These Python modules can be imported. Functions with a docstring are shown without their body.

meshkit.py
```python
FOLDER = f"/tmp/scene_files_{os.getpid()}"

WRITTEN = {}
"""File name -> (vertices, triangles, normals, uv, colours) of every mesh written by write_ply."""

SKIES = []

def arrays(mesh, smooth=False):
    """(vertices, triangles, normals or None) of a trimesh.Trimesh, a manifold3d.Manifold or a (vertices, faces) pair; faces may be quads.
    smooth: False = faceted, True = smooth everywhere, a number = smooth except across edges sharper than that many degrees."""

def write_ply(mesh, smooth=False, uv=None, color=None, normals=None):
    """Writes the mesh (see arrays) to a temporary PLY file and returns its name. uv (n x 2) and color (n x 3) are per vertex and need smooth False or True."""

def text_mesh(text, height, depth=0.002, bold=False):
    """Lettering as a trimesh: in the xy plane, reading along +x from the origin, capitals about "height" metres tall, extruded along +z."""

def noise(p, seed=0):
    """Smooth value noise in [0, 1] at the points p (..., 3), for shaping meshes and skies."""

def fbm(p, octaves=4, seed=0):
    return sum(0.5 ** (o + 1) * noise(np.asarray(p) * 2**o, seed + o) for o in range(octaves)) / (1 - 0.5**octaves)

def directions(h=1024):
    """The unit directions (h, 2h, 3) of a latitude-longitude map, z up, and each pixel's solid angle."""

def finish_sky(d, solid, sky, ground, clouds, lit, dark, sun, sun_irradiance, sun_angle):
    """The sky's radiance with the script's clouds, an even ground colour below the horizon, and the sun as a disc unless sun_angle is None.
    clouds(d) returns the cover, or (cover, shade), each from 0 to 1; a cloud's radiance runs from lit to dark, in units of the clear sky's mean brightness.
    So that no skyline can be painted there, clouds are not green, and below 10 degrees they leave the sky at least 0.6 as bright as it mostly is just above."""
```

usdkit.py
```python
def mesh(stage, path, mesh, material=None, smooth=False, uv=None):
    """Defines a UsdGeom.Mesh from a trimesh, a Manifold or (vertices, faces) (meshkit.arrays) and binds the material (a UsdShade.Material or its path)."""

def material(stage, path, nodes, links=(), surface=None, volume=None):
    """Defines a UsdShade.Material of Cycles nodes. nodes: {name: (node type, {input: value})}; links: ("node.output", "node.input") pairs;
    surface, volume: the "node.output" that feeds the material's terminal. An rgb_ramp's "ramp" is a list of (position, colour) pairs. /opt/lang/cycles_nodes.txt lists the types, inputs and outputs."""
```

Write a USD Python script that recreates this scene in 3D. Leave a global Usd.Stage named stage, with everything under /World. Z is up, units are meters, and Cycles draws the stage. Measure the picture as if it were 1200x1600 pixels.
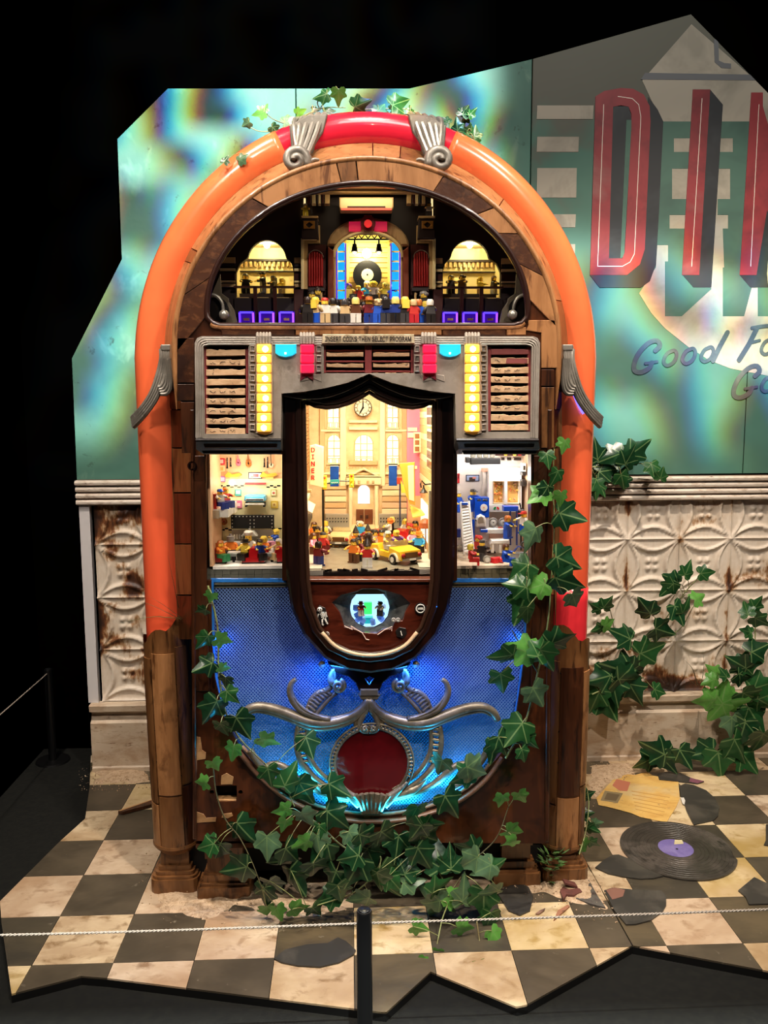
import math, random
import numpy as np, trimesh, usdkit, meshkit
from shapely.geometry import Polygon, LineString, box as sbox, Point
from shapely.ops import unary_union
from shapely import affinity
from pxr import Usd, UsdGeom, UsdLux, UsdShade, Gf, Sdf, Vt
R = random.Random(7)
stage = Usd.Stage.CreateInMemory()
UsdGeom.SetStageUpAxis(stage, 'Z'); UsdGeom.SetStageMetersPerUnit(stage, 1.0)
world = UsdGeom.Xform.Define(stage, '/World'); stage.SetDefaultPrim(world.GetPrim())
# ------------------------------------------------------------------ camera (picture 1200 x 1600)
F, PIT, YAW, ROLL, EYE = 1278., .1211, .0414, -.0039, np.array([-.0332, -1.5, 1.026])
cp, sp, cy, sy = math.cos(PIT), math.sin(PIT), math.cos(YAW), math.sin(YAW)
FW = np.array([sy * cp, cy * cp, -sp]); RT = np.array([cy, -sy, 0]); UP = np.cross(RT, FW)
RT, UP = math.cos(ROLL) * RT + math.sin(ROLL) * UP, -math.sin(ROLL) * RT + math.cos(ROLL) * UP
cam = UsdGeom.Camera.Define(stage, '/World/camera')
cam.CreateHorizontalApertureAttr(36.0); cam.CreateVerticalApertureAttr(48.0); cam.CreateFocalLengthAttr(36.0 * F / 1200)
cam.CreateClippingRangeAttr(Gf.Vec2f(.05, 100)); cam.CreateExposureAttr(0.0)
cam.AddTransformOp().Set(Gf.Matrix4d(*RT, 0, *UP, 0, *(-FW), 0, *EYE, 1))
def ray(x, y): return FW + (x - 600) / F * RT - (y - 800) / F * UP
def at(x, y, Y): d = ray(x, y); return EYE + d * (Y - EYE[1]) / d[1]          # point of the vertical plane y = Y seen at a pixel
def gr(x, y, z=0): d = ray(x, y); return EYE + d * (z - EYE[2]) / d[2]         # point of the level z seen at a pixel
def pl(pts, Y): return np.array([at(x, y, Y)[[0, 2]] for x, y in pts])       # (x, z) on that plane
def sc(Y, x=580, y=800): return (at(x + 50, y, Y)[0] - at(x - 50, y, Y)[0]) / 100      # metres per pixel
# ------------------------------------------------------------------ lights
def aim(prim, pos, tgt):
    z = np.array(pos, float) - np.array(tgt, float); z /= np.linalg.norm(z)
    x = np.cross([0, 0, 1.], z); x = x / np.linalg.norm(x) if np.linalg.norm(x) > 1e-6 else np.array([1., 0, 0]); y = np.cross(z, x)
    UsdGeom.Xformable(prim).AddTransformOp().Set(Gf.Matrix4d(*x, 0, *y, 0, *z, 0, *map(float, pos), 1))
def rect(name, pos, tgt, w, h, col, power):
    l = UsdLux.RectLight.Define(stage, '/World/' + name); l.CreateWidthAttr(w); l.CreateHeightAttr(h)
    l.CreateColorAttr(Gf.Vec3f(*col)); l.CreateIntensityAttr(power); l.CreateNormalizeAttr(True); aim(l.GetPrim(), pos, tgt); return l
def spot(name, pos, tgt, col, power, ang=25, soft=.4, r=.03):
    l = UsdLux.SphereLight.Define(stage, '/World/' + name); l.CreateRadiusAttr(r); l.CreateColorAttr(Gf.Vec3f(*col)); l.CreateIntensityAttr(power); l.CreateNormalizeAttr(True)
    s = UsdLux.ShapingAPI.Apply(l.GetPrim()); s.CreateShapingConeAngleAttr(ang); s.CreateShapingConeSoftnessAttr(soft); aim(l.GetPrim(), pos, tgt); return l
WARM, COOL = (1, .80, .58), (.75, .9, 1)
spot('track_spot', (-.85, -.40, 2.9), (-.5, .45, .2), (1, .87, .74), 48, 30, .6)
spot('track_spot_001', (1.15, -.40, 2.9), (.85, .5, .3), (1, .85, .70), 66, 30, .6)
spot('track_spot_002', (.05, -.45, 3.0), (0, .0, .6), (1, .88, .76), 40, 26, .6)
spot('track_spot_003', (-.9, -1.6, 2.7), (-.2, .1, 1.0), (1, .88, .76), 34, 24, .6)
spot('track_spot_004', (1.0, -1.6, 2.7), (.25, .1, 1.0), (1, .88, .76), 38, 24, .6)
spot('track_spot_005', (.9, -.7, 3.0), (.72, .8, 1.78), (1, .94, .86), 16, 24, .7)
rect('ceiling_wash', (.2, -1.2, 3.3), (.1, .6, 1.2), .8, .5, (1, .92, .84), 5)
PROJ = np.array([.10, -1.7, 2.75]); PTGT = np.array([.18, .8, 1.15])
spot('dapple_projector', tuple(PROJ), tuple(PTGT), (.96, 1, .95), 430, 38, .1, .0035)
dome = UsdLux.DomeLight.Define(stage, '/World/dome'); dome.CreateColorAttr(Gf.Vec3f(.5, .5, .55)); dome.CreateIntensityAttr(.008)
# blue and cyan strip lamps on the rim of the grille, facing the mesh
for k, (x, y, yy, tx, ty, w, col, pw) in enumerate(((465, 1238, .090, 480, 1120, .06, (.02, .5, 1), .2), (540, 1266, .088, 545, 1040, .07, (.02, .62, 1), .2), (622, 1266, .088, 617, 1040, .07, (.02, .62, 1), .2), (700, 1238, .090, 680, 1060, .06, (.02, .42, 1), .2), (520, 1046, .080, 500, 1120, .07, (.02, .18, 1), .13), (640, 1046, .080, 660, 1120, .07, (.02, .18, 1), .13), (338, 1000, .100, 400, 1040, .03, (.02, .22, 1), .02), (820, 1000, .100, 760, 1040, .03, (.02, .22, 1), .03))):
    rect(f'grille_lamp_{k + 1:03d}', tuple(at(x, y, yy)), tuple(at(tx, ty, .13)), w, .012, col, pw)
# ------------------------------------------------------------------ helpers: materials
def c(h): v = [int(h[i:i + 2], 16) / 255 for i in (0, 2, 4)]; return tuple(x / 12.92 if x < .04045 else ((x + .055) / 1.055) ** 2.4 for x in v)
MATS = {}
def pm(name, col, rough=.5, metal=0., n=None, bump=None, emit=None, coat=0., trans=0., spec=.5, sss=0., alpha=1.):
    """a principled material. n: list of (scale, colour, low, high, stretch) noise layers; bump: (scale, distance[, stretch])"""
    if name in MATS: return MATS[name]
    if isinstance(col, str): col = c(col)
    nd = {'p': ('principled_bsdf', dict(base_color=col, roughness=rough, metallic=metal, coat_weight=coat, transmission_weight=trans, specular_ior_level=spec, subsurface_weight=sss, alpha=alpha))}
    ln = []; prev = None
    if n or bump: nd['g'] = ('geometry', {})
    for i, (s, c2, lo, hi, st) in enumerate(n or []):
        if isinstance(c2, str): c2 = c(c2)
        nd[f'm{i}'] = ('mapping', dict(scale=tuple(s * k for k in st), location=(i * 3.7, i * 1.3, i * 5.1)))
        nd[f'n{i}'] = ('noise_texture', dict(scale=1., detail=4., roughness=.6, distortion=.4))
        nd[f'r{i}'] = ('map_range', dict(from_min=lo, from_max=hi, to_min=0., to_max=1., clamp=True))
        nd[f'x{i}'] = ('mix_color', dict(a=col, b=c2))
        ln += [('g.position', f'm{i}.vector'), (f'm{i}.vector', f'n{i}.vector'), (f'n{i}.fac', f'r{i}.value'), (f'r{i}.result', f'x{i}.fac')]
        if prev: ln.append((prev, f'x{i}.a'))
        prev = f'x{i}.result'
    if prev: ln.append((prev, 'p.base_color'))
    if bump:
        st = bump[2] if len(bump) > 2 else (1, 1, 1)
        nd['bm'] = ('mapping', dict(scale=tuple(bump[0] * k for k in st))); nd['bn'] = ('noise_texture', dict(scale=1., detail=3.)); nd['b'] = ('bump', dict(distance=bump[1], strength=.8))
        ln += [('g.position', 'bm.vector'), ('bm.vector', 'bn.vector'), ('bn.fac', 'b.height'), ('b.normal', 'p.normal')]
    if emit:
        e = emit[0]; e = c(e) if isinstance(e, str) else e
        nd['p'][1].update(emission_color=e, emission_strength=float(emit[1]))
    MATS[name] = usdkit.material(stage, '/World/Looks/' + name, nd, ln, surface='p.BSDF'); return MATS[name]
I3 = (1, 1, 1)
def plain(h, rough=.35): return pm('plastic_' + h, h, rough, spec=.5)       # moulded plastic of one colour
def lamp(h, s): return pm(f'lamp_{h}_{str(s).replace(".", "_")}', h, .4, emit=(h, s))
# ------------------------------------------------------------------ helpers: meshes
def tm(v, f): return trimesh.Trimesh(np.asarray(v, float), np.asarray(f, int), process=False)
def cat(*ms):
    ms = [m for x in ms for m in (x if isinstance(x, (list, tuple)) else [x])]
    return trimesh.util.concatenate(ms) if len(ms) > 1 else ms[0]
def bx(c0, size, rot=0.):
    m = trimesh.creation.box(size)
    if rot: m.apply_transform(trimesh.transformations.rotation_matrix(rot, [0, 0, 1]))
    m.apply_translation(c0); return m
def bx2(x0, x1, y0, y1, z0, z1): return bx(((x0 + x1) / 2, (y0 + y1) / 2, (z0 + z1) / 2), (abs(x1 - x0), abs(y1 - y0), abs(z1 - z0)))
def cham(x0, x1, y0, y1, z0, z1, ch=.002, axis='y'):
    """a box whose edges round the face towards the viewer are chamfered"""
    return prism(Polygon([(x0, z0), (x1, z0), (x1, z1), (x0, z1)]), y0, y1, ch)
def offset_ring(r, d):
    r = np.asarray(r)[:-1]; a = np.roll(r, 1, 0); b = np.roll(r, -1, 0)
    def nrm(v): v = v / np.maximum(np.linalg.norm(v, axis=1, keepdims=True), 1e-12); return np.stack([-v[:, 1], v[:, 0]], 1)
    n1, n2 = nrm(r - a), nrm(b - r); n = n1 + n2; k = np.maximum((n * n).sum(1, keepdims=True) / 2, .3)
    return r + d * n / k
def prism(poly, y0, y1, ch=0.):
    """a polygon in (x, z) given thickness from y0 (front, chamfered by ch) to y1"""
    if poly.geom_type != 'Polygon': return cat([prism(g, y0, y1, ch) for g in poly.geoms if g.geom_type == 'Polygon' and g.area > 1e-9])
    from shapely.geometry.polygon import orient
    poly = orient(poly.simplify(1e-6)); V = []; Fs = []; n0 = 0
    def add(v, f):
        nonlocal n0
        V.append(v); Fs.append(np.asarray(f) + n0); n0 += len(v)
    rings = [np.array(poly.exterior.coords)] + [np.array(i.coords) for i in poly.interiors]
    ins = [offset_ring(r, ch) if ch else np.array(r)[:-1] for r in rings]
    fp = Polygon(ins[0], ins[1:])
    if ch and not fp.is_valid: ins = [np.array(r)[:-1] for r in rings]; fp = poly; ch = 0
    for P_, y, flip in ((fp, y0, False), (poly, y1, True)):
        v2, f = trimesh.creation.triangulate_polygon(P_, engine='earcut')
        a = v2[f]; s = (a[:, 1, 0] - a[:, 0, 0]) * (a[:, 2, 1] - a[:, 0, 1]) - (a[:, 1, 1] - a[:, 0, 1]) * (a[:, 2, 0] - a[:, 0, 0])
        f = np.where((s < 0)[:, None], f[:, ::-1], f)
        add(np.column_stack([v2[:, 0], np.full(len(v2), y), v2[:, 1]]), f[:, ::-1] if flip else f)
    for r, q in zip(rings, ins):
        r = r[:-1]; m = len(r); i = np.arange(m); j = (i + 1) % m
        st = [np.column_stack([q[:, 0], np.full(m, y0), q[:, 1]])] + ([np.column_stack([r[:, 0], np.full(m, y0 + ch), r[:, 1]])] if ch else []) + [np.column_stack([r[:, 0], np.full(m, y1), r[:, 1]])]
        for a in range(len(st) - 1):
            add(np.vstack([st[a], st[a + 1]]), np.vstack([np.column_stack([i, i + m, j + m]), np.column_stack([i, j + m, j])]))
    return tm(np.vstack(V), np.vstack(Fs))
def slab(pts, Y, d, ch=0., holes=()):                                    # pixel outline on the plane y = Y, d thick backwards
    return prism(Polygon(pl(pts, Y), [pl(h, Y) for h in holes]).buffer(0), Y, Y + d, ch)
def flat(poly, z0, z1):
    """a polygon in (x, y) given height"""
    m = prism(affinity.scale(poly, 1, 1), 0, 1); v = m.vertices.copy(); o = v.copy(); o[:, 1] = v[:, 2]; o[:, 2] = np.where(v[:, 1] < .5, z1, z0); m.vertices = o; return m
def frame_sweep(pts, prof, scale=None, closed=False, up=None):
    """sweeps a closed profile (k x 2) along a path; prof's first axis is sideways, second is 'up'"""
    p = np.asarray(pts, float); n = len(p); k = len(prof); prof = np.asarray(prof, float)
    t = (np.roll(p, -1, 0) - np.roll(p, 1, 0)) if closed else np.gradient(p, axis=0)
    t /= np.linalg.norm(t, axis=1, keepdims=True) + 1e-12
    if up is None:
        a = np.zeros_like(p); w = np.array([0, 0, 1.]) if abs(t[0, 2]) < .9 else np.array([1., 0, 0])
        for i in range(n):
            w = w - t[i] * (w @ t[i]); w /= np.linalg.norm(w) + 1e-12; a[i] = w
        U = a
    else:
        U = np.tile(np.asarray(up, float), (n, 1)); U = U - t * (U * t).sum(1, keepdims=True); U /= np.linalg.norm(U, axis=1, keepdims=True) + 1e-12
    S = np.cross(t, U); s = np.ones(n) if scale is None else np.broadcast_to(np.asarray(scale, float), (n,))
    v = p[:, None] + s[:, None, None] * (prof[None, :, :1] * S[:, None] + prof[None, :, 1:] * U[:, None]); v = v.reshape(-1, 3)
    i, j = np.meshgrid(np.arange(n if closed else n - 1), np.arange(k), indexing='ij'); i2 = (i + 1) % n; j2 = (j + 1) % k
    q = np.stack([i * k + j, i * k + j2, i2 * k + j2, i2 * k + j], -1).reshape(-1, 4); f = [q[:, [0, 1, 2]], q[:, [0, 2, 3]]]
    if not closed:
        v = np.vstack([v, p[:1], p[-1:]]); a = np.arange(k); b = (a + 1) % k
        f += [np.column_stack([np.full(k, n * k), b, a]), np.column_stack([np.full(k, n * k + 1), (n - 1) * k + a, (n - 1) * k + b])]
    return tm(v, np.vstack(f))
def circ(r, k=10, r2=None): a = np.arange(k) * 2 * np.pi / k; return np.column_stack([r * np.cos(a), (r2 or r) * np.sin(a)])
def tube(pts, r, k=8, scale=None, closed=False, up=None, r2=None): return frame_sweep(pts, circ(r, k, r2), scale, closed, up)
def smooth_path(pts, n=24):
    """Catmull-Rom through the points"""
    p = np.asarray(pts, float); p = np.vstack([2 * p[0] - p[1], p, 2 * p[-1] - p[-2]]); out = []; segs = len(p) - 3
    for u in np.linspace(0, segs - 1e-9, n):
        i = int(u); t = u - i; a, b, d, e = p[i:i + 4]
        out.append(.5 * (2 * b + (d - a) * t + (2 * a - 5 * b + 4 * d - e) * t * t + (3 * b - a - 3 * d + e) * t ** 3))
    return np.array(out)
def pxp(pts, Y, n=24):                                                    # a smooth path through pixels on the plane y = Y (or one y per pixel)
    Ys = np.broadcast_to(Y, (len(pts),)); return smooth_path([at(x, y, yy) for (x, y), yy in zip(pts, Ys)], n)
def lathe(prof, k=20, axis='z'):
    m = trimesh.creation.revolve(np.asarray(prof, float), sections=k)
    if axis == 'y': m.apply_transform(trimesh.transformations.rotation_matrix(math.pi / 2, [1, 0, 0]))
    if axis == 'x': m.apply_transform(trimesh.transformations.rotation_matrix(math.pi / 2, [0, 1, 0]))
    return m
def cyl(r, h, k=16): return lathe([(0, 0), (r, 0), (r, h), (0, h)], k)
def mv(m, d): m = m.copy(); m.apply_translation(d); return m
def rot(m, a, ax, pt=None): m = m.copy(); m.apply_transform(trimesh.transformations.rotation_matrix(a, ax, pt)); return m
def ell(cx, cy_, a, b, t0, t1, n=40): t = np.radians(np.linspace(t0, t1, n)); return [(cx + a * math.cos(x), cy_ - b * math.sin(x)) for x in t]
# ------------------------------------------------------------------ helpers: things and parts
COUNT = {}; BASE = {}
def uniq(parent, name):
    k = (parent, name); i = COUNT.get(k, 0); COUNT[k] = i + 1
    return f'{parent}/{name}' + (f'_{i:03d}' if i else '')
def keys(prim, **kw):
    for k, v in kw.items():
        if v: prim.SetCustomDataByKey(k, v)
def thing(name, label=None, category=None, group=None, kind=None, loc=(0, 0, 0), rz=0.):
    p = uniq('/World', name); x = UsdGeom.Xform.Define(stage, p); x.AddTranslateOp().Set(Gf.Vec3d(*map(float, loc)))
    if rz: x.AddRotateZOp().Set(math.degrees(rz))
    keys(x.GetPrim(), label=label, category=category, group=group, kind=kind); BASE[p] = (np.array(loc, float), rz); return p
def part(parent, name, mesh, mat, smooth=False, label=None, kind=None, local=False):
    """one mesh under a thing or under one of its parts; world coordinates unless local"""
    if parent.count('/') > 3: parent = parent.rpartition('/')[0]
    p = uniq(parent, name); BASE[p] = BASE.get(parent, (np.zeros(3), 0)); loc, rz = BASE[p]
    if not local and (loc.any() or rz):
        mesh = mesh.copy() if hasattr(mesh, 'copy') else mesh; v = mesh.vertices - loc
        if rz: ca, sa = math.cos(-rz), math.sin(-rz); v = np.column_stack([v[:, 0] * ca - v[:, 1] * sa, v[:, 0] * sa + v[:, 1] * ca, v[:, 2]])
        mesh.vertices = v
    m = usdkit.mesh(stage, p, mesh, mat, smooth); keys(m.GetPrim(), label=label, kind=kind); return p
def sub(parent, name, label=None):
    """a part that is made of several pieces"""
    p = uniq(parent, name); x = UsdGeom.Xform.Define(stage, p); keys(x.GetPrim(), label=label); BASE[p] = BASE[parent]; return p
def solo(name, mesh, mat, label, category, group=None, kind=None, smooth=False):
    p = part('/World', name, mesh, mat, smooth); keys(stage.GetPrimAtPath(p), label=label, category=category, group=group, kind=kind); return p
# ------------------------------------------------------------------ the setting
YW = .806
blackp = usdkit.material(stage, '/World/Looks/black_velvet', {'d': ('diffuse_bsdf', dict(color=(.0004, .0004, .0004)))}, surface='d.BSDF'); gfloor = pm('gallery_floor', '0b0c0a', .85, n=[(60, '131410', .4, .7, I3)], bump=(150, .0006), spec=.25)
def struct(name, mesh, mat, parent='/World', label=None, smooth=False, cat_=None):
    p = part(parent, name, mesh, mat, smooth, label=label)
    if parent == '/World': keys(stage.GetPrimAtPath(p), kind='structure')
    return p
struct('floor', bx2(-3.5, 3.5, -3, 1.05, -.04, -.018), gfloor, label='dark grey gallery floor around the checkered platform')
struct('wall_back', bx2(-3.5, 3.5, 1.0, 1.05, -.018, 3.8), blackp, label='black gallery wall far behind the painted set wall')
struct('wall_left', bx2(-1.06, -1.0, -.6, 1.0, -.018, 3.8), blackp, label='black gallery wall at the left of the platform')
# checkered platform
OUT = [gr(x, y)[:2] for x, y in [(142, 1180), (140, 1230), (133, 1279), (93, 1315), (0, 1408), (2, 1440), (18, 1553), (127, 1525), (167, 1528), (400, 1557), (555, 1576), (603, 1582), (673, 1518), (807, 1573), (822, 1570), (988, 1477), (1200, 1517), (1330, 1546)]]
OUT = Polygon(OUT + [(1.45, .2), (1.45, .80), (-.70, .80)])
SEAM = [gr(x, y)[:2] for x, y in [(860, 1205), (908, 1333), (988, 1477)]]
plat = thing('stage_floor', 'raised checkered platform with zigzag black front edge under the jukebox', None, kind='structure')
part(plat, 'slab', flat(OUT, -.018, -.0035), pm('platform_edge', '0b0b0b', .5))
T0, TX, TY = .1509, -.4864, -.0546
tl = [pm(f'tile_cream_{k}', a, .42, n=[(9, b, .42, .62, (1, 1.6, 1)), (24, d, .52, .70, (1, 1.4, 1)), (3.3, e, .45, .65, I3)], bump=(60, .0006)) for k, (a, b, d, e) in enumerate((('bda58a', 'd2bea4', '8a6e54', 'a88a6c'), ('c2aa86', 'd8c49c', '977a46', 'ab9056'), ('b39a7a', 'cdb897', '846846', 'a0845f')))]
td = [pm(f'tile_dark_{k}', a, .38, n=[(7, b, .4, .65, (1, 1.5, 1)), (45, '8a8070', .66, .8, I3)], bump=(60, .0004)) for k, (a, b) in enumerate((('453d31', '574d3e'), ('4a4132', '5f533e'), ('3e3930', '504839')))]
from shapely import ops
for i in range(-3, 13):
    for j in range(-2, 7):
        q = sbox(TX + i * T0 + .0006, TY + j * T0 + .0006, TX + (i + 1) * T0 - .0006, TY + (j + 1) * T0 - .0006)
        q = q.intersection(OUT).difference(LineString(SEAM).buffer(.0014))
        for g in getattr(q, 'geoms', [q]):
            if g.geom_type != 'Polygon' or g.area < 2e-4: continue
            if -.42 < g.centroid.x < .42 and .32 < g.centroid.y < .70: pass
            part(plat, 'tile', flat(g, -.0035, 0.), R.choice(td if (i + j) % 2 == 0 else tl))
# painted set wall
wall = thing('wall_scenic', 'jagged painted set wall behind the jukebox, teal above and pressed tin below', None, kind='structure')
TE = [(120, 752), (112, 560), (190, 405), (183, 217), (262, 138), (640, 138), (832, 92), (1080, 22), (1200, 145), (1262, 210), (1330, 210), (1330, 738)]
wp = Polygon(pl(TE, YW)); xs = [at(462, 138, YW)[0], at(832, 92, YW)[0], at(1190, 142, YW)[0]]
zr = at(600, 746, YW)[2]
teal = pm('teal_paint', '4f7f70', .62, n=[(3.2, '3f6c60', .45, .65, I3), (11, '6d9482', .58, .72, (1, 1, .5)), (26, '2f4a40', .64, .74, I3)], bump=(30, .0008))
teal2 = usdkit.material(stage, '/World/Looks/teal_sooty', {'g': ('geometry', {}), 's': ('separate_xyz', {}), 'm': ('noise_texture', dict(scale=4., detail=5., distortion=.6)), 'n2': ('noise_texture', dict(scale=14., detail=4.)), 'z': ('map_range', dict(from_min=1.5, from_max=1.95)), 'a': ('math', dict(math_type='multiply_add', value2=2.4, value3=-1.2)), 'b': ('math', dict(math_type='add')), 'r': ('map_range', dict(range_type='smoothstep', from_min=.35, from_max=.9, to_max=.85)), 't': ('mix_color', dict(a=c('4a7668'), b=c('3d685b'))), 'x': ('mix_color', dict(b=c('5c564c'))), 'p': ('principled_bsdf', dict(roughness=.62))}, [('g.position', 's.vector'), ('g.position', 'm.vector'), ('g.position', 'n2.vector'), ('s.z', 'z.value'), ('m.fac', 'a.value1'), ('a.value', 'b.value1'), ('z.result', 'b.value2'), ('b.value', 'r.value'), ('n2.fac', 't.fac'), ('t.result', 'x.a'), ('r.result', 'x.fac'), ('x.result', 'p.base_color')], surface='p.BSDF')
for a, b in zip([-3] + xs, xs + [3]):
    part(wall, 'painted_panel', prism(wp.intersection(sbox(a + .0012, zr - .02, b - .0012, 4)), YW, YW + .03, .0012), teal if b < xs[1] + .01 else teal2)
part(wall, 'backing', prism(wp.buffer(-.02).union(sbox(-.70, 0, 1.42, zr)), YW + .03, YW + .06), blackp)
PC = [0]
def paint(name, px, mat, dz=.0012, holes=(), clip=True, label=None):
    g = Polygon(pl(px, YW), [pl(h, YW) for h in holes]).buffer(0); PC[0] += 1; dz += PC[0] * 1.5e-5
    if clip: g = g.intersection(wp.buffer(-.001))
    return part(wall, name, prism(g, YW - dz, YW + .0003), mat, label=label)
def u8(*p): return [(780 + x / 2.105, y / 2.105) for x, y in p]
cream = pm('sign_cream', 'a6a091', .6, n=[(8, '8e8a7c', .45, .65, I3), (5, '6b6455', .62, .75, (1, 1, .4))]); crd = pm('sign_red', '8e2f35', .55, n=[(9, '74262c', .45, .65, I3), (4, '8d5552', .6, .75, I3)])
navy = pm('sign_black', '23272b', .55, n=[(6, '33383c', .5, .7, I3)]); tgrn = pm('sign_green', '45695c', .6, n=[(6, '3b5a50', .45, .65, I3)]); ink = pm('script_ink', '3d4a55', .6, n=[(14, '5b6a6e', .5, .7, I3)])
gstain = pm('sign_grey', '63676b', .6); linew = pm('sign_line', 'd9c9bd', .5)
paint('painted_diamond', u8((632, 80), (470, 265), (500, 330), (540, 400), (520, 800), (515, 880), (460, 965), (500, 1030), (545, 1080), (620, 1140), (690, 1185), (760, 1212), (884, 1236), (1150, 1236), (1150, 300), (884, 300)), cream, .0008)
for y0, y1, w in ((347, 392, 310), (450, 500, 262), (553, 650, 255), (705, 748, 252), (803, 850, 250)): paint('painted_stripe', u8((125, y0), (w, y0), (w - 2, y1), (123, y1)), cream, .0008)
for q in ([(526, 400), (640, 400), (640, 455), (574, 455), (574, 500), (640, 500), (640, 555), (568, 555), (568, 655), (640, 655), (640, 707), (560, 707), (560, 752), (640, 752), (640, 945), (555, 945), (555, 806), (515, 806)],
          [(726, 400), (830, 400), (830, 900), (740, 900), (735, 752), (752, 752), (752, 707), (718, 707), (718, 655), (759, 655), (759, 555), (722, 555), (722, 500), (768, 500), (768, 455), (726, 455)],
          [(545, 860), (600, 860), (698, 950), (600, 1040), (545, 1040)], [(735, 880), (800, 880), (830, 945), (805, 1040), (735, 1040)], [(850, 945), (1000, 945), (1000, 1040), (850, 1040)]): paint('painted_block', u8(*q), tgrn, .0011)
paint('painted_bar', u8((480, 240), (884, 247), (884, 265), (465, 262)), gstain, .0012)
paint('painted_letter_tail', u8((705, 130), (720, 130), (722, 200), (740, 208), (762, 210), (762, 226), (730, 224), (708, 205)), gstain, .0012)
paint('letter_shadow', u8((490, 320), (520, 360), (539, 400), (525, 700), (515, 870), (495, 925), (465, 946), (330, 946), (298, 905), (440, 880)), navy, .0013)
paint('letter_shadow', u8((372, 350), (425, 350), (436, 395), (402, 850), (360, 850)), navy, .0013)
paint('letter_gap', u8((418, 395), (436, 395), (410, 845), (398, 850)), tgrn, .0016)
paint('painted_letter', u8((316, 318), (345, 300), (400, 290), (440, 293), (475, 312), (494, 350), (497, 400), (478, 820), (462, 870), (420, 905), (298, 905)), crd, .0018, [u8((374, 352), (400, 347), (425, 352), (434, 375), (434, 420), (412, 830), (404, 850), (360, 850))], label='red letter D')
for q in ([(636, 295), (693, 295), (657, 905), (600, 905)],): paint('painted_letter', u8(*q), crd, .0018, label='red letter I')
paint('letter_shadow', u8((693, 295), (735, 345), (697, 946), (638, 946), (602, 905), (657, 905)), navy, .0013)
paint('painted_letter', u8((828, 305), (866, 305), (866, 350), (948, 640), (958, 305), (1010, 305), (985, 905), (945, 905), (880, 690), (845, 905), (790, 905)), crd, .0018, label='red letter N')
paint('letter_shadow', u8((866, 480), (900, 620), (880, 900), (884, 946), (825, 946), (790, 905), (845, 905)), navy, .0013)
def stroke(px, w, mat, name, dz=.0022): 
    g = LineString(pl(px, YW)).buffer(w, cap_style=1, quad_segs=4).intersection(wp.buffer(-.001)); part(wall, name, prism(g, YW - dz, YW + .0003), mat)
stroke(u8((343, 345), (323, 876), (405, 876), (430, 862), (444, 835), (465, 385), (458, 345), (437, 325), (390, 318)), .0011, linew, 'letter_line')
stroke(u8((666, 325), (632, 876)), .0011, linew, 'letter_line'); stroke(u8((853, 345), (826, 876)), .0011, linew, 'letter_line')
def u6(*p): return [(900 + x / 4, 440 + y / 4) for x, y in p]
def script(segs, w=.0052):
    g = unary_union([LineString(pl([(x, y) for x, y in u6(*s)], YW)).buffer(w * k, quad_segs=4) for s, k in segs]).intersection(wp.buffer(-.001))
    part(wall, 'script_letter', prism(g, YW - .0024, YW + .0003), ink)
def sp(*p): return [tuple(q) for q in smooth_path([(x, y, 0) for x, y in p], 24)[:, :2]]
def gG(dx, dy, s=1): return [(sp(*[(x * s + dx, y * s + dy) for x, y in ((150, 70), (178, 40), (160, 8), (110, 20), (50, 80), (18, 150), (20, 195), (60, 205), (110, 180), (128, 145))]), 1.25), ([(x * s + dx, y * s + dy) for x, y in ((88, 150), (160, 138))], .8)]
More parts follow.
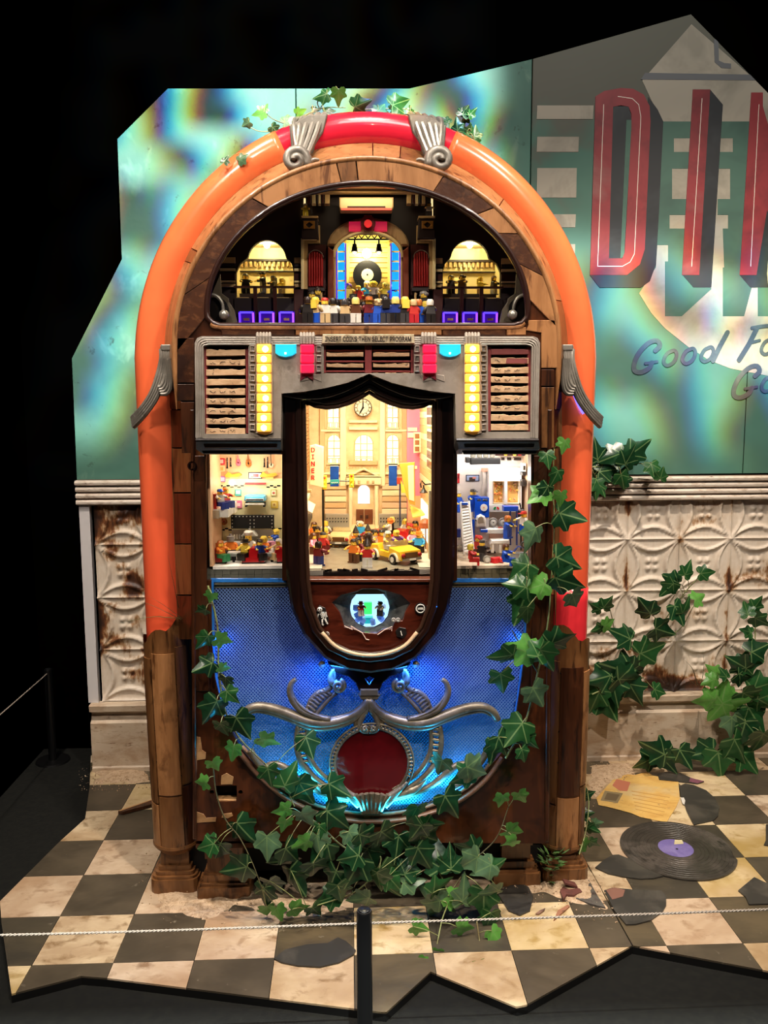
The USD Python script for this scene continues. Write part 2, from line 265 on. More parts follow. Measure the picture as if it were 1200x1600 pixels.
def gO(dx, dy, s=1): return [(sp(*[(x * s + dx, y * s + dy) for x, y in ((70, 10), (30, 30), (8, 80), (30, 105), (70, 85), (90, 40), (75, 10), (40, 22))]), .95)]
script(gG(345, 362)); script(gO(538, 420)); script(gO(655, 408)); script(gO(772, 400, .95) + [([(945, 318), (900, 400), (855, 495)], 1.25)])
script([([(1100, 290), (1160, 280), (1240, 272)], 1.), ([(1130, 290), (1080, 390), (1018, 490)], 1.3), ([(1075, 385), (1145, 368)], .8)]); script(gO(1148, 350)); script(gO(1262, 340)); script(gG(968, 520, 1)); script(gO(1150, 582))
# chair rail: ribbed white moulding
rail = pm('white_trim', 'dccfc0', .45, n=[(40, 'b5a08b', .5, .7, (1, 1, 3)), (90, '6a4a36', .66, .74, (.4, 1, 2))], bump=(60, .0008))
zt, zb = at(600, 746, YW)[2], at(600, 786, YW)[2]; xl, xr_ = at(121, 780, YW)[0], 1.42
dz = (zt - zb) / 4
for k in range(4):
    z = zt - (k + .5) * dz; pr = [(0, -dz * .42), (.012, -dz * .42), (.020, -dz * .2), (.021, dz * .1), (.016, dz * .40), (.004, dz * .42), (0, dz * .42)]
    part(wall, 'chair_rail', frame_sweep([(xl, YW + .004 - .004 * (k == 0), z), (xr_, YW + .004 - .004 * (k == 0), z)], pr, up=(0, 0, 1)), rail)
part(wall, 'rail_groove', bx2(xl + .004, xr_, YW - .006, YW + .02, zb, zt), pm('rail_dirt', '5a4436', .8))
# pressed tin tiles
N = 33; u = np.linspace(-1, 1, N); U, V = np.meshgrid(u, u)
def ridge(d, w): return np.exp(-(d / w) ** 2)
def arc_h(a, b):                                    # a along the edge -1..1, b away from it: the lens between two rosettes
    e = .46 * np.cos(np.clip(a, -1, 1) * np.pi / 2) ** .9
    return ridge(np.abs(b) - e, .06) + .35 * (np.abs(b) < e) + .6 * ridge(b, .045)
H = np.zeros_like(U)
for s in (-1, 1): H = np.maximum(H, arc_h(U, V - s)); H = np.maximum(H, arc_h(V, U - s))
for a in (-1, 1):
    for b in (-1, 1):
        H = np.maximum(H, 1.1 * ridge(np.hypot(U - .14 * a, V - .14 * b), .1)); H = np.maximum(H, 1.5 * ridge(np.hypot(U - a, V - b), .10)); H = np.maximum(H, .9 * ridge(np.hypot(U - a, V - b) - .17, .05))
i, j = np.meshgrid(np.arange(N - 1), np.arange(N - 1), indexing='ij'); q = np.stack([i * N + j, i * N + j + 1, (i + 1) * N + j + 1, (i + 1) * N + j], -1).reshape(-1, 4); TF = np.vstack([q[:, [0, 1, 2]], q[:, [0, 2, 3]]])
tin = usdkit.material(stage, '/World/Looks/pressed_tin', {
    'a': ('attribute', dict(attribute='rust')), 'g': ('geometry', {}), 'm': ('mapping', dict(scale=(120, 120, 60))), 'n': ('noise_texture', dict(scale=1., detail=5.)), 's': ('math', dict(math_type='multiply_add', value2=.55)),
    'r': ('rgb_ramp', dict(ramp=[(0, c('e2d6c6')), (.38, c('d6c4ae')), (.5, c('a8845f')), (.58, c('7a4a28')), (.72, c('4a2a18')), (1, c('2a1a12'))])), 'b': ('bump', dict(distance=.0008, strength=.6)), 'p': ('principled_bsdf', dict(roughness=.5, metallic=0.))},
    [('g.position', 'm.vector'), ('m.vector', 'n.vector'), ('n.fac', 's.value1'), ('a.fac', 's.value3'), ('s.value', 'r.fac'), ('r.color', 'p.base_color'), ('n.fac', 'b.height'), ('b.normal', 'p.normal')], surface='p.BSDF')
S = .1521; nx0, nz0 = at(981.5, 843, YW)[0], at(981.5, 843, YW)[2]; ztin0 = at(160, 1097, YW)[2]; ztop = zb
for ci in range(-12, 4):
    for cj in range(-4, 1):
        X = nx0 + (ci + .5 + U / 2) * S; Z = nz0 + (cj + .5 + V / 2) * S
        if Z.max() < ztin0 + .01 or Z.min() > ztop - .004: continue
        jit = R.uniform(-.0008, .0008)
        Pn = np.column_stack([X.ravel() * 4, np.zeros(X.size), Z.ravel() * 4]); f = meshkit.fbm(Pn * 2.3, 4, 3)
        node = np.exp(-np.hypot(((X - nx0) / S + .5) % 1 - .5, ((Z - nz0) / S + .5) % 1 - .5).ravel() / .10); low = np.clip(1 - (Z.ravel() - ztin0) / .16, 0, 1)
        seam = np.exp(-np.abs((((X - nx0) / S / 2 + .0) % 1 + .5) % 1 - .5).ravel() * 2 / .04)
        left = 1. if ci < -8 else 0.
        rust = np.clip((f - .47) * 3.0, 0, 1) * (.35 + .35 * left) + node * np.clip((f - .36) * 4, 0, 1) * .55 + low * np.clip((f - .40) * 3, 0, 1) * .5 + seam * np.clip((f - .36) * 5, 0, 1) * .42 - .13
        Xc = np.clip(X, xl + .035, None).ravel(); Zc = np.clip(Z, ztin0, ztop).ravel()
        v = np.column_stack([Xc, YW + .012 - H.ravel() * .0085 + jit, Zc])
        if np.ptp(Xc) < .01: continue
        p = part(wall, 'tin_tile', tm(v, TF), tin, True)
        UsdGeom.PrimvarsAPI(stage.GetPrimAtPath(p)).CreatePrimvar('rust', Sdf.ValueTypeNames.FloatArray, 'vertex').Set(Vt.FloatArray.FromNumpy(rust.astype(np.float32)))
part(wall, 'edge_strip', bx2(xl + .004, xl + .033, YW - .004, YW + .03, ztin0, zb), pm('white_edge', 'd8d4d4', .5))
part(wall, 'tin_backing', bx2(xl, 1.42, YW + .016, YW + .03, 0, zb), blackp)
# baseboard
bb = pm('baseboard_paint', 'cbb8a0', .5, n=[(14, 'b59a7e', .45, .65, (1, 1, 2)), (60, '8a6b52', .62, .74, (.5, 1, 2)), (25, '5a4234', .7, .78, I3)], bump=(40, .001))
zl = ztin0
prof = [(0, 0), (.034, 0), (.034, .012), (.030, .016), (.031, zl * .72), (.022, zl * .76), (.016, zl * .84), (.020, zl * .87), (.036, zl * .90), (.038, zl * .985), (.034, zl), (0, zl)]
base = struct('baseboard_back', frame_sweep([(xl + .012, YW + .01, 0), (1.42, YW + .01, 0)], prof, up=(0, 0, 1)), bb, label='tall worn cream baseboard along the foot of the set wall')
# ------------------------------------------------------------------ the jukebox
YF = .10
jb = thing('jukebox', 'large weathered arched wooden jukebox with orange tubes and lit miniature rooms inside', 'jukebox', loc=(0, .4, 0))
def wood(name, a, b, d, rough=.36, st=(30, 30, 6)): return pm(name, a, rough, n=[(1, b, .40, .62, st), (4, d, .60, .74, (6, 6, 3)), (1, d, .56, .66, (60, 60, 9))], bump=(1, .0006, (90, 90, 20)), coat=.15)
WL = wood('veneer_light', 'a9764a', '8f6038', '5f381b'); WM = wood('veneer_mid', '7e5430', '6a4322', '3c210f'); WD = wood('veneer_dark', '4a2815', '3a1d0e', '22110a', .3)
WB = pm('burl_dark', '40210f', .34, n=[(55, '5f3a20', .5, .66, (1, 1, 1.6)), (20, '28130a', .52, .66, I3)], bump=(80, .0006), coat=.2)
WX = pm('panel_wood', '40200f', .28, n=[(1, '5a2e14', .45, .65, (25, 25, 5)), (9, '2a1409', .5, .64, I3), (7, '8a5a30', .68, .76, (1, 1, .6))], bump=(50, .0006), coat=.35)
DK = pm('dark_lacquer', '160a07', .22, n=[(1, '2a130c', .45, .65, (30, 30, 4))], coat=.5); BLK = pm('dark_void', '070504', .8)
steel = pm('cast_metal', '8d877d', .42, .35, n=[(18, '6d675e', .45, .66, I3), (70, 'a39c90', .6, .72, I3)], bump=(70, .0005)); bronze = pm('weathered_bronze', '857a66', .38, .45, n=[(22, '655b49', .45, .65, I3), (60, '9d927e', .6, .72, I3)], bump=(80, .0005))
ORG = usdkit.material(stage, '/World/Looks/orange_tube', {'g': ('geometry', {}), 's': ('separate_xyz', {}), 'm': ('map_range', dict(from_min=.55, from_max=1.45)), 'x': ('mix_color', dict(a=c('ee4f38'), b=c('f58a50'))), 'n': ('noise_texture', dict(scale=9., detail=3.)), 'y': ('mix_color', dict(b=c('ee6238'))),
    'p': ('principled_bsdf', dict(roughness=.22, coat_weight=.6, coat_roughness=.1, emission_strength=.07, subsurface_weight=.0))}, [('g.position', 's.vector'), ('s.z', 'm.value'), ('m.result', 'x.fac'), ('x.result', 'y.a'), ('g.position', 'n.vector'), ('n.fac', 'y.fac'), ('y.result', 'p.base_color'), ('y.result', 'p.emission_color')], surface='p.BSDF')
REDT = pm('red_tube', 'd42238', .2, emit=('d42238', .06), coat=.6)
# outlines in pixels, read on the front plane
def win(inset=0): return ell(574, 486, 251 - inset, 200 - inset, 0, 180, 48) + [(324 + inset, 496), (332 + inset, 505 - inset), (345, 509 - inset), (803, 509 - inset), (816 - inset, 505 - inset), (824 - inset, 496)]
UO = [(440, 618), (475, 624), (510, 622), (545, 610), (577, 594), (610, 610), (645, 622), (680, 624), (714, 618), (713, 780), (710, 900), (702, 950), (683, 993), (650, 1030), (615, 1048), (579, 1053), (543, 1048), (508, 1030), (474, 993), (454, 950), (447, 900), (442, 780)]
UI = [(475, 628), (492, 634), (510, 637), (528, 635), (545, 630), (562, 622), (577, 613), (592, 622), (610, 630), (627, 635), (645, 637), (662, 634), (678, 628), (677, 780), (675, 905), (671, 945), (658, 980), (637, 1005), (610, 1018), (578, 1022), (547, 1018), (520, 1005), (499, 980), (486, 945), (481, 905), (477, 780)]
GR = [(330, 907), (331, 1000), (336, 1060), (350, 1120), (375, 1168), (410, 1208), (450, 1240), (500, 1262), (540, 1271), (580, 1274), (630, 1270), (680, 1256), (720, 1238), (755, 1210), (785, 1175), (806, 1120), (815, 1060), (822, 1000), (826, 907)]
ring = ell(573, 540, 300, 292, 0, 180, 60)
front = ring + [(273, 620), (300, 640), (303, 1314), (858, 1318), (864, 640), (873, 620)]
lw = [(322, 700), (441, 700), (441, 907), (322, 907)]; rw = [(714, 700), (830, 700), (830, 907), (714, 907)]
# body behind the front: a shell open inside
o1 = ell(572, 556, 303, 318, 0, 180, 60) + [(272, 1310), (884, 1310)]
outer = Polygon(pl(o1, .2)); zf = at(580, 1310, YF)[2]
part(jb, 'cabinet_shell', prism(outer.difference(outer.buffer(-.02)), .19, .72), WM)
part(jb, 'back_panel', prism(outer, .70, .73), BLK)
u_poly = Polygon(pl(UO, YF)).buffer(-.012)
holes = [Polygon(pl(q, YF)).buffer(0) for q in (win(), lw, rw, GR)] + [u_poly]
fr = Polygon(pl(front, YF)).buffer(0).difference(unary_union(holes).buffer(0))
slot = unary_union([sbox(*np.ravel([at(339, 1252, YF)[[0, 2]], at(369, 1228, YF)[[0, 2]]])).buffer(.001)] + [Point(at(x, 1238, YF)[[0, 2]]).buffer(.0045) for x in (331, 376)])
fr = fr.difference(slot)
part(jb, 'front_panel', prism(fr, YF, YF + .03, .003), WX)
part(jb, 'coin_slot_box', bx2(at(330, 1240, .13)[0], at(380, 1240, .13)[0], .128, .16, at(350, 1262, .13)[2], at(350, 1220, .13)[2]), BLK)
part(jb, 'coin_slot_lip', slab([(339, 1250), (369, 1250), (369, 1254), (339, 1254)], YF + .002, .02, .0005), pm('raw_wood', 'b98d5e', .6))
# patches where the varnish is gone
rawp = pm('bare_wood', 'b58a5c', .6, n=[(25, '9a6c42', .45, .65, (1, 1, 2))])
for q in ([(304, 1150), (313, 1152), (316, 1172), (322, 1176), (321, 1186), (308, 1188), (307, 1210), (304, 1212)], [(346, 1212), (354, 1208), (365, 1214), (363, 1226), (345, 1226)], [(306, 1268), (318, 1272), (322, 1278), (338, 1277), (337, 1284), (306, 1286)], [(348, 1272), (362, 1270), (364, 1275), (356, 1279), (346, 1278)]):
    part(jb, 'bare_patch', slab(q, YF - .0008, .003, .0004), rawp)
# veneer sectors on the arch
def sect(t0, t1, a0=252, b0=201, a1=297, b1=289, Y=YF - .004, d=.006, mat=WL, ch=.0008):
    n = max(3, int(abs(t1 - t0) / 3)); i = ell(574, 486, a0, b0, t0, t1, n); o = ell(573, 540, a1, b1, t0, t1, n)
    o = [(x, y) for x, y in o]
    part(jb, 'veneer_panel', slab(i + o[::-1], Y, d, ch), mat)
for t0, t1, m in ((6, 22, WL), (22.3, 37, WB), (37.3, 48, WL), (48.3, 66, WB), (66.3, 93, WL), (93.4, 99, WM), (99.3, 127, WL), (127.4, 164, WB), (164.3, 182, WB)): sect(t0, t1, mat=m)
def quad_panel(px, Y, mat, d=.005, ch=.0008): part(jb, 'veneer_panel', slab(px, Y, d, ch), mat)
quad_panel([(825, 500), (872, 500), (872, 575), (846, 575), (846, 520), (822, 516), (826, 508)], YF - .004, WL); quad_panel([(846, 577), (866, 577), (866, 603), (846, 603)], YF - .0045, WD); quad_panel([(846, 605), (866, 605), (866, 700), (846, 700)], YF - .004, WM)
quad_panel([(277, 528), (303, 528), (303, 598), (277, 598)], YF - .004, WB); quad_panel([(277, 600), (303, 600), (303, 626), (277, 626)], YF - .0045, WB); quad_panel([(282, 628), (303, 628), (303, 708), (284, 708)], YF - .004, WD)
quad_panel([(345, 511), (460, 511), (460, 523), (347, 523)], YF - .004, WB); quad_panel([(462, 511), (690, 511), (690, 523), (462, 523)], YF - .004, WL); quad_panel([(692, 511), (790, 511), (790, 523), (692, 523)], YF - .004, WB); quad_panel([(792, 511), (822, 511), (822, 523), (792, 523)], YF - .004, WL)
quad_panel([(303, 712), (319, 712), (327, 1080), (304, 1080)], YF - .003, WD, .004); quad_panel([(834, 712), (856, 712), (856, 1080), (830, 1080)], YF - .003, WD, .004)
part(jb, 'corner_post', slab([(297, 640), (303, 640), (307, 1312), (301, 1312)], YF - .006, .03, .002), WD); part(jb, 'corner_post', slab([(856, 640), (863, 640), (858, 1316), (852, 1316)], YF - .006, .03, .002), WD)
# bead round the arch, and the window's lips
part(jb, 'arch_bead', tube([at(x, y, YF) for x, y in [(276, 640), (274, 590)] + ring[::-1] + [(872, 590), (868, 640)]], .0062, 8, scale=np.r_[.15, .8, np.ones(len(ring)), .8, .15]), WL, True)
wl = win(); part(jb, 'arch_window_lip', tube([at(x, y, YF - .002) for x, y in wl], .006, 8, closed=True), pm('lip_wood', '2c1610', .3, coat=.4), True)
part(jb, 'arch_window_sill', tube(pxp([(330, 505), (345, 510), (450, 511), (700, 511), (803, 510), (819, 504)], YF - .003, 30), .005, 8), WL, True)
# bevelled veneer between arch and tubes, in pieces
def loft(t0, t1, mat, name='bevel_panel', straight=None):
    if straight is None:
        n = max(3, int(abs(t1 - t0) / 3)); A = [at(x, y, YF + .004) for x, y in ell(573, 540, 301, 293, t0, t1, n)]; B = [at(x, y, .20) for x, y in ell(572, 552, 318, 332, t0, t1, n)]
    else: A, B = straight
    A, B = np.array(A), np.array(B); n = len(A); v = np.vstack([A, B, A + [0, .012, 0], B + [0, .012, 0]]); f = []
    for k in range(n - 1): f += [(k, k + 1, n + k + 1), (k, n + k + 1, n + k), (2 * n + k, 3 * n + k + 1, 2 * n + k + 1), (2 * n + k, 3 * n + k, 3 * n + k + 1)]
    for k in (0, n - 1): f += [(k, n + k, 3 * n + k), (k, 3 * n + k, 2 * n + k)]
    part(jb, name, tm(v, f), mat)
for t0, t1, m in ((-10, 14, WM), (14.3, 47, WL), (47.3, 68, WL), (68.3, 80, WM), (80.3, 88, WL), (88.3, 108, WL), (108.4, 113, WM), (113.3, 150, WL), (150.4, 154, WM), (154.3, 190, WL)): loft(t0, t1, m)
for xa, xb, sgn in ((276, 262, 1), (868, 878, -1)):
    ys = [598, 640, 700, 770, 850, 930, 1000]
    for k in range(len(ys) - 1):
        y0, y1 = ys[k] + 1, ys[k + 1] - 1; s = (y0 - 600) * .03 * sgn; e = (y1 - 600) * .03 * sgn
        loft(0, 0, [WM, WD, WM, WD, WM, WD][k], straight=([at(xa + (24 if k else 12) * sgn * .9 + s, y0, YF + .012), at(xa + 24 * sgn * .9 + e, y1, YF + .012)], [at(xb + s, y0, .2), at(xb + e, y1, .2)]))
# tubes
YT, RTB = .215, .040
def tline(t0, t1, n=40): return [at(x, y, YT) for x, y in ell(571.5, 560, 329, 352, t0, t1, n)]
zl = np.linspace(560, 1010, 16)
left = [at(242 + (y - 560) * .040, y, YT) for y in zl[::-1]] + tline(180, 113)[1:]
right = tline(67, 0)[:-1] + [at(901 - (y - 560) * .034, y, YT) for y in zl]
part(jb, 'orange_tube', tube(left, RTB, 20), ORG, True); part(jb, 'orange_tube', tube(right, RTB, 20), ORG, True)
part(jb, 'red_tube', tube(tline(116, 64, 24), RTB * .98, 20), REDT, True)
rtip = [at(901 - (y - 560) * .034, y, YT) for y in np.linspace(915, 1012, 6)]
part(jb, 'tube_tip', tube(rtip, RTB + .0012, 20), pm('red_tip', 'e8323a', .22, emit=('e8323a', .08), coat=.5), True)
# lower wooden columns with slanted, scalloped tops
def column(xt, xb, yt, yb, hi, r=.047, sgn=1):
    a, b = at(xt, yt, YT), at(xb, yb, YT); k = 28; t = np.arange(k) * 2 * np.pi / k; v = []
    top = a[2] + hi * np.cos(t) * sgn * .5 + .02 * np.abs(np.sin(t * 2.5))
    for f_ in (1., .75, .5, .25, 0.):
        ctr = b + (a - b) * f_; zz = b[2] + (top - b[2]) * f_; v.append(np.column_stack([ctr[0] + r * np.cos(t), ctr[1] + r * np.sin(t), zz]))
    v = np.vstack(v); f = []
    for l in range(4):
        for i in range(k): j = (i + 1) % k; f += [(l * k + i, l * k + j, l * k + k + j), (l * k + i, l * k + k + j, l * k + k + i)]
    return tm(v, f), a, b
for sgn, xt, xb in ((1, 259, 277), (-1, 887, 877)):
    m, a, b = column(xt, xb, 985 if sgn > 0 else 990, 1312, .055, sgn=sgn); cpart = part(jb, 'tube_column', m, WM, 40)
    for k in range(3):
        zz = a[2] - .09 - .10 * k; xx = a[0] + (b[0] - a[0]) * ((a[2] - zz) / (a[2] - b[2])); t = np.linspace(math.pi * 1.05, math.pi * 1.95, 12)
        part(cpart, 'joint', tube(np.column_stack([xx + .0475 * np.cos(t), YT + .0475 * np.sin(t), zz + .03 * np.cos(t) * (1 if k % 2 else -1)]), .0011, 5), BLK)
    for k, (t0, t1) in enumerate(((200, 238), (242, 300), (303, 338))):
        for l in range(2):
            tt = np.radians(np.linspace(t0, t1, 8)); z0_, z1_ = (b[2] + .006, b[2] + .10 + .02 * k) if l == 0 else (b[2] + .105 + .02 * k, a[2] - .05 + .012 * k * sgn)
            def rowp(z, rr): xx = b[0] + (a[0] - b[0]) * (z - b[2]) / (a[2] - b[2]); return np.column_stack([xx + rr * np.cos(tt), YT + rr * np.sin(tt), np.full(8, z)])
            vv = np.vstack([rowp(z0_, .0495), rowp(z1_, .0495), rowp(z0_, .046), rowp(z1_, .046)]); ff = []
            for i in range(7): ff += [(i, i + 1, 9 + i), (i, 9 + i, 8 + i)]
            for i, j, p_, q_ in ((0, 7, 16, 23), (8, 15, 24, 31)):
                for s_ in range(7): ff += [(i + s_, p_ + s_, p_ + s_ + 1), (i + s_, p_ + s_ + 1, i + s_ + 1)]
            for i in (0, 7): ff += [(i, 8 + i, 24 + i), (i, 24 + i, 16 + i)]
            part(cpart, 'veneer_strip', tm(vv, ff), (WL, WM, WM, WL, WD, WM)[(k * 2 + l + (sgn < 0)) % 6])
    part(jb, 'column_cap', mv(lathe([(0, -.016), (.036, -.016), (.046, -.006), (.0515, .002), (.051, .008), (0, .009)], 28), (b[0], YT, b[2])), WM, 30)
    foot = sbox(b[0] - .050, YT - .048, b[0] + .050, YT + .05).buffer(-.018).buffer(.018, quad_segs=3); mm = []
    for z0, z1, g in ((0, .030, .002), (.030, .036, -.002), (.036, .044, -.008), (.044, .054, -.014), (.054, b[2] - .012, -.020)): mm.append(flat(foot.buffer(g), z0, z1))
    part(jb, 'column_foot', cat(mm), WM)
# base: plinth set back in the dark, two front feet
zb0 = at(580, 1316, YF)[2]
part(jb, 'plinth', bx2(-.40, .44, .20, .70, .028, zb0 + .03), BLK); part(jb, 'bottom_rail', bx2(at(305, 1310, YF)[0], at(855, 1310, YF)[0], YF + .002, .2, zb0 - .006, zb0 + .004), WD)
for x0, x1, y_ in ((308, 391, 1408), (772, 846, 1386)):
    X0, X1 = gr(x0, y_)[0], gr(x1, y_)[0]; Y0 = gr(x0, y_)[1]; g = sbox(X0, Y0, X1, Y0 + .16)
    part(jb, 'front_foot', cat(flat(g.buffer(-.004).buffer(.004), 0, .028), flat(g.buffer(-.006), .028, .034), flat(g.buffer(-.012), .034, .05), flat(g.buffer(-.02), .05, .085), flat(g.buffer(-.016), .085, zb0 - .004)), WM)
# silver clamps on top: ridged leaves that end in a scroll
def spiral(px, py, r0, turns, Y, n=28, flip=1, y0=None, start=0):
    t = np.linspace(0, turns * 2 * np.pi, n); r = r0 * (1 - .82 * t / t[-1])
    return [at(px + flip * r_ * math.cos(start + a), py - r_ * math.sin(start + a), Y - .010 * a / t[-1]) for a, r_ in zip(t, r)]
for s in (1, -1):
    def mx(x): return x if s > 0 else 1149.5 - x
    ms = []
    for k, (xt, xm, xb, w) in enumerate(((462, 461, 464, .0050), (472, 466, 461, .0055), (483, 473, 466, .0060), (494, 482, 472, .0060), (504, 491, 480, .0055))):
        yy = (.232, .150, .122); ms.append(tube(smooth_path([at(mx(xt + 4), 184 - (k - 1) * 2, .245), at(mx(xt - 2), 190 - k * 1, .185), at(mx(xm), 216, .160), at(mx(xb + 1), 240, .140), at(mx(xb - 2), 254, .128)], 16), w, 7, scale=np.linspace(1.1, .75, 16)))
    ms.append(slab([(mx(x), y) for x, y in ((452, 196), (480, 180), (512, 178), (505, 206), (492, 225), (486, 250), (460, 258), (455, 232))], .172, .05, .002))
    cl = part(jb, 'silver_clamp', cat(ms), steel, 40)
    part(cl, 'scroll', cat(tube(spiral(mx(462), 250, 19, 1.6, .118, flip=s, start=-.6), .0085, 8, scale=np.linspace(1.15, .7, 28)), tube(pxp([(mx(470), 262), (mx(482), 254), (mx(492), 249), (mx(499), 250)], .118, 10), .006, 7, scale=np.linspace(1, .4, 10))), steel, True)
part(jb, 'top_strip', slab([(495, 180), (530, 176), (555, 175), (555, 178), (530, 180), (496, 184)], .25, .02, .001), steel); part(jb, 'top_strip', slab([(595, 176), (640, 178), (660, 182), (655, 184), (595, 179)], .25, .02, .001), steel)
# side brackets: sheaves of ribs sweeping outwards
for s, mx in ((1, lambda x: x), (-1, lambda x: 1146.5 - x)):
    ms = []
    for k in range(4):
        o = k * 3.4; ms.append(tube(pxp([(mx(252 + o * 1.2), 546), (mx(252 + o * 1.0), 562 + k), (mx(246 + o * .9), 588 + o * .7), (mx(236 + o * .6), 615 + o * 1.0), (mx(221 + o * .3), 638 + o * 1.2), (mx(207 + o * .2), 653 + o * 1.3)], [.145, .140, .138, .142, .155, .175], 22), .0050, 7, scale=np.linspace(1, 1.1, 22)))
    for k in range(4): ms.append(tube(pxp([(mx(257 + k * 2.5), 560), (mx(258 + k * 3), 590 + k * 3), (mx(253 + k * 3), 602 + k * 4), (mx(248 + k), 605 + k * 3.5)], .135, 12), .0045, 7))
    ms.append(slab([(mx(250), 540), (mx(269), 540), (mx(271), 600), (mx(262), 612), (mx(248), 604)], .148, .05, .002))
    ms.append(slab([(mx(251), 538), (mx(269), 538), (mx(269), 548), (mx(251), 548)], .138, .03, .002))
    part(jb, 'side_bracket', cat(ms), steel, 40)
part(jb, 'bracket_lamp', tube(pxp([(896, 612), (903, 630), (912, 646)], .165, 8), .0035, 6), lamp('5a50ff', 4.0))
part(jb, 'bolt', mv(lathe([(0, -.012), (.009, -.012), (.009, 0), (.006, 0), (.006, -.008), (0, -.008)], 16, 'y'), at(300, 728, YF - .006)), DK, 30)
# ------------------------------------------------------------------ selector console on the front
YC = .025
stone = pm('console_metal', '9d9388', .5, .1, n=[(20, '877d71', .45, .65, I3), (60, 'a49a8c', .6, .72, I3)], bump=(60, .0006)); stone2 = pm('console_metal_dark', '6f675d', .5, .2, n=[(30, '5c5349', .45, .65, I3)])
slotd = pm('slot_dark', '1c120e', .7); rose = pm('slot_frame', '8d3b3b', .5, n=[(30, '77302f', .45, .65, I3)]); card = pm('title_card', 'd6b088', .6, n=[(40, 'bd946a', .45, .65, (1, 1, 3)), (160, '6e4f36', .62, .70, (1, 1, .5))]); cardr = pm('title_card_red', '8a4340', .6)
ce = sub(jb, 'selector_console', 'grey metal console with lit yellow, red and blue buttons')
co = [(304, 536), (308, 528), (316, 525), (832, 525), (840, 528), (844, 536), (841, 686), (713, 686), (711, 615), (680, 612), (645, 606), (612, 598), (577, 584), (543, 598), (510, 606), (475, 612), (440, 615), (439, 686), (306, 686)]
part(ce, 'body', slab(co, YC, .075, .004, [[(318, 538), (388, 538), (388, 678), (320, 678)], [(762, 538), (831, 538), (829, 675), (763, 675)], [(506, 537), (647, 537), (647, 583), (506, 583)]]), stone)
for k in range(4):                                                       # ribs running round the top edge
    o = 3.2 * k; part(ce, 'edge_rib', tube([at(x, y, YC + .001 - k * .0006) for x, y in [(306.5 + o, 684), (307 + o, 542), (309 + o, 534 + o * .6), (316 + o, 528.5 + o), (577, 528.5 + o), (832 - o, 528.5 + o), (839 - o, 534 + o * .6), (841.5 - o, 542), (839.5 - o, 684)]], .0017, 6), stone)
part(ce, 'slot_back', slab([(314, 534), (392, 534), (392, 682), (314, 682)], YC + .045, .01), slotd); part(ce, 'slot_back', slab([(758, 534), (835, 534), (835, 682), (758, 682)], YC + .045, .01), slotd); part(ce, 'slot_back', slab([(500, 534), (652, 534), (652, 588), (500, 588)], YC + .045, .01), slotd)
def strip(x0, x1, y, h=10, mat=card, Y=YC + .005, writing=True, part_red=False):
    j = R.uniform(-.7, .7); top = [(x0 + (x1 - x0) * t, y + R.uniform(-.8, .8) + (1.2 if 0 < t < 1 and R.random() < .3 else 0)) for t in (0, .12, .3, .34, .5, .62, .66, .85, 1)]
    p = part(ce, 'title_strip', slab(top + [(x1, y + h + j), (x0, y + h - j)], Y, .012, .0006), mat)
    if part_red: part(p, 'bare_backing', slab([(x0 + (x1 - x0) * .42, y + 1), (x1 - 2, y + 1), (x1 - 2, y + h - 1), (x0 + (x1 - x0) * .4, y + h - 1)], Y - .001, .002), cardr)
    if writing:
        xs_ = np.arange(x0 + 6, x1 - (40 if part_red else 6), 2.2); seg = []
        for k in range(0, len(xs_) - 3, 7):
            seg.append(tube([at(x, y + h * .5 + R.uniform(-2, 2), Y - .0006) for x in xs_[k:k + 5]], .00045, 4))
        if seg: part(p, 'handwriting', cat(seg), pm('pencil', '4a3425', .7))
for k in range(9):
    strip(322, 383, 546 + k * 15.3, mat=card, writing=k in (1, 4, 5, 6, 7, 8)); strip(767, 826, 544 + k * 14.8, mat=cardr if k == 0 else card, writing=k not in (0, 7, 8), part_red=k == 1)
for x in (317.5, 383.5): part(ce, 'slot_side', slab([(x, 542), (x + 5.5, 542), (x + 6.5, 677), (x + 1, 677)], YC + .006, .03, .001), rose)
for x in (762, 824.5): part(ce, 'slot_side', slab([(x, 542), (x + 5.5, 542), (x + 5, 674), (x - .5, 674)], YC + .006, .03, .001), rose)
for y in (550.5, 567.5, 583):
    for x0, x1 in ((510, 568), (583, 640)): strip(x0, x1, y, 6.5, writing=False)
    part(ce, 'slot_rail', slab([(507, y - 4.5), (646, y - 4.5), (646, y - 1.5), (507, y - 1.5)], YC + .010, .02, .0005), rose)
for x0, x1 in ((504, 509), (570, 581), (642, 647)): part(ce, 'slot_side', slab([(x0, 540), (x1, 540), (x1, 583), (x0, 583)], YC + .006, .03, .001), rose)
yel = pm('yellow_button', 'f2c45a', .3, emit=('ffae30', 1.25), coat=.5); redb = pm('red_button', 'd8234a', .25, emit=('f01848', .75), coat=.5); cyb = pm('blue_window', '29b6c8', .3, emit=('18b8d8', .8), coat=.4); hot = lamp('fff0c0', 14.0); hotb = lamp('b8ffff', 5.)
keym = pm('small_key', 'a39a92', .3, .4, n=[(50, '6f665e', .5, .65, I3)])
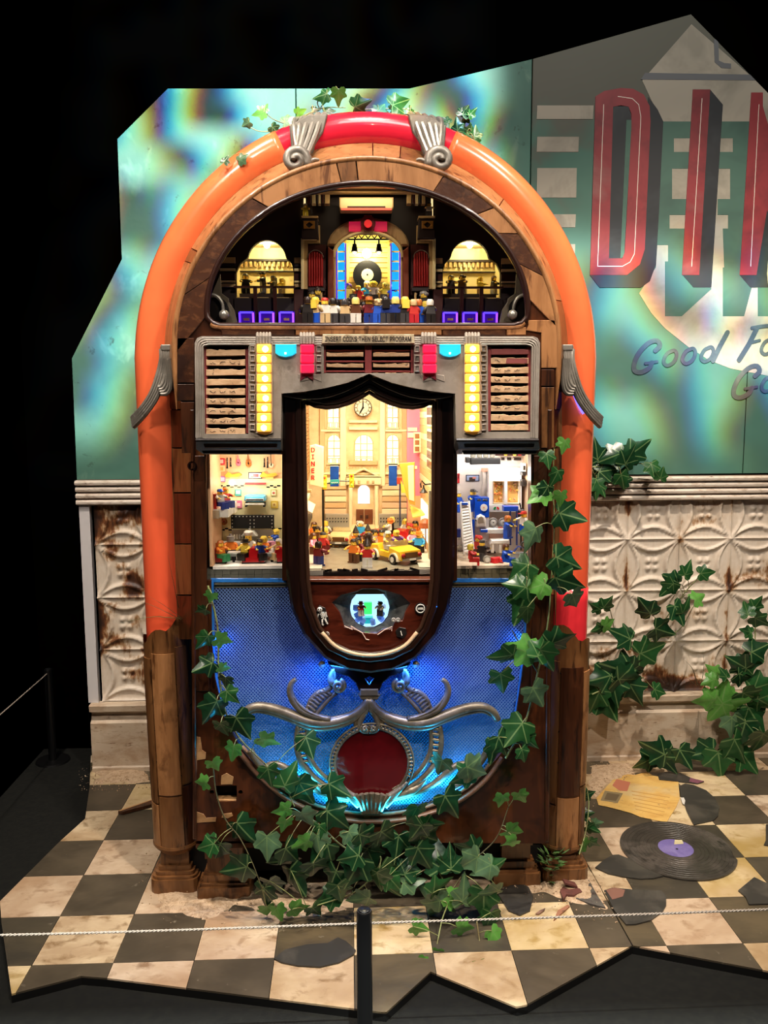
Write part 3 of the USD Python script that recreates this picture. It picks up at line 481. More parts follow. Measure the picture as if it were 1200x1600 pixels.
def button(x0, x1, y0, y1, mat, d=.012, bulb=None):
    p = part(ce, 'button', slab([(x0, y0 + 1.5), (x0 + 1.5, y0), (x1 - 1.5, y0), (x1, y0 + 1.5), (x1, y1 - 1.5), (x1 - 1.5, y1), (x0 + 1.5, y1), (x0, y1 - 1.5)], YC - d, .02, .0022), mat)
    if bulb:
        q = mv(trimesh.creation.icosphere(2, .0056), at((x0 + x1) / 2 + R.uniform(-1, 3), (y0 + y1) / 2 + 1, YC - d)); q.vertices = np.column_stack([q.vertices[:, 0], (q.vertices[:, 1] - (YC - d)) * .3 + YC - d, q.vertices[:, 2]]); part(p, 'bulb', q, bulb, True)
def key(x0, x1, y0, y1): part(ce, 'key', cat(slab([(x0, y0), (x1, y0), (x1, y1), (x0, y1)], YC - .004, .006, .0008, [[(x0 + 1.7, y0 + 1.7), (x1 - 1.7, y0 + 1.7), (x1 - 1.7, y1 - 1.7), (x0 + 1.7, y1 - 1.7)]]), slab([(x0 + 1, y0 + 1), (x1 - 1, y0 + 1), (x1 - 1, y1 - 1), (x0 + 1, y1 - 1)], YC - .0015, .003)), keym)
for s, bx0, kx0 in ((0, 401, 390), (1, 727, 752)):
    part(ce, 'button_bed', slab([(bx0 - 2, 534), (bx0 + 25, 534), (bx0 + 26, 677), (bx0 + 13, 681), (bx0 - 1, 677)], YC - .003, .006, .001), pm('button_bed', 'b0a090', .4, .2))
    for k in range(9): y0 = 537.5 + k * 15.4; button(bx0, bx0 + 22.5, y0, y0 + 13.8, yel, bulb=hot); key(kx0, kx0 + 8.5, y0 + 2, y0 + 12.5)
for s, bx0, kx0 in ((0, 469, 494), (1, 661, 648)):
    for k in range(3): y0 = 538 + k * 15.3; button(bx0, bx0 + 21.5, y0, y0 + 14, redb); key(kx0, kx0 + 8, y0 + 2, y0 + 12.5)
    part(ce, 'ribbon', slab([(bx0 + .5, 584), (bx0 + 20.5, 584), (bx0 + 20.5, 595), (bx0 + 10.5, 588), (bx0 + .5, 595)], YC - .003, .005, .0005), pm('ribbon_red', '6e1f2c', .4)); part(ce, 'ribbon', slab([(bx0 - 4, 584), (bx0 + 33, 586), (bx0 + 34, 597), (bx0 + 21, 592), (bx0, 597)], YC - .0012, .003, .0005), stone)
for x0 in (430, 687):
    p = part(ce, 'blue_window', slab([(x0, 538), (x0 + 33, 538), (x0 + 33, 552), (x0 + 26, 556), (x0 + 16, 558), (x0 + 6, 556), (x0, 552)], YC - .006, .012, .001), cyb); part(p, 'bulb', mv(trimesh.creation.icosphere(2, .0022), at(x0 + 16, 552, YC - .0065)), hotb, True)
for x0, w in ((400, 24), (468, 24), (658, 24), (726, 24)):
    for k in range(5): part(ce, 'top_clip', tube([at(x0 + w * (k + .5) / 5, y, yy) for y, yy in ((521, YC + .03), (522, YC + .004), (526, YC - .004), (537, YC - .004))], .0030, 6), stone)
sg = part(ce, 'sign', slab([(504, 522), (647, 522), (648, 537), (503, 537)], YC - .006, .02, .001), pm('sign_plate', 'cdbb9c', .5, n=[(40, '9a8768', .45, .65, I3)]), label='narrow tan sign above the middle slots')
tmh = meshkit.text_mesh('INSERT COINS;THEN SELECT PROGRAM', .0085, .0008, True); v = tmh.vertices - [(tmh.bounds[0][0] + tmh.bounds[1][0]) / 2, 0, 0]; wd = np.ptp(v[:, 0]); s_ = (at(642, 530, YC)[0] - at(508, 530, YC)[0]) / wd; o_ = at(575.5, 533.3, YC - .006)
part(sg, 'lettering', tm(np.column_stack([v[:, 0] * s_ + o_[0], o_[1] - v[:, 2], v[:, 1] + o_[2]]), tmh.faces[:, [0, 2, 1]]), pm('sign_letters', '33221a', .6))
for x0, x1, k in ((306, 439, 0), (713, 841, 1)):                          # wedge under each wing
    A = [at(x0, 686, YC), at(x1, 686, YC), at(x1 + (3 if k == 0 else -2), 709, YF), at(x0 + (6 if k == 0 else 4), 709, YF)]; Bk = [a + [0, .08, 0] for a in A[:2]] + [A[2], A[3]]; z0 = A[2][2]
    vv = np.array([A[0], A[1], (A[1] + A[2]) / 2 + [0, -.02, -.004], (A[0] + A[3]) / 2 + [0, -.02, -.004], [A[1][0], YF, z0], [A[0][0], YF, z0], [A[1][0], YF, A[1][2]], [A[0][0], YF, A[0][2]]])
    ff = [(0, 1, 2), (0, 2, 3), (3, 2, 4), (3, 4, 5), (1, 6, 4), (1, 4, 2), (0, 5, 7), (0, 3, 5)]
    w_ = part(ce, 'wing_underside', tm(vv, ff), stone2); part(w_, 'trim', tube([A[0] + [0, -.001, -.002], A[1] + [0, -.001, -.002]], .0035, 6), DK)
    part(w_, 'wood_insert', slab([(x0 + 11, 692), (x1 - 5, 692), (x1 - 7, 700), (x0 + 14, 700)], YC + .008, .02, .001), [WM, stone2][k]); part(w_, 'lower_trim', slab([(x0 + 8, 702), (x1 + 2, 702), (x1 + 2, 710), (x0 + 12, 710)], YC + .035, .05, .002), DK)
# ------------------------------------------------------------------ U shaped door
YU = .062
up_ = Polygon(pl(UO, YU)); ui = Polygon(pl(UI, YU))
dr = sub(jb, 'window_door', 'dark lacquered U-shaped door frame')
mid = up_.buffer(-.012)
part(dr, 'outer_frame', prism(up_.difference(ui.buffer(.008)), YU, YU + .055, .006), DK)
part(dr, 'middle_moulding', prism(ui.buffer(.016).difference(ui.buffer(.004)), YU - .005, YU + .02, .003), pm('door_brown', '24120c', .3, coat=.4))
part(dr, 'inner_bead', tube([at(x, y, YU) for x, y in UI], .0042, 8, closed=True), pm('bead_wood', '3a2418', .35, coat=.3), True)
part(dr, 'top_moulding', tube(pxp([(438, 616), (475, 621), (510, 619), (545, 607), (577, 590)], YU - .008, 24), .0042, 7), DK, True); part(dr, 'top_moulding', tube(pxp([(577, 590), (610, 607), (645, 619), (680, 621), (716, 616)], YU - .008, 24), .0042, 7), DK, True)
part(dr, 'gilt_edge', tube(pxp([(503, 988), (522, 1008), (548, 1020), (578, 1024), (608, 1020), (634, 1008), (652, 988)], YU - .003, 24), .0042, 7), pm('gilt_edge', 'd9b894', .3, coat=.4), True)
# lower plaque of the door with its broken opening
YP = YU + .012
hole = [(519, 942), (533, 930), (557, 924), (566, 920), (590, 920), (603, 923), (627, 930), (641, 943), (634, 955), (629, 970), (617, 972), (613, 982), (598, 984), (589, 990), (566, 988), (552, 982), (538, 980), (534, 965), (531, 957)]
plq = ui.buffer(.006).intersection(sbox(-1, 0, 1, at(580, 909, YP)[2])).difference(Polygon(pl(hole, YP)))
pq = part(dr, 'lower_panel', prism(plq, YP, YP + .012, .001), pm('mahogany', '4a1c10', .25, n=[(1, '5e2616', .45, .65, (14, 14, 60)), (1, '331008', .55, .68, (20, 20, 80))], coat=.4))
part(pq, 'panel_ledge', slab([(478, 905), (677, 905), (677, 910), (478, 910)], YP - .006, .03, .001), pm('ledge_wood', '5a2c1c', .3, coat=.3))
rock = pm('grey_rock', '6d6a64', .8, n=[(60, '4c4a45', .45, .65, I3)], bump=(80, .001)); crys = pm('ice_crystal', 'dbe8f4', .25, spec=.6, emit=('b8d0f4', .55)); ice2 = pm('blue_crystal', '6f93d0', .2, emit=('4f78d8', .25))
inn = [(577.7 + 30 * math.cos(a), 950 - 30 * math.sin(a)) for a in np.linspace(0, 2 * np.pi, len(hole), endpoint=False)]
h0 = np.array([at(x, y, YP + .012) for x, y in hole]); ang = np.arctan2(950 - np.array(hole)[:, 1], np.array(hole)[:, 0] - 577.7); h1 = np.array([at(577.7 + 31 * math.cos(a), 950 - 31 * math.sin(a), YP + .05) for a in ang]); n = len(hole)
part(pq, 'broken_rock', tm(np.vstack([h0, h1]), [t for i in range(n) for t in ((i, (i + 1) % n, n + (i + 1) % n), (i, n + (i + 1) % n, n + i))]), rock)
edge = [(538, 978), (551, 984), (548, 978), (566, 989), (572, 999), (577, 1000), (590, 992), (601, 984), (613, 979), (612, 986)]
part(pq, 'broken_edge', tube([at(x, y, YP - .002) for x, y in edge[:6]], .0012, 5), pm('chalk_edge', 'd8b8a8', .6)); part(pq, 'broken_edge', tube([at(x, y, YP - .002) for x, y in edge[6:]], .0012, 5), MATS['chalk_edge'])
cv = thing('crystal_cave', 'small ice-blue crystal cave glowing in the broken lower door panel', 'crystal cave', loc=(at(578, 950, .1)[0], .11, at(578, 985, .12)[2]))
part(cv, 'cave_wall', mv(rot(lathe([(.040, 0), (.043, .03), (.034, .07), (0, .075)], 14), -math.pi / 2, [1, 0, 0]), at(577.7, 950, .125)), crys)
for k in range(15):
    a = R.uniform(math.pi * .95, math.pi * 2.05); r_ = R.uniform(20, 29); p = at(577.7 + r_ * math.cos(a), 950 - r_ * math.sin(a), R.uniform(.118, .145)); q = at(577.7 + (r_ - 11) * math.cos(a), 950 - (r_ - 11) * math.sin(a), .128)
    part(cv, 'crystal', frame_sweep([p, (p + q * 2) / 3, q], circ(.006, 5), [.9, 1, .05]), R.choice([crys, ice2]))
part(cv, 'green_lamp', mv(bx((0, 0, 0), (.016, .01, .024)), at(575, 950, .15)), lamp('35e05a', 1.6)); part(cv, 'teal_block', mv(bx((0, 0, 0), (.02, .02, .012)), at(575, 968, .145)), pm('teal_crystal', '35c8c0', .2, emit=('20b8b8', .4)))
# badges stuck on the panel
def disc(px, py, Y, r, mat, name, label, category, ringm=None, d=.003):
    t_ = thing(name, label, category, loc=at(px, py, Y)); part(t_, 'disc', mv(lathe([(0, 0), (r, 0), (r, -d), (0, -d)], 18, 'y'), at(px, py, Y - d)), mat)
    if ringm: part(t_, 'ring', mv(rot(trimesh.creation.torus(r * .72, r * .12, 16, 6), math.pi / 2, [1, 0, 0]), at(px, py, Y - d)), ringm)
    return t_
wh = pm('white_plastic', 'd9d5cc', .35)
b_ = disc(657, 951, YP - .0006, .0115, pm('badge_black', '1a1716', .4), 'round_badge', 'round black badge with a white ring at the right of the lower door panel', 'badge', wh); part(b_, 'centre', mv(bx((0, 0, 0), (.011, .002, .0035)), at(657, 951, YP - .004)), wh)
disc(511, 991, YP - .0006, .0046, wh, 'round_stud', 'single tiny white ring stud low on the left of the door panel', 'stud', pm('stud_hole', '2a1a14', .6))
for k, x in enumerate((615, 622)): disc(x, 969, YP + .001, .0042, wh, 'round_stud', ['left one of two white studs at the right corner of the broken opening', 'right one of two white studs at the right corner of the broken opening'][k], 'stud', pm('stud_hole', '2a1a14', .6))
hx = thing('black_plate', 'black hexagonal plate with a pale pin low on the right of the door panel', 'plate', loc=at(627, 989, YP)); part(hx, 'plate', slab([(618, 986), (624, 980), (634, 982), (636, 991), (629, 998), (620, 995)], YP - .003, .0025, .0006), pm('badge_black', '1a1716', .4)); part(hx, 'pin', tube([at(626, 986, YP - .004), at(628, 993, YP - .005)], .0012, 6), wh)
# toy skeleton lying on the panel
sk = thing('toy_skeleton', 'white toy skeleton lying on the lower left of the mahogany door panel', 'toy skeleton', loc=at(503, 962, YP)); Y1 = YP - .004
part(sk, 'backing', slab([(494, 956), (499, 946), (508, 950), (514, 968), (510, 977), (500, 975)], YP - .0025, .0022, .0005), pm('badge_black', '1a1716', .4))
hd = mv(trimesh.creation.icosphere(2, .0052), at(499.5, 952.5, Y1)); h_ = part(sk, 'skull', hd, wh, True); part(h_, 'eye_sockets', cat(*[mv(trimesh.creation.icosphere(1, .0013), at(x, 952, Y1 - .0045)) for x in (498, 501)]), BLK)
part(sk, 'ribcage', cat(*[tube(pxp([(499 + k, 957.5 + 2.4 * k), (503 + k, 956.5 + 2.4 * k), (507 + k, 957 + 2.4 * k)], Y1, 6), .0011, 5) for k in range(4)], tube([at(502, 956, Y1), at(506, 968, Y1)], .0014, 5)), wh)
for x0, y0, x1, y1 in ((498, 959, 496, 968), (509, 956, 511, 964)): part(sk, 'arm', tube([at(x0, y0, Y1), at((x0 + x1) / 2 - .8, (y0 + y1) / 2, Y1 - .001), at(x1, y1, Y1)], .0014, 5), wh)
for x0, y0, x1, y1 in ((504, 967, 504, 976), (508, 966, 511, 974)): part(sk, 'leg', tube([at(x0, y0, Y1), at((x0 + x1) / 2 - .5, (y0 + y1) / 2, Y1 - .001), at(x1, y1, Y1), at(x1 + 1.5, y1 + .5, Y1 - .001)], .0019, 6), wh)
# ------------------------------------------------------------------ blue grille
YG = .118
gpoly = Polygon(pl(GR, YG)).buffer(.012).difference(Polygon(pl(UO, YG)).buffer(-.02))
mesh_m = pm('mesh_blue', '7f9fd6', .42, .1, spec=.6); grl = sub(jb, 'speaker_grille', 'blue perforated metal grille')
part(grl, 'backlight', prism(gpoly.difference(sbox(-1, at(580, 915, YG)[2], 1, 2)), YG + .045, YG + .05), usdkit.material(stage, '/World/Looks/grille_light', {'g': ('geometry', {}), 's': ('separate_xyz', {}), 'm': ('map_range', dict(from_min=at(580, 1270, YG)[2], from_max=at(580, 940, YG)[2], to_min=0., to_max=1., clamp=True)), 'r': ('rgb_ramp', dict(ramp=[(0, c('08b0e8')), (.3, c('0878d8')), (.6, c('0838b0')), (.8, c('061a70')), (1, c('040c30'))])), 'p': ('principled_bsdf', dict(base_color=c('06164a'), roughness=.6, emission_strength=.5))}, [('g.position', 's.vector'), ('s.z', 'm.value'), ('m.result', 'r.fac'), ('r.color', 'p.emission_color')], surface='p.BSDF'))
px_, pz_ = .0068, .0038; bw = .0007; gb = gpoly.bounds; V_, F_ = [], []; n0 = 0
from shapely.prepared import prep
pg = prep(gpoly); nz = int((gb[3] - gb[1]) / pz_) + 1; nxc = int((gb[2] - gb[0]) / px_) + 1; nodes = {}
for r_ in range(nz):
    for q_ in range(nxc):
        x = gb[0] + (q_ + .5 * (r_ % 2)) * px_; z = gb[1] + r_ * pz_
        if not pg.contains(Point(x, z)): continue
        for dx in (-.5, .5):                                           # two strands leave each node upwards
            x2, z2 = x + dx * px_, z + pz_; d = np.array([x2 - x, z2 - z]); L = np.linalg.norm(d); nrm = np.array([-d[1], d[0]]) / L * bw
            a, b = np.array([x, z]), np.array([x2, z2])
            V_ += [(a[0] + nrm[0], YG - .0006, a[1] + nrm[1]), (a[0] - nrm[0], YG - .0006, a[1] - nrm[1]), (b[0] - nrm[0], YG - .0006, b[1] - nrm[1]), (b[0] + nrm[0], YG - .0006, b[1] + nrm[1]), (a[0] - nrm[0], YG + .0016, a[1] - nrm[1]), (b[0] - nrm[0], YG + .0016, b[1] - nrm[1]), (a[0] + nrm[0], YG + .0016, a[1] + nrm[1]), (b[0] + nrm[0], YG + .0016, b[1] + nrm[1])]
            F_ += [(n0, n0 + 1, n0 + 2), (n0, n0 + 2, n0 + 3), (n0 + 1, n0 + 4, n0 + 5), (n0 + 1, n0 + 5, n0 + 2), (n0, n0 + 3, n0 + 7), (n0, n0 + 7, n0 + 6)]; n0 += 8
part(grl, 'mesh_screen', tm(V_, F_), mesh_m, kind='stuff')
bl = pm('grille_rim_blue', '2f7fd8', .35, spec=.6)
part(grl, 'top_rail', slab([(328, 903), (447, 903), (447, 911), (328, 911)], YG - .006, .012, .002), bl); part(grl, 'top_rail', slab([(706, 903), (828, 903), (828, 911), (706, 911)], YG - .006, .012, .002), bl)
part(grl, 'side_rim', tube(pxp(GR[:7], YG - .008, 24), .0055, 7), bl, True); part(grl, 'side_rim', tube(pxp(GR[12:], YG - .008, 24), .0055, 7), bl, True)
lm = pm('lower_moulding', '6e4c38', .35, n=[(20, '6e5040', .45, .65, I3)], coat=.3)
part(jb, 'lower_moulding', tube(pxp([(371, 1172), (405, 1212), (447, 1247), (500, 1272), (545, 1281), (580, 1283), (630, 1280), (685, 1266), (725, 1246), (760, 1217), (785, 1184)], YF - .002, 40), .0075, 8, r2=.005), lm, True); part(jb, 'lower_moulding', tube(pxp([(378, 1166), (412, 1203), (452, 1236), (505, 1262), (580, 1272), (640, 1267), (690, 1252), (735, 1226), (770, 1188)], YF + .001, 40), .004, 8), pm('moulding_light', '9a7a62', .35), True)
# ------------------------------------------------------------------ cast scrollwork over the grille
sw = sub(jb, 'scroll_ornament', 'cast grey scrollwork with a dark red disc'); YS = YF - .004
def rib(pxs, w, Y=YS, n=30, s=None, name='scroll_arm', k=9, r2=None, mat=bronze): return part(sw, name, tube(pxp(pxs, Y, n), w * TH, k, scale=s, r2=r2), mat, True)
TH = 1.55
def taper(n, a, b, cc): return np.interp(np.linspace(0, 1, n), [0, .5, 1], [a, b, cc])
for s, mx in ((1, lambda x: x), (-1, lambda x: 1153 - x)):
    def m(*p): return [(mx(x), y) for x, y in p]
    for dy, dw in ((-6, .0036), (5, .0042)): rib([(x, y + dy * min(1, abs(x - mx(577)) / 30)) for x, y in m((577, 1094), (566, 1110), (545, 1123), (515, 1131), (485, 1130), (455, 1119), (425, 1109), (400, 1106), (385, 1113))], dw, YS + (.001 if dy < 0 else -.001), s=taper(30, .8, 1.3, .5), name='leaf_rib')
    rib(m((577, 1092), (566, 1108), (545, 1121), (515, 1129), (485, 1128), (455, 1117), (425, 1107), (400, 1104), (383, 1112), (375, 1125)), .0062, s=taper(30, .9, 1.25, .75)); rib(m((560, 1113), (540, 1127), (512, 1135), (484, 1134), (456, 1124), (430, 1114)), .0035, YS - .003, s=taper(30, .5, 1, .4))
    rib(m((516, 1124), (492, 1119), (472, 1110), (459, 1096), (453, 1080), (456, 1067), (463, 1061)), .0048, YS - .003, s=taper(30, .9, 1.1, .6)); rib(m((505, 1122), (480, 1111), (466, 1099), (458, 1088)), .0024, YS - .007, s=taper(30, .6, 1, .4))
    for k in range(8):                                                # ribbed strap rising to the volute
        t0 = k / 8; a = np.array((484, 1112)) * (1 - t0) + np.array((517, 1078)) * t0 + np.array((-4 * math.sin(t0 * 3.1), -4 * math.sin(t0 * 3.1)))
        part(sw, 'strap_bead', tube(pxp([(mx(a[0] - 6), a[1] - 5), (mx(a[0]), a[1]), (mx(a[0] + 6), a[1] + 5)], YS - .002, 5), .0036, 6), bronze, True)
    rib(m((480, 1108), (487, 1092), (498, 1082), (511, 1078), (520, 1068), (521, 1052), (520, 1044)), .0038, s=taper(30, .8, 1, .9)); rib(m((491, 1119), (502, 1106), (516, 1090), (526, 1082)), .0030)
    part(sw, 'volute', tube(spiral(mx(529), 1072, 10.5, 1.7, YS - .006, flip=-s, start=1.8), .0042, 8, scale=np.linspace(1.1, .6, 28)), bronze, True)
    rib(m((520, 1046), (516, 1058), (520, 1068), (528, 1064)), .0042, YS - .006, s=taper(30, .5, 1.1, .7)); part(sw, 'knob', mv(trimesh.creation.icosphere(2, .007), at(mx(503), 1038, YS)), bronze, True)
    # lower ribbed strap from the arm to the foot shell
    for k in range(7): a = (473 + [0, -.6, -1, -1, 0, 1.4, 3.2][k], 1139 + 8.5 * k); part(sw, 'strap_bead', tube(pxp([(mx(a[0] - 7), a[1] + 1), (mx(a[0]), a[1]), (mx(a[0] + 6), a[1] - 1)], YS - .001, 5), .0040, 6), bronze, True)
    rib(m((466, 1134), (464, 1150), (465, 1172), (471, 1190), (483, 1207), (500, 1222), (520, 1234), (545, 1243)), .0042, s=taper(30, .8, 1.1, .7)); rib(m((481, 1134), (479, 1150), (480, 1172), (487, 1190), (498, 1205), (515, 1219), (540, 1232)), .0035, s=taper(30, .8, 1.1, .7))
    rib(m((486, 1216), (500, 1230), (522, 1240), (550, 1248)), .0055, YS - .002, s=taper(30, .3, 1.1, .6)); rib(m((410, 1206), (418, 1196), (432, 1194), (446, 1200), (460, 1213), (480, 1228), (510, 1241), (545, 1250)), .0046, s=taper(30, .7, 1.1, .7)); rib(m((391, 1172), (402, 1190), (425, 1216), (455, 1236)), .0045)
    # ornament between the arms
    rib(m((576, 1096), (572, 1110), (565, 1122), (562, 1133), (567, 1141), (576, 1142)), .0040, YS - .002); rib(m((571, 1095), (563, 1110), (556, 1124), (556, 1135)), .0030); part(sw, 'curl', tube(spiral(mx(571), 1139, 5, 1.2, YS - .005, flip=s), .0022, 6), bronze, True)
part(sw, 'yoke', slab([(512, 1036), (522, 1050), (545, 1058), (556, 1068), (561, 1080), (593, 1080), (598, 1068), (609, 1058), (632, 1050), (642, 1036)], YS - .004, .014, .002, [[(571, 1060), (577, 1057), (583, 1060), (577, 1068)]]), DK)
part(sw, 'collar', slab([(563, 1077), (591, 1077), (592, 1088), (562, 1088)], YS - .008, .018, .002), bronze); part(sw, 'collar', slab([(560, 1086), (594, 1086), (590, 1094), (564, 1094)], YS - .005, .014, .002), bronze)
rib([(800, 1130), (796, 1142), (788, 1146), (786, 1138), (792, 1133)], .0035, name='end_curl')
ds = at(581, 1192, YS); pc = sc(YS, 581, 1192)
part(sw, 'red_disc', mv(lathe([(0, -.004), (56.5 * pc, -.004), (56.5 * pc, .003), (0, .003)], 48, 'y'), ds), pm('disc_red', '5c0a10', .16, coat=.7, n=[(9, '470609', .45, .7, I3)]), 30)
rg = part(sw, 'disc_ring', mv(rot(trimesh.creation.torus(58.5 * pc, .0042, 48, 8), math.pi / 2, [1, 0, 0]), ds + [0, -.003, 0]), bronze, True)
for k in range(64):
    a = 2 * np.pi * (k + .5) / 64
    if a < math.pi * 1.12 or a > math.pi * 1.88: d_ = np.array([math.cos(a), 0, math.sin(a)]); part(rg, 'flute', tube([ds + d_ * 57 * pc + [0, -.005, 0], ds + d_ * 63.5 * pc + [0, -.007, 0]], .0019, 5), bronze)
part(rg, 'rim', mv(rot(trimesh.creation.torus(65 * pc, .0026, 56, 6), math.pi / 2, [1, 0, 0]), ds + [0, -.004, 0]), bronze, True)
ms = []
for k in range(7): t_ = k / 6 - .5; ms.append(tube(pxp([(581 + 52 * t_, 1239 + abs(t_) * 6), (581 + 38 * t_, 1253), (581 + 26 * t_, 1270)], [YS - .014, YS - .014, YS - .008], 8), .0055, 7, scale=np.linspace(1.1, .75, 8)))
part(sw, 'shell', cat(ms), bronze, 40)
for s, mx in ((1, lambda x: x), (-1, lambda x: 1162 - x)):
    for k in range(4): rib([(mx(526 + k * 4), 1222 + k * 4), (mx(540 + k * 3), 1236 + k * 4), (mx(560), 1248 + k * 4)], .0040, YS - .006, 12, s=taper(12, .4, 1, .9), name='leaf_rib', mat=steel)
# ------------------------------------------------------------------ toy figures
def tint(h): return plain(h)
SKIN = 'f0c445'
LEG = prism(Polygon([(-.2, 0), (-.015, 0), (-.015, .37), (-.2, .37)]), -.10, .10, .012); LEGS = [cat(LEG, bx((-.1075, -.06, .03), (.185, .2, .06)))]; LEGS.append(rot(LEGS[0], 0, [0, 0, 1])); LEGS[1].vertices = LEGS[1].vertices * [-1, 1, 1]; LEGS[1].faces = LEGS[1].faces[:, ::-1]
HIP = bx((0, 0, .385), (.40, .19, .05)); SLEG = [cat(bx((x, -.16, .30), (.185, .42, .17)), bx((x, -.34, .22), (.185, .10, .30))) for x in (-.1, .1)]
TORSO = tm([(-.2, -.1, .40), (.2, -.1, .40), (.2, .1, .40), (-.2, .1, .40), (-.145, -.085, .70), (.145, -.085, .70), (.145, .085, .70), (-.145, .085, .70)], [(0, 1, 5), (0, 5, 4), (1, 2, 6), (1, 6, 5), (2, 3, 7), (2, 7, 6), (3, 0, 4), (3, 4, 7), (4, 5, 6), (4, 6, 7), (0, 2, 1), (0, 3, 2)])
HEAD = mv(lathe([(0, 0), (.105, 0), (.128, .02), (.128, .19), (.105, .225), (.05, .225), (.05, .25), (0, .25)], 14), (0, 0, .715))
FACE = cat(*[mv(rot(lathe([(0, 0), (.016, 0), (.016, .006), (0, .006)], 8), math.pi / 2, [1, 0, 0]), (x, -.1225, .85)) for x in (-.045, .045)], tube([(-.05, -.122, .785), (0, -.131, .775), (.05, -.122, .785)], .007, 4))
def armset(up):
    out, hands = [], []
    for s, u in ((-1, up[0]), (1, up[1])):
        el, hn = {0: ((.235, .0, .54), (.245, -.10, .44)), 1: ((.25, -.10, .60), (.24, -.22, .60)), 2: ((.27, -.05, .72), (.29, -.10, .86)), 3: ((.22, -.12, .56), (.12, -.24, .56))}[u]
        S3 = np.array([s, 1, 1]); out.append(tube(smooth_path([np.array((.15, 0, .665)) * S3, np.array(el) * S3, np.array(hn) * S3], 6), .062, 7, scale=[.9, 1.15, 1.1, 1., .95, .85])); h = np.array(hn) * S3
        hands.append(cat(tube([h, h + [0, -.03, -.015]], .035, 6), rot(mv(trimesh.creation.torus(.045, .022, 8, 5), (0, 0, 0)), 0, [0, 0, 1]).apply_translation(h + [0, -.075, -.03])))
    return out, hands
def hairmesh(k):
    cap = lathe([(.142, -.06), (.15, .05), (.14, .13), (.10, .185), (0, .20)], 14)
    if k == 'bald': return None
    if k == 'cap': return mv(cat(lathe([(.135, .06), (.14, .10), (.11, .17), (0, .19)], 14), bx((0, -.17, .075), (.22, .16, .025))), (0, 0, .79))
    if k == 'hat': return mv(cat(lathe([(.22, .05), (.225, .07), (.14, .08), (.125, .20), (0, .21)], 16)), (0, 0, .79))
    if k == 'chef': return mv(lathe([(.125, .05), (.12, .12), (.17, .17), (.18, .25), (.11, .32), (0, .33)], 14), (0, 0, .79))
    if k == 'peak': return mv(lathe([(.15, .05), (.15, .07), (.02, .36), (0, .37)], 12), (0, 0, .79))
    v = cap.vertices; m = (v[:, 1] < -.03) & (v[:, 2] < .10); v[m, 2] = np.maximum(v[m, 2], .085)
    if k == 'long': cap = cat(cap, tm(*(lambda b: (b.vertices * [1, 1, 1], b.faces))(bx((0, .10, -.08), (.27, .12, .30)))))
    if k == 'puff': cap = cat(cap, *[mv(trimesh.creation.icosphere(1, .07), (.12 * math.cos(a), .12 * math.sin(a) * .8 + .02, .08 + .05 * math.sin(3 * a))) for a in np.linspace(0, 2 * np.pi, 8)[:-1]])
    if k == 'bun': cap = cat(cap, mv(trimesh.creation.icosphere(1, .08), (0, .08, .20)))
    if k == 'robot': cap = lathe([(.15, -.06), (.16, .14), (.06, .17), (.05, .24), (0, .25)], 10)
    return mv(cap, (0, 0, .79))
FIGS = []
def figure(pos, h, hair, torso, legs, style='short', face=0., arms=(0, 0), sit=False, skin=SKIN, label='', group='toy figures', extra=None):
    """pos is the point its feet (or its seat, when sitting) stand on; h metres tall; face turns it: 0 looks at the viewer"""
    t = thing('toy_figure', label, 'toy figure', group, loc=pos, rz=face); dz = -.22 if sit else 0; FIGS.append((label, t))
    def put(name, m, col, sm=False): m = m.copy(); m.vertices = (m.vertices + [0, 0, dz]) * h; return part(t, name, m, tint(col), sm, local=True)
    if sit:
        for m in SLEG: put('leg', m, legs)
    elif style == 'dress': put('skirt', lathe([(.24, 0), (.24, .05), (.17, .40), (0, .41)], 10), legs)
    else:
        for m in LEGS: put('leg', m, legs)
    put('hips', HIP, legs); put('torso', TORSO, torso); a, hd = armset(arms)
    for m in a: put('arm', m, torso, True)
    for m in hd: put('hand', m, skin)
    hp = put('head', HEAD, skin, 40); q = FACE.copy(); q.vertices = (q.vertices + [0, 0, dz]) * h; part(hp, 'face', q, tint('1c1512'), local=True)
    hm = hairmesh('long' if style == 'dress' else style)
    if hm is not None: put({'cap': 'cap', 'hat': 'hat', 'chef': 'hat', 'peak': 'hat'}.get(style, 'hair'), hm, hair, 40)
    return t
NAMES = {'1c1512': 'black', '2a1a12': 'dark brown', '5a3218': 'brown', 'e8c84a': 'blond', 'f0d878': 'pale blond', 'c03028': 'red', 'd8d0c4': 'white', 'b8682c': 'ginger', '8a8580': 'grey', '2050b8': 'blue', '1a3078': 'navy', '38a0d8': 'sky blue', 'b02028': 'crimson', 'e07828': 'orange', 'c8a878': 'tan', '7a4a9a': 'purple', '2a7a48': 'green', 'e8a0b8': 'pink', '3a3636': 'charcoal', 'e8d040': 'yellow', '6a1a20': 'maroon', '30b0b0': 'teal', 'a89070': 'khaki'}
ORD = 'first second third fourth fifth sixth seventh eighth ninth tenth eleventh twelfth thirteenth fourteenth fifteenth'.split()
HN = {'short': 'hair', 'long': 'long hair', 'cap': 'cap', 'hat': 'brimmed hat', 'chef': 'tall chef hat', 'peak': 'pointed hat', 'puff': 'curly hair', 'bun': 'hair bun', 'bald': 'bare head', 'dress': 'long hair', 'robot': 'helmet'}
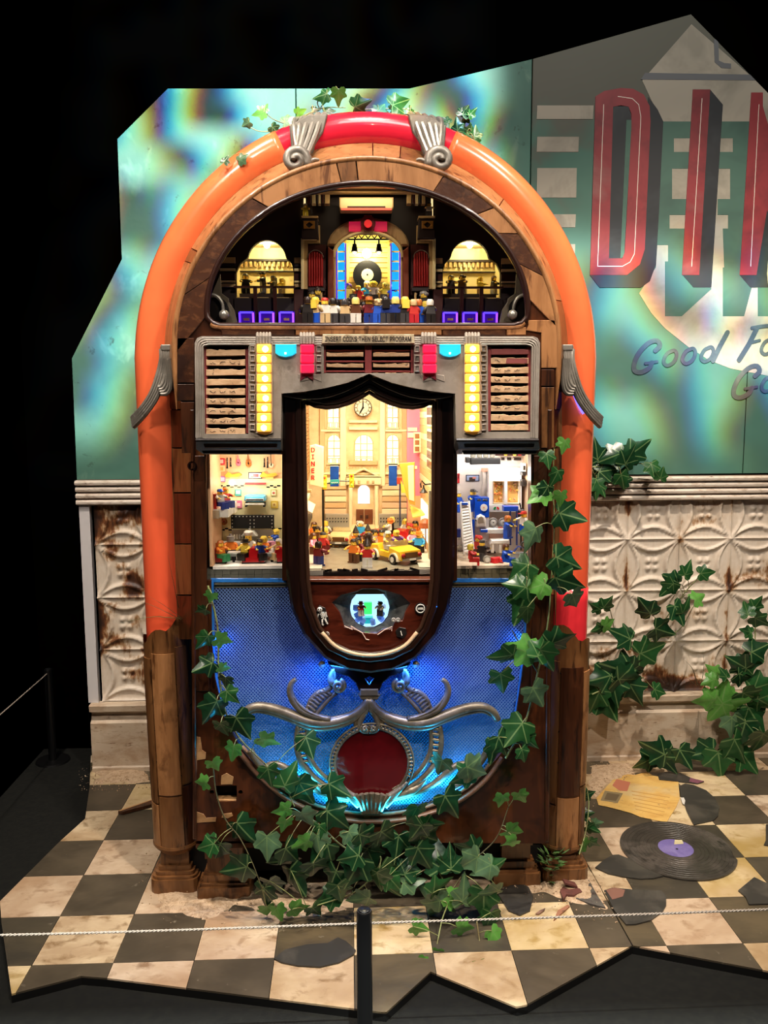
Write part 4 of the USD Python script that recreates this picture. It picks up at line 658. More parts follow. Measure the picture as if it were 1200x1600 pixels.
def row(specs, where, group, **kw):
    """figures from left to right; spec: (position, height, hair, torso, legs, style, face, arms, sit)"""
    for i, s in enumerate(sorted(specs, key=lambda s: s[0][0])):
        p, h, hair, to, lg, st, fa, ar, sit = s
        lab = f'toy figure, {NAMES[hair]} {HN[st]}, {NAMES[to]} top, {ORD[i]} from left {where}'
        figure(p, h, hair, to, lg, st, fa, ar, sit, label=lab, group=group, **kw)
# ------------------------------------------------------------------ upper room: the theatre
YT0 = .255
mar = pm('theatre_maroon', '3a120c', .4, n=[(12, '2a0c08', .45, .65, I3)]); dkb = pm('theatre_dark', '1c0b08', .5); crm = pm('theatre_cream', 'e3cf9a', .4); tanp = pm('theatre_tan', 'b99a68', .45); redc = pm('curtain_red', '8c1410', .4); wcream = pm('room_cream', 'e8d69a', .5)
th = thing('theatre_set', 'dark maroon miniature theatre with lit arched stage and balconies in the arched window', 'diorama', loc=(0, YT0, 1.2))
zs = at(575, 505, .13)[2]
def arch(x0, x1, yb, yt, r=.5): w = x1 - x0; c_ = (x0 + x1) / 2; hgt = w * r; return [(x0, yb), (x1, yb)] + ell(c_, yt + hgt, w / 2, hgt, 0, 180, 16)
lw_ = [(369, 499), (369, 425), (375, 412), (386, 404)] + ell(417, 407, 30, 32, 170, 10, 14) + [(448, 404), (456, 412), (459, 425), (459, 499)]; rw_ = [(1151 - x, y) for x, y in lw_]
stg = arch(521, 629, 474, 363, .36)
big = Polygon(pl([(310, 515), (310, 440), (390, 330), (480, 270), (670, 270), (760, 330), (840, 440), (840, 515)], YT0)).buffer(0).intersection(outer.buffer(-.022))
wl3 = [Polygon(pl(q, YT0)).buffer(0) for q in (lw_, rw_, stg)]
part(th, 'front_wall', prism(big.difference(unary_union(wl3)), YT0, YT0 + .012, .001), dkb)
part(th, 'floor', bx2(-.34, .36, .13, .45, zs - .01, zs), dkb); part(th, 'rear_wall', prism(outer.buffer(-.022).intersection(sbox(-1, zs, 1, 2)), .44, .45), dkb)
# balconies: cream rooms behind the arches
zl2 = at(417, 470, YT0)[2]
for s, mx in ((0, lambda x: x), (1, lambda x: 1151 - x)):
    X0, X1 = sorted((at(mx(366), 450, YT0)[0], at(mx(462), 450, YT0)[0])); br = sub(th, 'balcony_room'); zc = at(417, 372, YT0)[2]
    part(br, 'wall', bx2(X0 - .02, X1 + .02, .375, .385, zl2 - .02, zc + .03), wcream); part(br, 'ceiling', bx2(X0 - .02, X1 + .02, YT0 + .013, .38, zc + .004, zc + .014), wcream)
    for x in (X0 - .008, X1 + .004): part(br, 'wall', bx2(x, x + .006, YT0 + .013, .38, zl2 - .03, zc), wcream)
    part(br, 'floor', bx2(X0 - .008, X1 + .008, YT0 + .002, .38, zl2 - .004, zl2), tanp)
    for y, hgt, mt in ((405, 3, dkb), (423.5, 1.5, dkb)): part(br, 'cornice', bx2(X0 - .02, X1 + .02, .366, .375, at(417, y + hgt, .37)[2], at(417, y, .37)[2]), mt)
    for k in range(15):
        xa = X0 - .012 + (X1 - X0 + .024) * (k + .2) / 15; part(br, 'frieze_block', bx2(xa, xa + (X1 - X0) / 26, .367, .375, at(417, 417, .37)[2], at(417, 409, .37)[2]), tanp)
    part(br, 'counter', bx2(X0, X1, YT0 + .004, YT0 + .035, at(417, 468, YT0)[2], at(417, 464, YT0)[2]), tanp)
    part(br, 'railing', bx2(X0, X1, YT0 - .012, YT0 - .004, at(417, 451, YT0)[2], at(417, 448, YT0)[2]), mar)
    for x in (mx(400), mx(430.5)): part(br, 'post', bx2(at(x - 2.7, 480, YT0)[0], at(x + 2.7, 480, YT0)[0], YT0 - .012, YT0 - .004, zs, at(417, 449, YT0)[2]), mar)
    part(br, 'lower_wall', bx2(X0, X1, YT0 - .004, YT0 + .002, zs, at(417, 466, YT0)[2]), dkb)
    for k, x in enumerate((385, 416.5, 447.5)):                           # lit purple cubes
        X = at(mx(x), 488, YT0 - .02); w = 12.6 * sc(YT0, 417, 488); cb = thing('lit_cube', f'glowing purple cube with dark centre, {["left", "middle", "right"][k if s == 0 else 2 - k]} one under the {["left", "right"][s]} balcony', 'lit cube', 'lit purple cubes', loc=(X[0], YT0 - .02, zs))
        q = bx((X[0], YT0 - .012, zs + w + .002), (2 * w, .014, 2 * w)); part(cb, 'body', q, pm('cube_dark', '2a0a50', .2, emit=('4a18c0', .35))); z_ = zs + w + .002
        for dx, dzz, sx, sz, h_ in ((-.82, 0, .22, 1.6, '5a30ff'), (.82, 0, .22, 1.6, '8a40ff'), (0, .82, 1.6, .2, '4a38ff'), (0, -.82, 1.6, .22, 'd84ae8')): part(cb, 'light_bar', bx((X[0] + dx * w, YT0 - .021, z_ + dzz * w), (sx * w, .006, sz * w)), lamp(h_, 2.2))
        for dx in (-.7, .7): part(cb, 'bulb', mv(trimesh.creation.icosphere(1, .0022), (X[0] + dx * w, YT0 - .025, z_ - .72 * w)), lamp('ffc0ff', 6.))
        part(cb, 'emblem', bx((X[0], YT0 - .022, z_), (.7 * w, .004, .28 * w)), pm('cube_emblem', '8a6a50', .5))
    l = UsdLux.SphereLight.Define(stage, '/World/balcony_lamp' + ('_001' if s else '')); l.CreateRadiusAttr(.006); l.CreateColorAttr(Gf.Vec3f(1, .86, .5)); l.CreateIntensityAttr(.10); l.CreateNormalizeAttr(True); pp = at(mx(417), 384, .32); l.AddTranslateOp().Set(Gf.Vec3d(*map(float, pp)))
    part(br, 'ceiling_lamp', mv(trimesh.creation.icosphere(2, .007), at(mx(417), 383, .30)), lamp('fff0c0', 12.), True)
    # banded walls beside the balcony
    for x0, x1 in ((344, 368), (460, 470)):
        for y0, y1, mt in ((403, 412, tanp), (413, 417, dkb), (420, 424, crm), (428, 438, mar), (439, 442, crm), (444, 449, tanp)):
            part(th, 'wall_band', bx2(at(mx(x0), y0, YT0)[0], at(mx(x1), y0, YT0)[0], YT0 - .006, YT0, at(417, y1, YT0)[2], at(417, y0, YT0)[2]), mt)
    part(th, 'side_block', slab([(mx(x), y) for x, y in ((459, 452), (474, 452), (474, 507), (459, 507))], YT0 - .014, .014, .001), mar)
    # curtained niche with cream surround
    part(th, 'niche_frame', slab([(mx(x), y) for x, y in ((471, 373), (494, 373), (494, 352), (500, 352), (500, 380), (481, 380), (481, 452), (471, 452))], YT0 - .012, .013, .001), tanp)
    part(th, 'niche_frame', slab([(mx(x), y) for x, y in ((470, 372), (475, 372), (475, 452), (470, 452))], YT0 - .016, .016, .001), crm); part(th, 'niche_frame', slab([(mx(x), y) for x, y in ((470, 372), (495, 372), (495, 375), (470, 375))], YT0 - .016, .016, .001), crm)
    nq = [(mx(x), y) for x, y in arch(481, 505, 448, 391, .5)]; part(th, 'niche', slab([(mx(x), y) for x, y in ((480, 382), (510, 382), (510, 462), (480, 462))], YT0 - .010, .01, .001), mar)
    cu = part(th, 'curtain', slab(nq, YT0 - .013, .003), redc)
    for k in range(6): part(cu, 'fold', tube([at(mx(483.5 + k * 3.8), 398 - abs(math.sin(k * .628 + .2)) * 4, YT0 - .013), at(mx(483.5 + k * 3.8), 447, YT0 - .013)], .0026, 6), redc, True)
    part(cu, 'arch_trim', tube([at(x, y, YT0 - .014) for x, y in nq[2:]], .0011, 5), steel)
    part(th, 'ledge', slab([(mx(x), y) for x, y in ((481, 449), (508, 449), (508, 455), (481, 455))], YT0 - .022, .014, .001), dkb)
    part(th, 'torch', tube(pxp([(mx(502), 476), (mx(502), 462), (mx(501), 458)], YT0 - .025, 6), .0028, 6, scale=np.linspace(.6, 1.3, 6)), tanp)
    # arch mouldings of the stage
    part(th, 'stage_column', slab([(mx(x), y) for x, y in ((512, 384), (521.5, 392), (521.5, 474), (512, 474))], YT0 - .02, .02, .002), wood('stage_wood', '7a3a20', '5a2614', '30120a')); part(th, 'stage_column', slab([(mx(x), y) for x, y in ((522, 380), (525, 380), (525, 473), (522, 473))], YT0 - .012, .012, .001), tanp)
    # blue light panels at the sides of the stage
    for k in range(6): part(th, 'blue_panel', slab([(mx(x), y) for x, y in ((528, 379 + k * 15.2), (538.5, 379 + k * 15.2), (538.5, 391.5 + k * 15.2), (528, 391.5 + k * 15.2))], .285, .004, .001), lamp('18a0e8', 1.1))
    part(th, 'blue_frame', slab([(mx(x), y) for x, y in ((525, 377), (527, 377), (527, 472), (525, 472))], .283, .004), lamp('2018d8', 1.3)); part(th, 'blue_frame', slab([(mx(x), y) for x, y in ((539.5, 380), (541, 380), (541, 472), (539.5, 472))], .283, .004), lamp('5a50f0', .9))
    # small box balconies high up
    bb_ = sub(th, 'opera_box'); part(bb_, 'box', slab([(mx(x), y) for x, y in ((471, 340), (496, 340), (498, 372), (471, 372))], YT0 - .03, .03, .001), dkb); part(bb_, 'box_rim', slab([(mx(x), y) for x, y in ((471, 337), (497, 337), (497, 340.5), (471, 340.5))], YT0 - .034, .034, .001), tanp)
    part(bb_, 'gold_front', slab([(mx(x), y) for x, y in ((474, 345), (492, 345), (492, 357), (474, 357))], YT0 - .033, .003, .0005, [[(mx(x), y) for x, y in ((477, 351), (483, 346.5), (489, 351), (483, 356))]]), pm('gold_trim', 'a87838', .3, .5)); part(bb_, 'pole', tube([at(mx(476), 310, YT0 - .01), at(mx(476), 338, YT0 - .01)], .0022, 6), lamp('ffe0a0', 1.2))
    # tone arm ornament in the lower corner
    sgn = 1 if s == 0 else -1; ta = thing('tone_arm', f'grey ball-ended record player tone arm in the lower {["left", "right"][s]} corner of the arched window', 'tone arm', 'tone arms', loc=at(mx(350), 505, .135))
    part(ta, 'side_plate', slab([(mx(x), y) for x, y in ((344, 428), (346, 458), (357, 466), (358, 472), (366, 484), (371, 506), (325, 506), (326, 470))], .142, .006, .001), pm('plate_khaki', '4a4030', .5)); part(ta, 'arm', tube(pxp([(mx(331), 460), (mx(340), 464), (mx(347), 474), (mx(349), 488)], .133, 12), .0035, 8), pm('arm_grey', '9a968c', .3, .6), True)
    part(ta, 'ball', mv(trimesh.creation.icosphere(3, .0098), at(mx(350), 492, .128)), MATS['arm_grey'], True); part(ta, 'turntable', mv(lathe([(0, 0), (.024, 0), (.024, .003), (0, .003)], 24, 'y'), at(mx(338), 484, .141)), pm('turntable_black', '0e0c0b', .3))
part(th, 'stage_arch', prism(Polygon(pl(arch(511, 639, 400, 342, .36), YT0)).buffer(0).difference(Polygon(pl(stg, YT0)).buffer(0)).difference(sbox(-1, 0, 1, at(575, 386, YT0)[2])), YT0 - .014, YT0 + .001, .004), wood('stage_beige', 'b89a70', 'a08058', '7a5a38'))
part(th, 'arch_lining', tube([at(x, y, YT0 - .015) for x, y in stg[2:]], .004, 7), crm, True)
st = sub(th, 'stage'); yst = at(575, 471, .27)[2]
part(st, 'stage_floor', bx2(at(520, 471, .27)[0], at(630, 471, .27)[0], YT0 - .02, .44, zs, yst), pm('stage_boards', '6a4a28', .3)); part(st, 'backdrop', bx2(at(518, 471, .4)[0], at(632, 471, .4)[0], .385, .39, yst, yst + .18), pm('stage_gold', 'e0bc58', .45))
for k in range(14): part(st, 'backdrop_slat', bx2(at(541, 471, .38)[0], at(609, 471, .38)[0], .381, .386, yst + .011 * k + .001, yst + .011 * k + .010), MATS['stage_gold'])
for x in (541, 606): part(st, 'gold_pilaster', slab([(x, 384), (x + 5, 384), (x + 5, 471), (x, 471)], .372, .01, .001), MATS['stage_gold'])
part(st, 'truss', cat(*[tube([at(545 + 10 * k, 373, .30), at(550 + 10 * k, 366, .30), at(555 + 10 * k, 373, .30)], .0013, 5) for k in range(6)], tube([at(540, 374, .30), at(612, 374, .30)], .0015, 5), tube([at(540, 366, .30), at(612, 366, .30)], .0015, 5)), pm('truss_black', '151310', .4, .5))
for k, x in enumerate((554, 592)):
    sl = thing('stage_spotlight', f'black stage spotlight hanging above the stage, {["left", "right"][k]} of the two', 'spotlight', 'stage spotlights', loc=at(x, 390, .30)); part(sl, 'can', mv(lathe([(0, .010), (.004, .010), (.006, 0), (.0075, -.006), (0, -.006)], 12), at(x, 389, .30)), MATS['truss_black']); part(sl, 'bracket', tube([at(x, 375, .30), at(x, 387, .30)], .0016, 5), MATS['truss_black']); part(sl, 'lens', mv(trimesh.creation.icosphere(1, .0045), at(x, 394, .30)), lamp('fff0c0', 6.), True)
part(st, 'key_lamp', mv(trimesh.creation.icosphere(2, .011), at(573, 396, .372)), lamp('fff2c8', 14.), True)
rect('stage_lamp', tuple(at(573, 380, .31)), tuple(at(573, 440, .38)), .05, .02, (1, .85, .5), .11)
p_ = at(573, 397, .35); l = UsdLux.SphereLight.Define(stage, '/World/stage_bulb'); l.CreateRadiusAttr(.008); l.CreateColorAttr(Gf.Vec3f(1, .88, .6)); l.CreateIntensityAttr(.09); l.CreateNormalizeAttr(True); l.AddTranslateOp().Set(Gf.Vec3d(*map(float, p_)))
rc = thing('stage_record', 'giant black vinyl record with cream label standing at the back of the lit stage', 'record', loc=at(574, 455, .36)); rr = 22.5 * sc(.36, 574, 430); pc_ = at(574, 430, .36)
part(rc, 'vinyl', mv(lathe([(0, 0), (rr, 0), (rr, .003), (0, .003)], 36, 'y'), pc_), pm('vinyl_black', '121110', .3, coat=.4)); part(rc, 'label', mv(lathe([(0, 0), (rr * .42, 0), (rr * .42, .002), (0, .002)], 24, 'y'), pc_ + [0, -.003, 0]), crm); part(rc, 'spindle_hole', mv(lathe([(0, 0), (.002, 0), (.002, .001), (0, .001)], 10, 'y'), pc_ + [0, -.0052, 0]), BLK)
ks = sub(th, 'keystone'); part(ks, 'magenta_block', slab([(545, 346), (564, 346), (564, 361), (545, 361)], YT0 - .02, .02, .001), lamp('d0204a', .5)); part(ks, 'magenta_block', slab([(585, 346), (605, 346), (605, 361), (585, 361)], YT0 - .02, .02, .001), lamp('d0204a', .5))
part(ks, 'emblem', mv(lathe([(0, 0), (.0155, 0), (.0155, .008), (0, .008)], 20, 'y'), at(575, 350, YT0 - .022)), pm('emblem_maroon', '5a1018', .3)); part(ks, 'emblem_centre', mv(lathe([(0, 0), (.008, 0), (.008, .004), (0, .004)], 16, 'y'), at(575, 350, YT0 - .031)), lamp('c01820', .6)); part(ks, 'emblem_top', slab([(569, 336), (581, 336), (580, 342), (570, 342)], YT0 - .02, .01, .001), pm('emblem_pink', 'b84048', .4))
cb_ = sub(th, 'ceiling_box'); part(cb_, 'box', slab([(530, 308), (615, 308), (615, 323), (613, 328), (532, 328), (530, 323)], .20, .03, .002), tanp); part(cb_, 'red_strip', slab([(533, 325), (612, 325), (612, 328), (533, 328)], .199, .004), lamp('e84838', .9)); part(cb_, 'slot', slab([(543, 322), (602, 322), (602, 324), (543, 324)], .1985, .003), mar)
for k, (x0, x1, mt) in enumerate(((480, 486, mar), (487, 493, crm), (494, 497, dkb), (497, 501, crm), (502, 506, mar), (507, 515, tanp), (636, 643, tanp), (644, 649, mar), (649, 654, crm), (655, 659, dkb), (659, 665, tanp))): part(th, 'ceiling_band', slab([(x0, 302), (x1, 302), (x1, 318), (x0, 318)], .21, .02, .001), mt)
part(th, 'ceiling_beam', slab([(500, 294), (650, 294), (660, 300), (490, 300)], .19, .02, .001), tanp); part(th, 'ceiling_beam', slab([(515, 290), (640, 290), (648, 293), (505, 293)], .18, .02, .001), crm)
rect('theatre_ceiling', tuple(at(575, 300, .17)), tuple(at(575, 480, .24)), .12, .03, (1, .78, .5), .05)
# people of the theatre
def P0(x, Y, z=None): p = at(x, 500, Y); return (p[0], Y, zs if z is None else z)
B = math.pi
K = lambda x, Y, hair, to, lg, st='short', fa=B, ar=(0, 0), sit=False, h=.052, z=None: (P0(x, Y, z), h * (1 + .05 * math.sin(x * 1.7)), hair, to, lg, st, fa, ar, sit)
row([K(481, .150, '2a1a12', '1c1512', '1c1512'), K(493, .150, 'e8c84a', 'c8a878', '2050b8', 'long', 2.6), K(508, .150, 'c03028', 'd8d0c4', 'c8a878', 'cap', B), K(521, .150, '1c1512', 'd8d0c4', '3a3636', 'short', 2.9), K(539, .150, '3a3636', 'c8a878', '3a3636', 'short', B, (1, 0)), K(556, .150, 'f0d878', '5a3218', 'd8d0c4', 'short', B, (0, 1)), K(577, .150, 'b8682c', '6a1a20', '1a3078', 'hat', B, (1, 0)), K(590, .150, 'c8a878', '2050b8', '2050b8', 'puff', 3.3), K(603, .150, '1c1512', '1a3078', '3a3636', 'long', B), K(618, .150, 'f0d878', '1a3078', '1c1512', 'short', B), K(633, .150, 'e8c84a', '1c1512', '3a3636', 'long', 3.3), K(646, .150, 'c8a878', 'c03028', 'b02028', 'short', 3.4), K(654, .160, 'b8682c', '2050b8', '2050b8', 'short', 3.4), K(672, .150, 'd8d0c4', '3a3636', '1c1512', 'short', 3.4, (1, 0))], 'in audience front row', 'front row of the stage audience')
row([K(487, .186, '1c1512', '1c1512', '1c1512', 'short', 2.8), K(514, .186, '2a1a12', '3a3636', '3a3636'), K(526, .19, '1c1512', '1a3078', '1c1512'), K(545, .19, '2a1a12', 'a89070', '3a3636', 'bun'), K(568, .19, '1c1512', '6a1a20', '3a3636'), K(597, .19, 'a89070', '2050b8', '1a3078', 'cap', 3.3, (2, 0)), K(610, .19, '1c1512', '38a0d8', '1a3078'), K(635, .186, 'c03028', '1c1512', '1c1512', 'puff'), K(665, .186, 'e8c84a', 'c8a878', '5a3218', 'short', 3.5)], 'in audience back row', 'back row of the stage audience')
zb_ = zs + .022
row([K(488, .222, '1c1512', '1c1512', '1c1512', 'short', .3, (0, 1), z=zb_), K(662, .222, '8a8580', '1c1512', '1c1512', 'puff', -.3, (1, 0), z=zb_), K(497, .232, '2a1a12', '2a1a12', '1c1512', 'bun', .2, (0, 0), z=zb_ + .008)], 'beside the stage', 'figures beside the stage')
part(th, 'side_step', bx2(at(477, 480, .22)[0], at(505, 480, .22)[0], .205, .245, zs, zb_), dkb); part(th, 'side_step', bx2(at(652, 480, .22)[0], at(676, 480, .22)[0], .205, .245, zs, zb_), dkb)
row([K(545, .30, '7a4a9a', 'e8c84a', 'e8d040', 'puff', .2, (1, 1), h=.042, z=yst), K(560, .31, 'e8c84a', 'c03028', 'c03028', 'short', 0, (1, 0), h=.040, z=yst), K(574, .33, 'd8d0c4', '38a0d8', 'c03028', 'long', 0, (3, 3), h=.050, z=yst), K(584, .315, 'e8d040', 'd8d0c4', '1c1512', 'puff', -.2, (2, 0), h=.050, z=yst), K(603, .31, 'e8c84a', 'e8d040', 'e07828', 'puff', -.2, (1, 2), h=.044, z=yst), K(614, .30, 'd8d0c4', '2050b8', '2050b8', 'cap', -.4, (1, 1), h=.038, z=yst)], 'in the stage band', 'band on the stage')
for k, x in enumerate((552, 576, 600)):
    am = thing('stage_amplifier', f'small black stage amplifier at the stage edge, {["left", "middle", "right"][k]} one of three', 'amplifier', 'stage amplifiers', loc=P0(x, .262, yst)); p = P0(x, .262, yst); part(am, 'box', bx((p[0], .265, yst + .007), (.015, .012, .014)), pm('amp_black', '14110f', .5)); part(am, 'cone', mv(lathe([(0, .002), (.004, 0), (.005, -.0008), (0, -.0008)], 12, 'y'), (p[0], .2585, yst + .007)), pm('amp_cone', '4a4540', .4))
for k, x in enumerate((558, 588)):
    ms_ = thing('microphone_stand', f'thin black microphone stand at the stage front, {["left", "right"][k]} of two', 'microphone stand', 'microphone stands', loc=P0(x, .275, yst)); p = np.array(P0(x, .275, yst)); part(ms_, 'pole', tube([p, p + [0, 0, .024]], .0009, 5), pm('truss_black', '151310', .4)); part(ms_, 'head', mv(trimesh.creation.icosphere(1, .002), p + [0, -.001, .025]), pm('arm_grey', '9a968c', .3, .6)); part(ms_, 'base', mv(cyl(.004, .001, 10), p), pm('truss_black', '151310', .4))
for x in (417, 734): part(th, 'balcony_bench', bx2(at(x - 46, 470, YT0)[0], at(x + 46, 470, YT0)[0], YT0 + .036, YT0 + .09, zl2, zl2 + .020), dkb)
row([K(385, YT0 + .05, '1c1512', '1c1512', '1c1512', 'short', .3, (1, 1), h=.042, z=zl2 + .020), K(412, YT0 + .05, '1c1512', '3a3636', '3a3636', 'cap', -1.2, (1, 1), h=.046, z=zl2 + .022), K(428, YT0 + .05, '1c1512', '3a3636', '3a3636', 'long', -.9, (1, 1), h=.042, z=zl2 + .020), K(441, YT0 + .06, 'f0d878', 'e8c84a', 'a89070', 'long', -.8, (1, 1), h=.036, z=zl2 + .020)], 'on left balcony', 'diners on the left balcony')
row([K(704, YT0 + .05, '2a1a12', '2a1a12', '1c1512', 'short', .2, (1, 1), h=.042, z=zl2 + .020), K(722, YT0 + .05, '2a1a12', '5a3218', '3a3636', 'puff', -.5, (1, 1), h=.042, z=zl2 + .020), K(750, YT0 + .05, 'e8c84a', 'e8d040', 'c8a878', 'long', .9, (1, 1), h=.040, z=zl2 + .020), K(771, YT0 + .05, '5a3218', '2a1a12', 'd8d0c4', 'short', .8, (1, 1), h=.042, z=zl2 + .020)], 'on right balcony', 'diners on the right balcony')
row([K(480, YT0 - .018, 'd8d0c4', 'e8d040', 'e8d040', 'cap', 0, (1, 1), h=.03, z=at(480, 341, YT0 - .015)[2]), K(670, YT0 - .018, '1c1512', 'd8d0c4', '3a3636', 'short', 0, (1, 1), h=.03, z=at(670, 341, YT0 - .015)[2])], 'in opera boxes', 'figures in the opera boxes')
# ------------------------------------------------------------------ street scene behind the door
def lampat(name, p, col, power, r=.012):
    l = UsdLux.SphereLight.Define(stage, uniq('/World', name)); l.CreateRadiusAttr(r); l.CreateColorAttr(Gf.Vec3f(*col)); l.CreateIntensityAttr(power); l.CreateNormalizeAttr(True); l.AddTranslateOp().Set(Gf.Vec3d(*map(float, p)))
zst = at(575, 888, .135)[2]; XL, XR, YB, YFRONT = -.134, .139, .56, .115
beige = pm('facade_beige', 'e0c090', .5, n=[(30, 'cfae7c', .45, .65, I3)]); bei2 = pm('facade_tan', 'c9a473', .5); ltr = pm('facade_cream', 'e6d2a6', .45); wglass = pm('lit_window', 'f2ead8', .3, emit=('fff2d8', 1.1)); mull = pm('mullion', 'd9c290', .4); gryl = pm('road_grey', '8c8474', .3, n=[(40, '7a725f', .45, .65, I3)]); sid = pm('sidewalk', 'cfc6b6', .4); brn = pm('door_oak', '6a3a1c', .4); blkp = pm('plastic_black', '0c0b0a', .35)
stt = thing('miniature_street', 'grey miniature street with pale pavements and black front edge behind the door', 'street', loc=(0, .3, zst))
part(stt, 'road', bx2(XL, XR, YFRONT, .60, zst - .012, zst), gryl)
for x0, x1 in ((XL, -.092), (.105, XR)): part(stt, 'pavement', bx2(x0, x1, YFRONT + .004, .56, zst, zst + .004), sid)
xa, xb = at(505, 893, .115)[0], at(655, 893, .115)[0]; zt0 = at(575, 890, .112)[2]
part(stt, 'front_edge', bx2(xa, xb, .108, .115, zt0 - .010, zst - .001), blkp); part(stt, 'front_block', bx2(XL - .01, xa, .108, .116, zt0 - .010, zst + .002), pm('block_grey', '8f8a7e', .4)); part(stt, 'front_block', bx2(xb, XR + .008, .108, .116, zt0 - .010, zst + .002), MATS['block_grey'])
part(stt, 'front_plinth', bx2(XL - .02, XR + .02, .112, .12, zt0 - .05, zt0 - .010), pm('plinth_tan', '8a7a5e', .5))
for k in range(12):
    x = at(R.uniform(508, 650), 890, .112)[0]; part(stt, 'broken_chip', rot(bx((0, 0, 0), (R.uniform(.008, .02), .006, .004)), R.uniform(-.3, .3), [0, 1, 0]).apply_translation((x, .112, zst + .0015)), [blkp, gryl][k % 3 == 0])
for k in range(5): part(stt, 'crossing_stripe', bx2(-.088 + k * .016, -.077 + k * .016, .40, .415, zst, zst + .0012), ltr)
# town hall
def win2(par, px0, px1, yb, ytop, Y, archd=True, rows=3, cols=2):
    q = arch(px0, px1, yb, ytop, .5) if archd else [(px0, yb), (px1, yb), (px1, ytop), (px0, ytop)]
    w = part(par, 'window', slab(q, Y - .001, .004), wglass); g = [tube([at(x, y, Y - .002) for x, y in q + q[:1]], .0016, 5)]
    for k in range(1, cols): x = px0 + (px1 - px0) * k / cols; g.append(tube([at(x, yb, Y - .002), at(x, ytop + 1, Y - .002)], .0012, 4))
    yt = ytop + (px1 - px0) * .5 if archd else ytop
    for k in range(rows): y = yt + (yb - yt) * k / rows; g.append(tube([at(px0, y, Y - .002), at(px1, y, Y - .002)], .0012, 4))
    part(w, 'glazing_bars', cat(g), mull); part(w, 'sill', slab([(px0 - 2, yb), (px1 + 2, yb), (px1 + 2, yb + 2.5), (px0 - 2, yb + 2.5)], Y - .006, .008, .0008), ltr)
    for k in range(4): x = px0 + (px1 - px0) * (k + .5) / 4; part(w, 'baluster', tube([at(x, yb - 7, Y - .006), at(x, yb, Y - .006)], .0012, 5), ltr)
    part(w, 'rail', slab([(px0, yb - 8.5), (px1, yb - 8.5), (px1, yb - 7), (px0, yb - 7)], Y - .008, .004), ltr)
hl = thing('town_hall', 'beige toy town hall with black-handed clock, arched lit windows and brown double doors', 'building', loc=(0, YB, zst))
part(hl, 'facade', bx2(-.17, .18, YB, YB + .02, zst - .01, at(575, 560, YB)[2]), beige)
for x0, x1, y0, y1, d, m_ in ((499, 508, 560, 745, .006, bei2), (531, 541, 560, 760, .012, ltr), (593, 602, 560, 760, .012, ltr), (628, 640, 560, 745, .006, bei2), (501, 534, 671, 675, .008, ltr), (545, 590, 656, 661, .012, ltr), (545, 590, 667, 672, .014, ltr), (600, 636, 671, 675, .008, ltr), (500, 640, 738, 742, .010, ltr), (545, 590, 720, 727, .008, bei2)):
    part(hl, 'pilaster' if y1 - y0 > 20 else 'cornice', slab([(x0, y0), (x1, y0), (x1, y1), (x0, y1)], YB - d, d + .001, .0015), m_)
win2(hl, 512, 530, 668, 622, YB, False); win2(hl, 605, 622, 668, 622, YB, False); win2(hl, 512, 532, 724, 679, YB); win2(hl, 554, 583, 724, 679, YB, True, 3, 3); win2(hl, 604, 623, 724, 679, YB)
cf = at(567, 637, YB - .016); cr = 13.5 * sc(YB, 567, 637); ck = part(hl, 'clock_face', mv(lathe([(0, -.004), (cr, -.004), (cr, .016), (0, .016)], 32, 'y'), cf), pm('clock_cream', 'd9c8a0', .4))
part(ck, 'clock_ring', mv(rot(cat(trimesh.creation.torus(cr * .97, cr * .05, 36, 5), trimesh.creation.torus(cr * .66, cr * .025, 36, 5)), math.pi / 2, [1, 0, 0]), cf + [0, -.017, 0]), pm('clock_ink', '3a2a1c', .5))
part(ck, 'hour_marks', cat(*[tube([cf + [cr * .70 * math.sin(a), -.017, cr * .70 * math.cos(a)], cf + [cr * .90 * math.sin(a), -.017, cr * .90 * math.cos(a)]], cr * .045, 4) for a in np.arange(12) * math.pi / 6]), MATS['clock_ink'])
part(ck, 'hands', cat(tube([cf + [0, -.019, -.1 * cr], cf + [0, -.019, .55 * cr], cf + [0, -.019, .78 * cr]], cr * .07, 5, scale=[1, .9, .3]), tube([cf + [0, -.019, 0], cf + [-.28 * cr, -.019, -.48 * cr], cf + [-.36 * cr, -.019, -.62 * cr]], cr * .09, 5, scale=[1.1, 1, .3]), mv(trimesh.creation.icosphere(1, cr * .13), cf + [0, -.019, 0])), BLK)
for k in range(29):
    if k % 1 == 0: part(hl, 'dentil', slab([(503 + k * 4.7, 729.5), (505 + k * 4.7, 729.5), (505 + k * 4.7, 731.5), (503 + k * 4.7, 731.5)], YB - .004, .004), bei2)
part(hl, 'pediment', slab([(541, 745), (568, 731), (596, 745)], YB - .022, .022, .002, [[(551, 743), (568, 734.5), (586, 743)]]), ltr); part(hl, 'entablature', slab([(541, 746), (596, 746), (596, 758), (541, 758)], YB - .020, .02, .002), ltr)
for x in (545, 586): part(hl, 'column', tube([at(x + 2.5, 759, YB - .014), at(x + 2.5, 826, YB - .014)], .0052, 10), ltr, True)
for x in (551, 559, 573, 581): part(hl, 'entablature_block', slab([(x, 751), (x + 4, 751), (x + 4, 755), (x, 755)], YB - .023, .004, .0005), bei2)
w = part(hl, 'arched_window', slab(arch(559.5, 577.5, 787, 758, .5), YB - .002, .004), pm('bright_window', 'f4f2ee', .3, emit=('f4f6ff', 1.6)))
dd = sub(hl, 'double_door')
for x0, x1 in ((556.5, 568.5), (569.5, 582.5)): part(dd, 'door_leaf', slab([(x0, 796), (x1, 796), (x1, 819), (x0, 819)], YB - .006, .006, .001), brn)
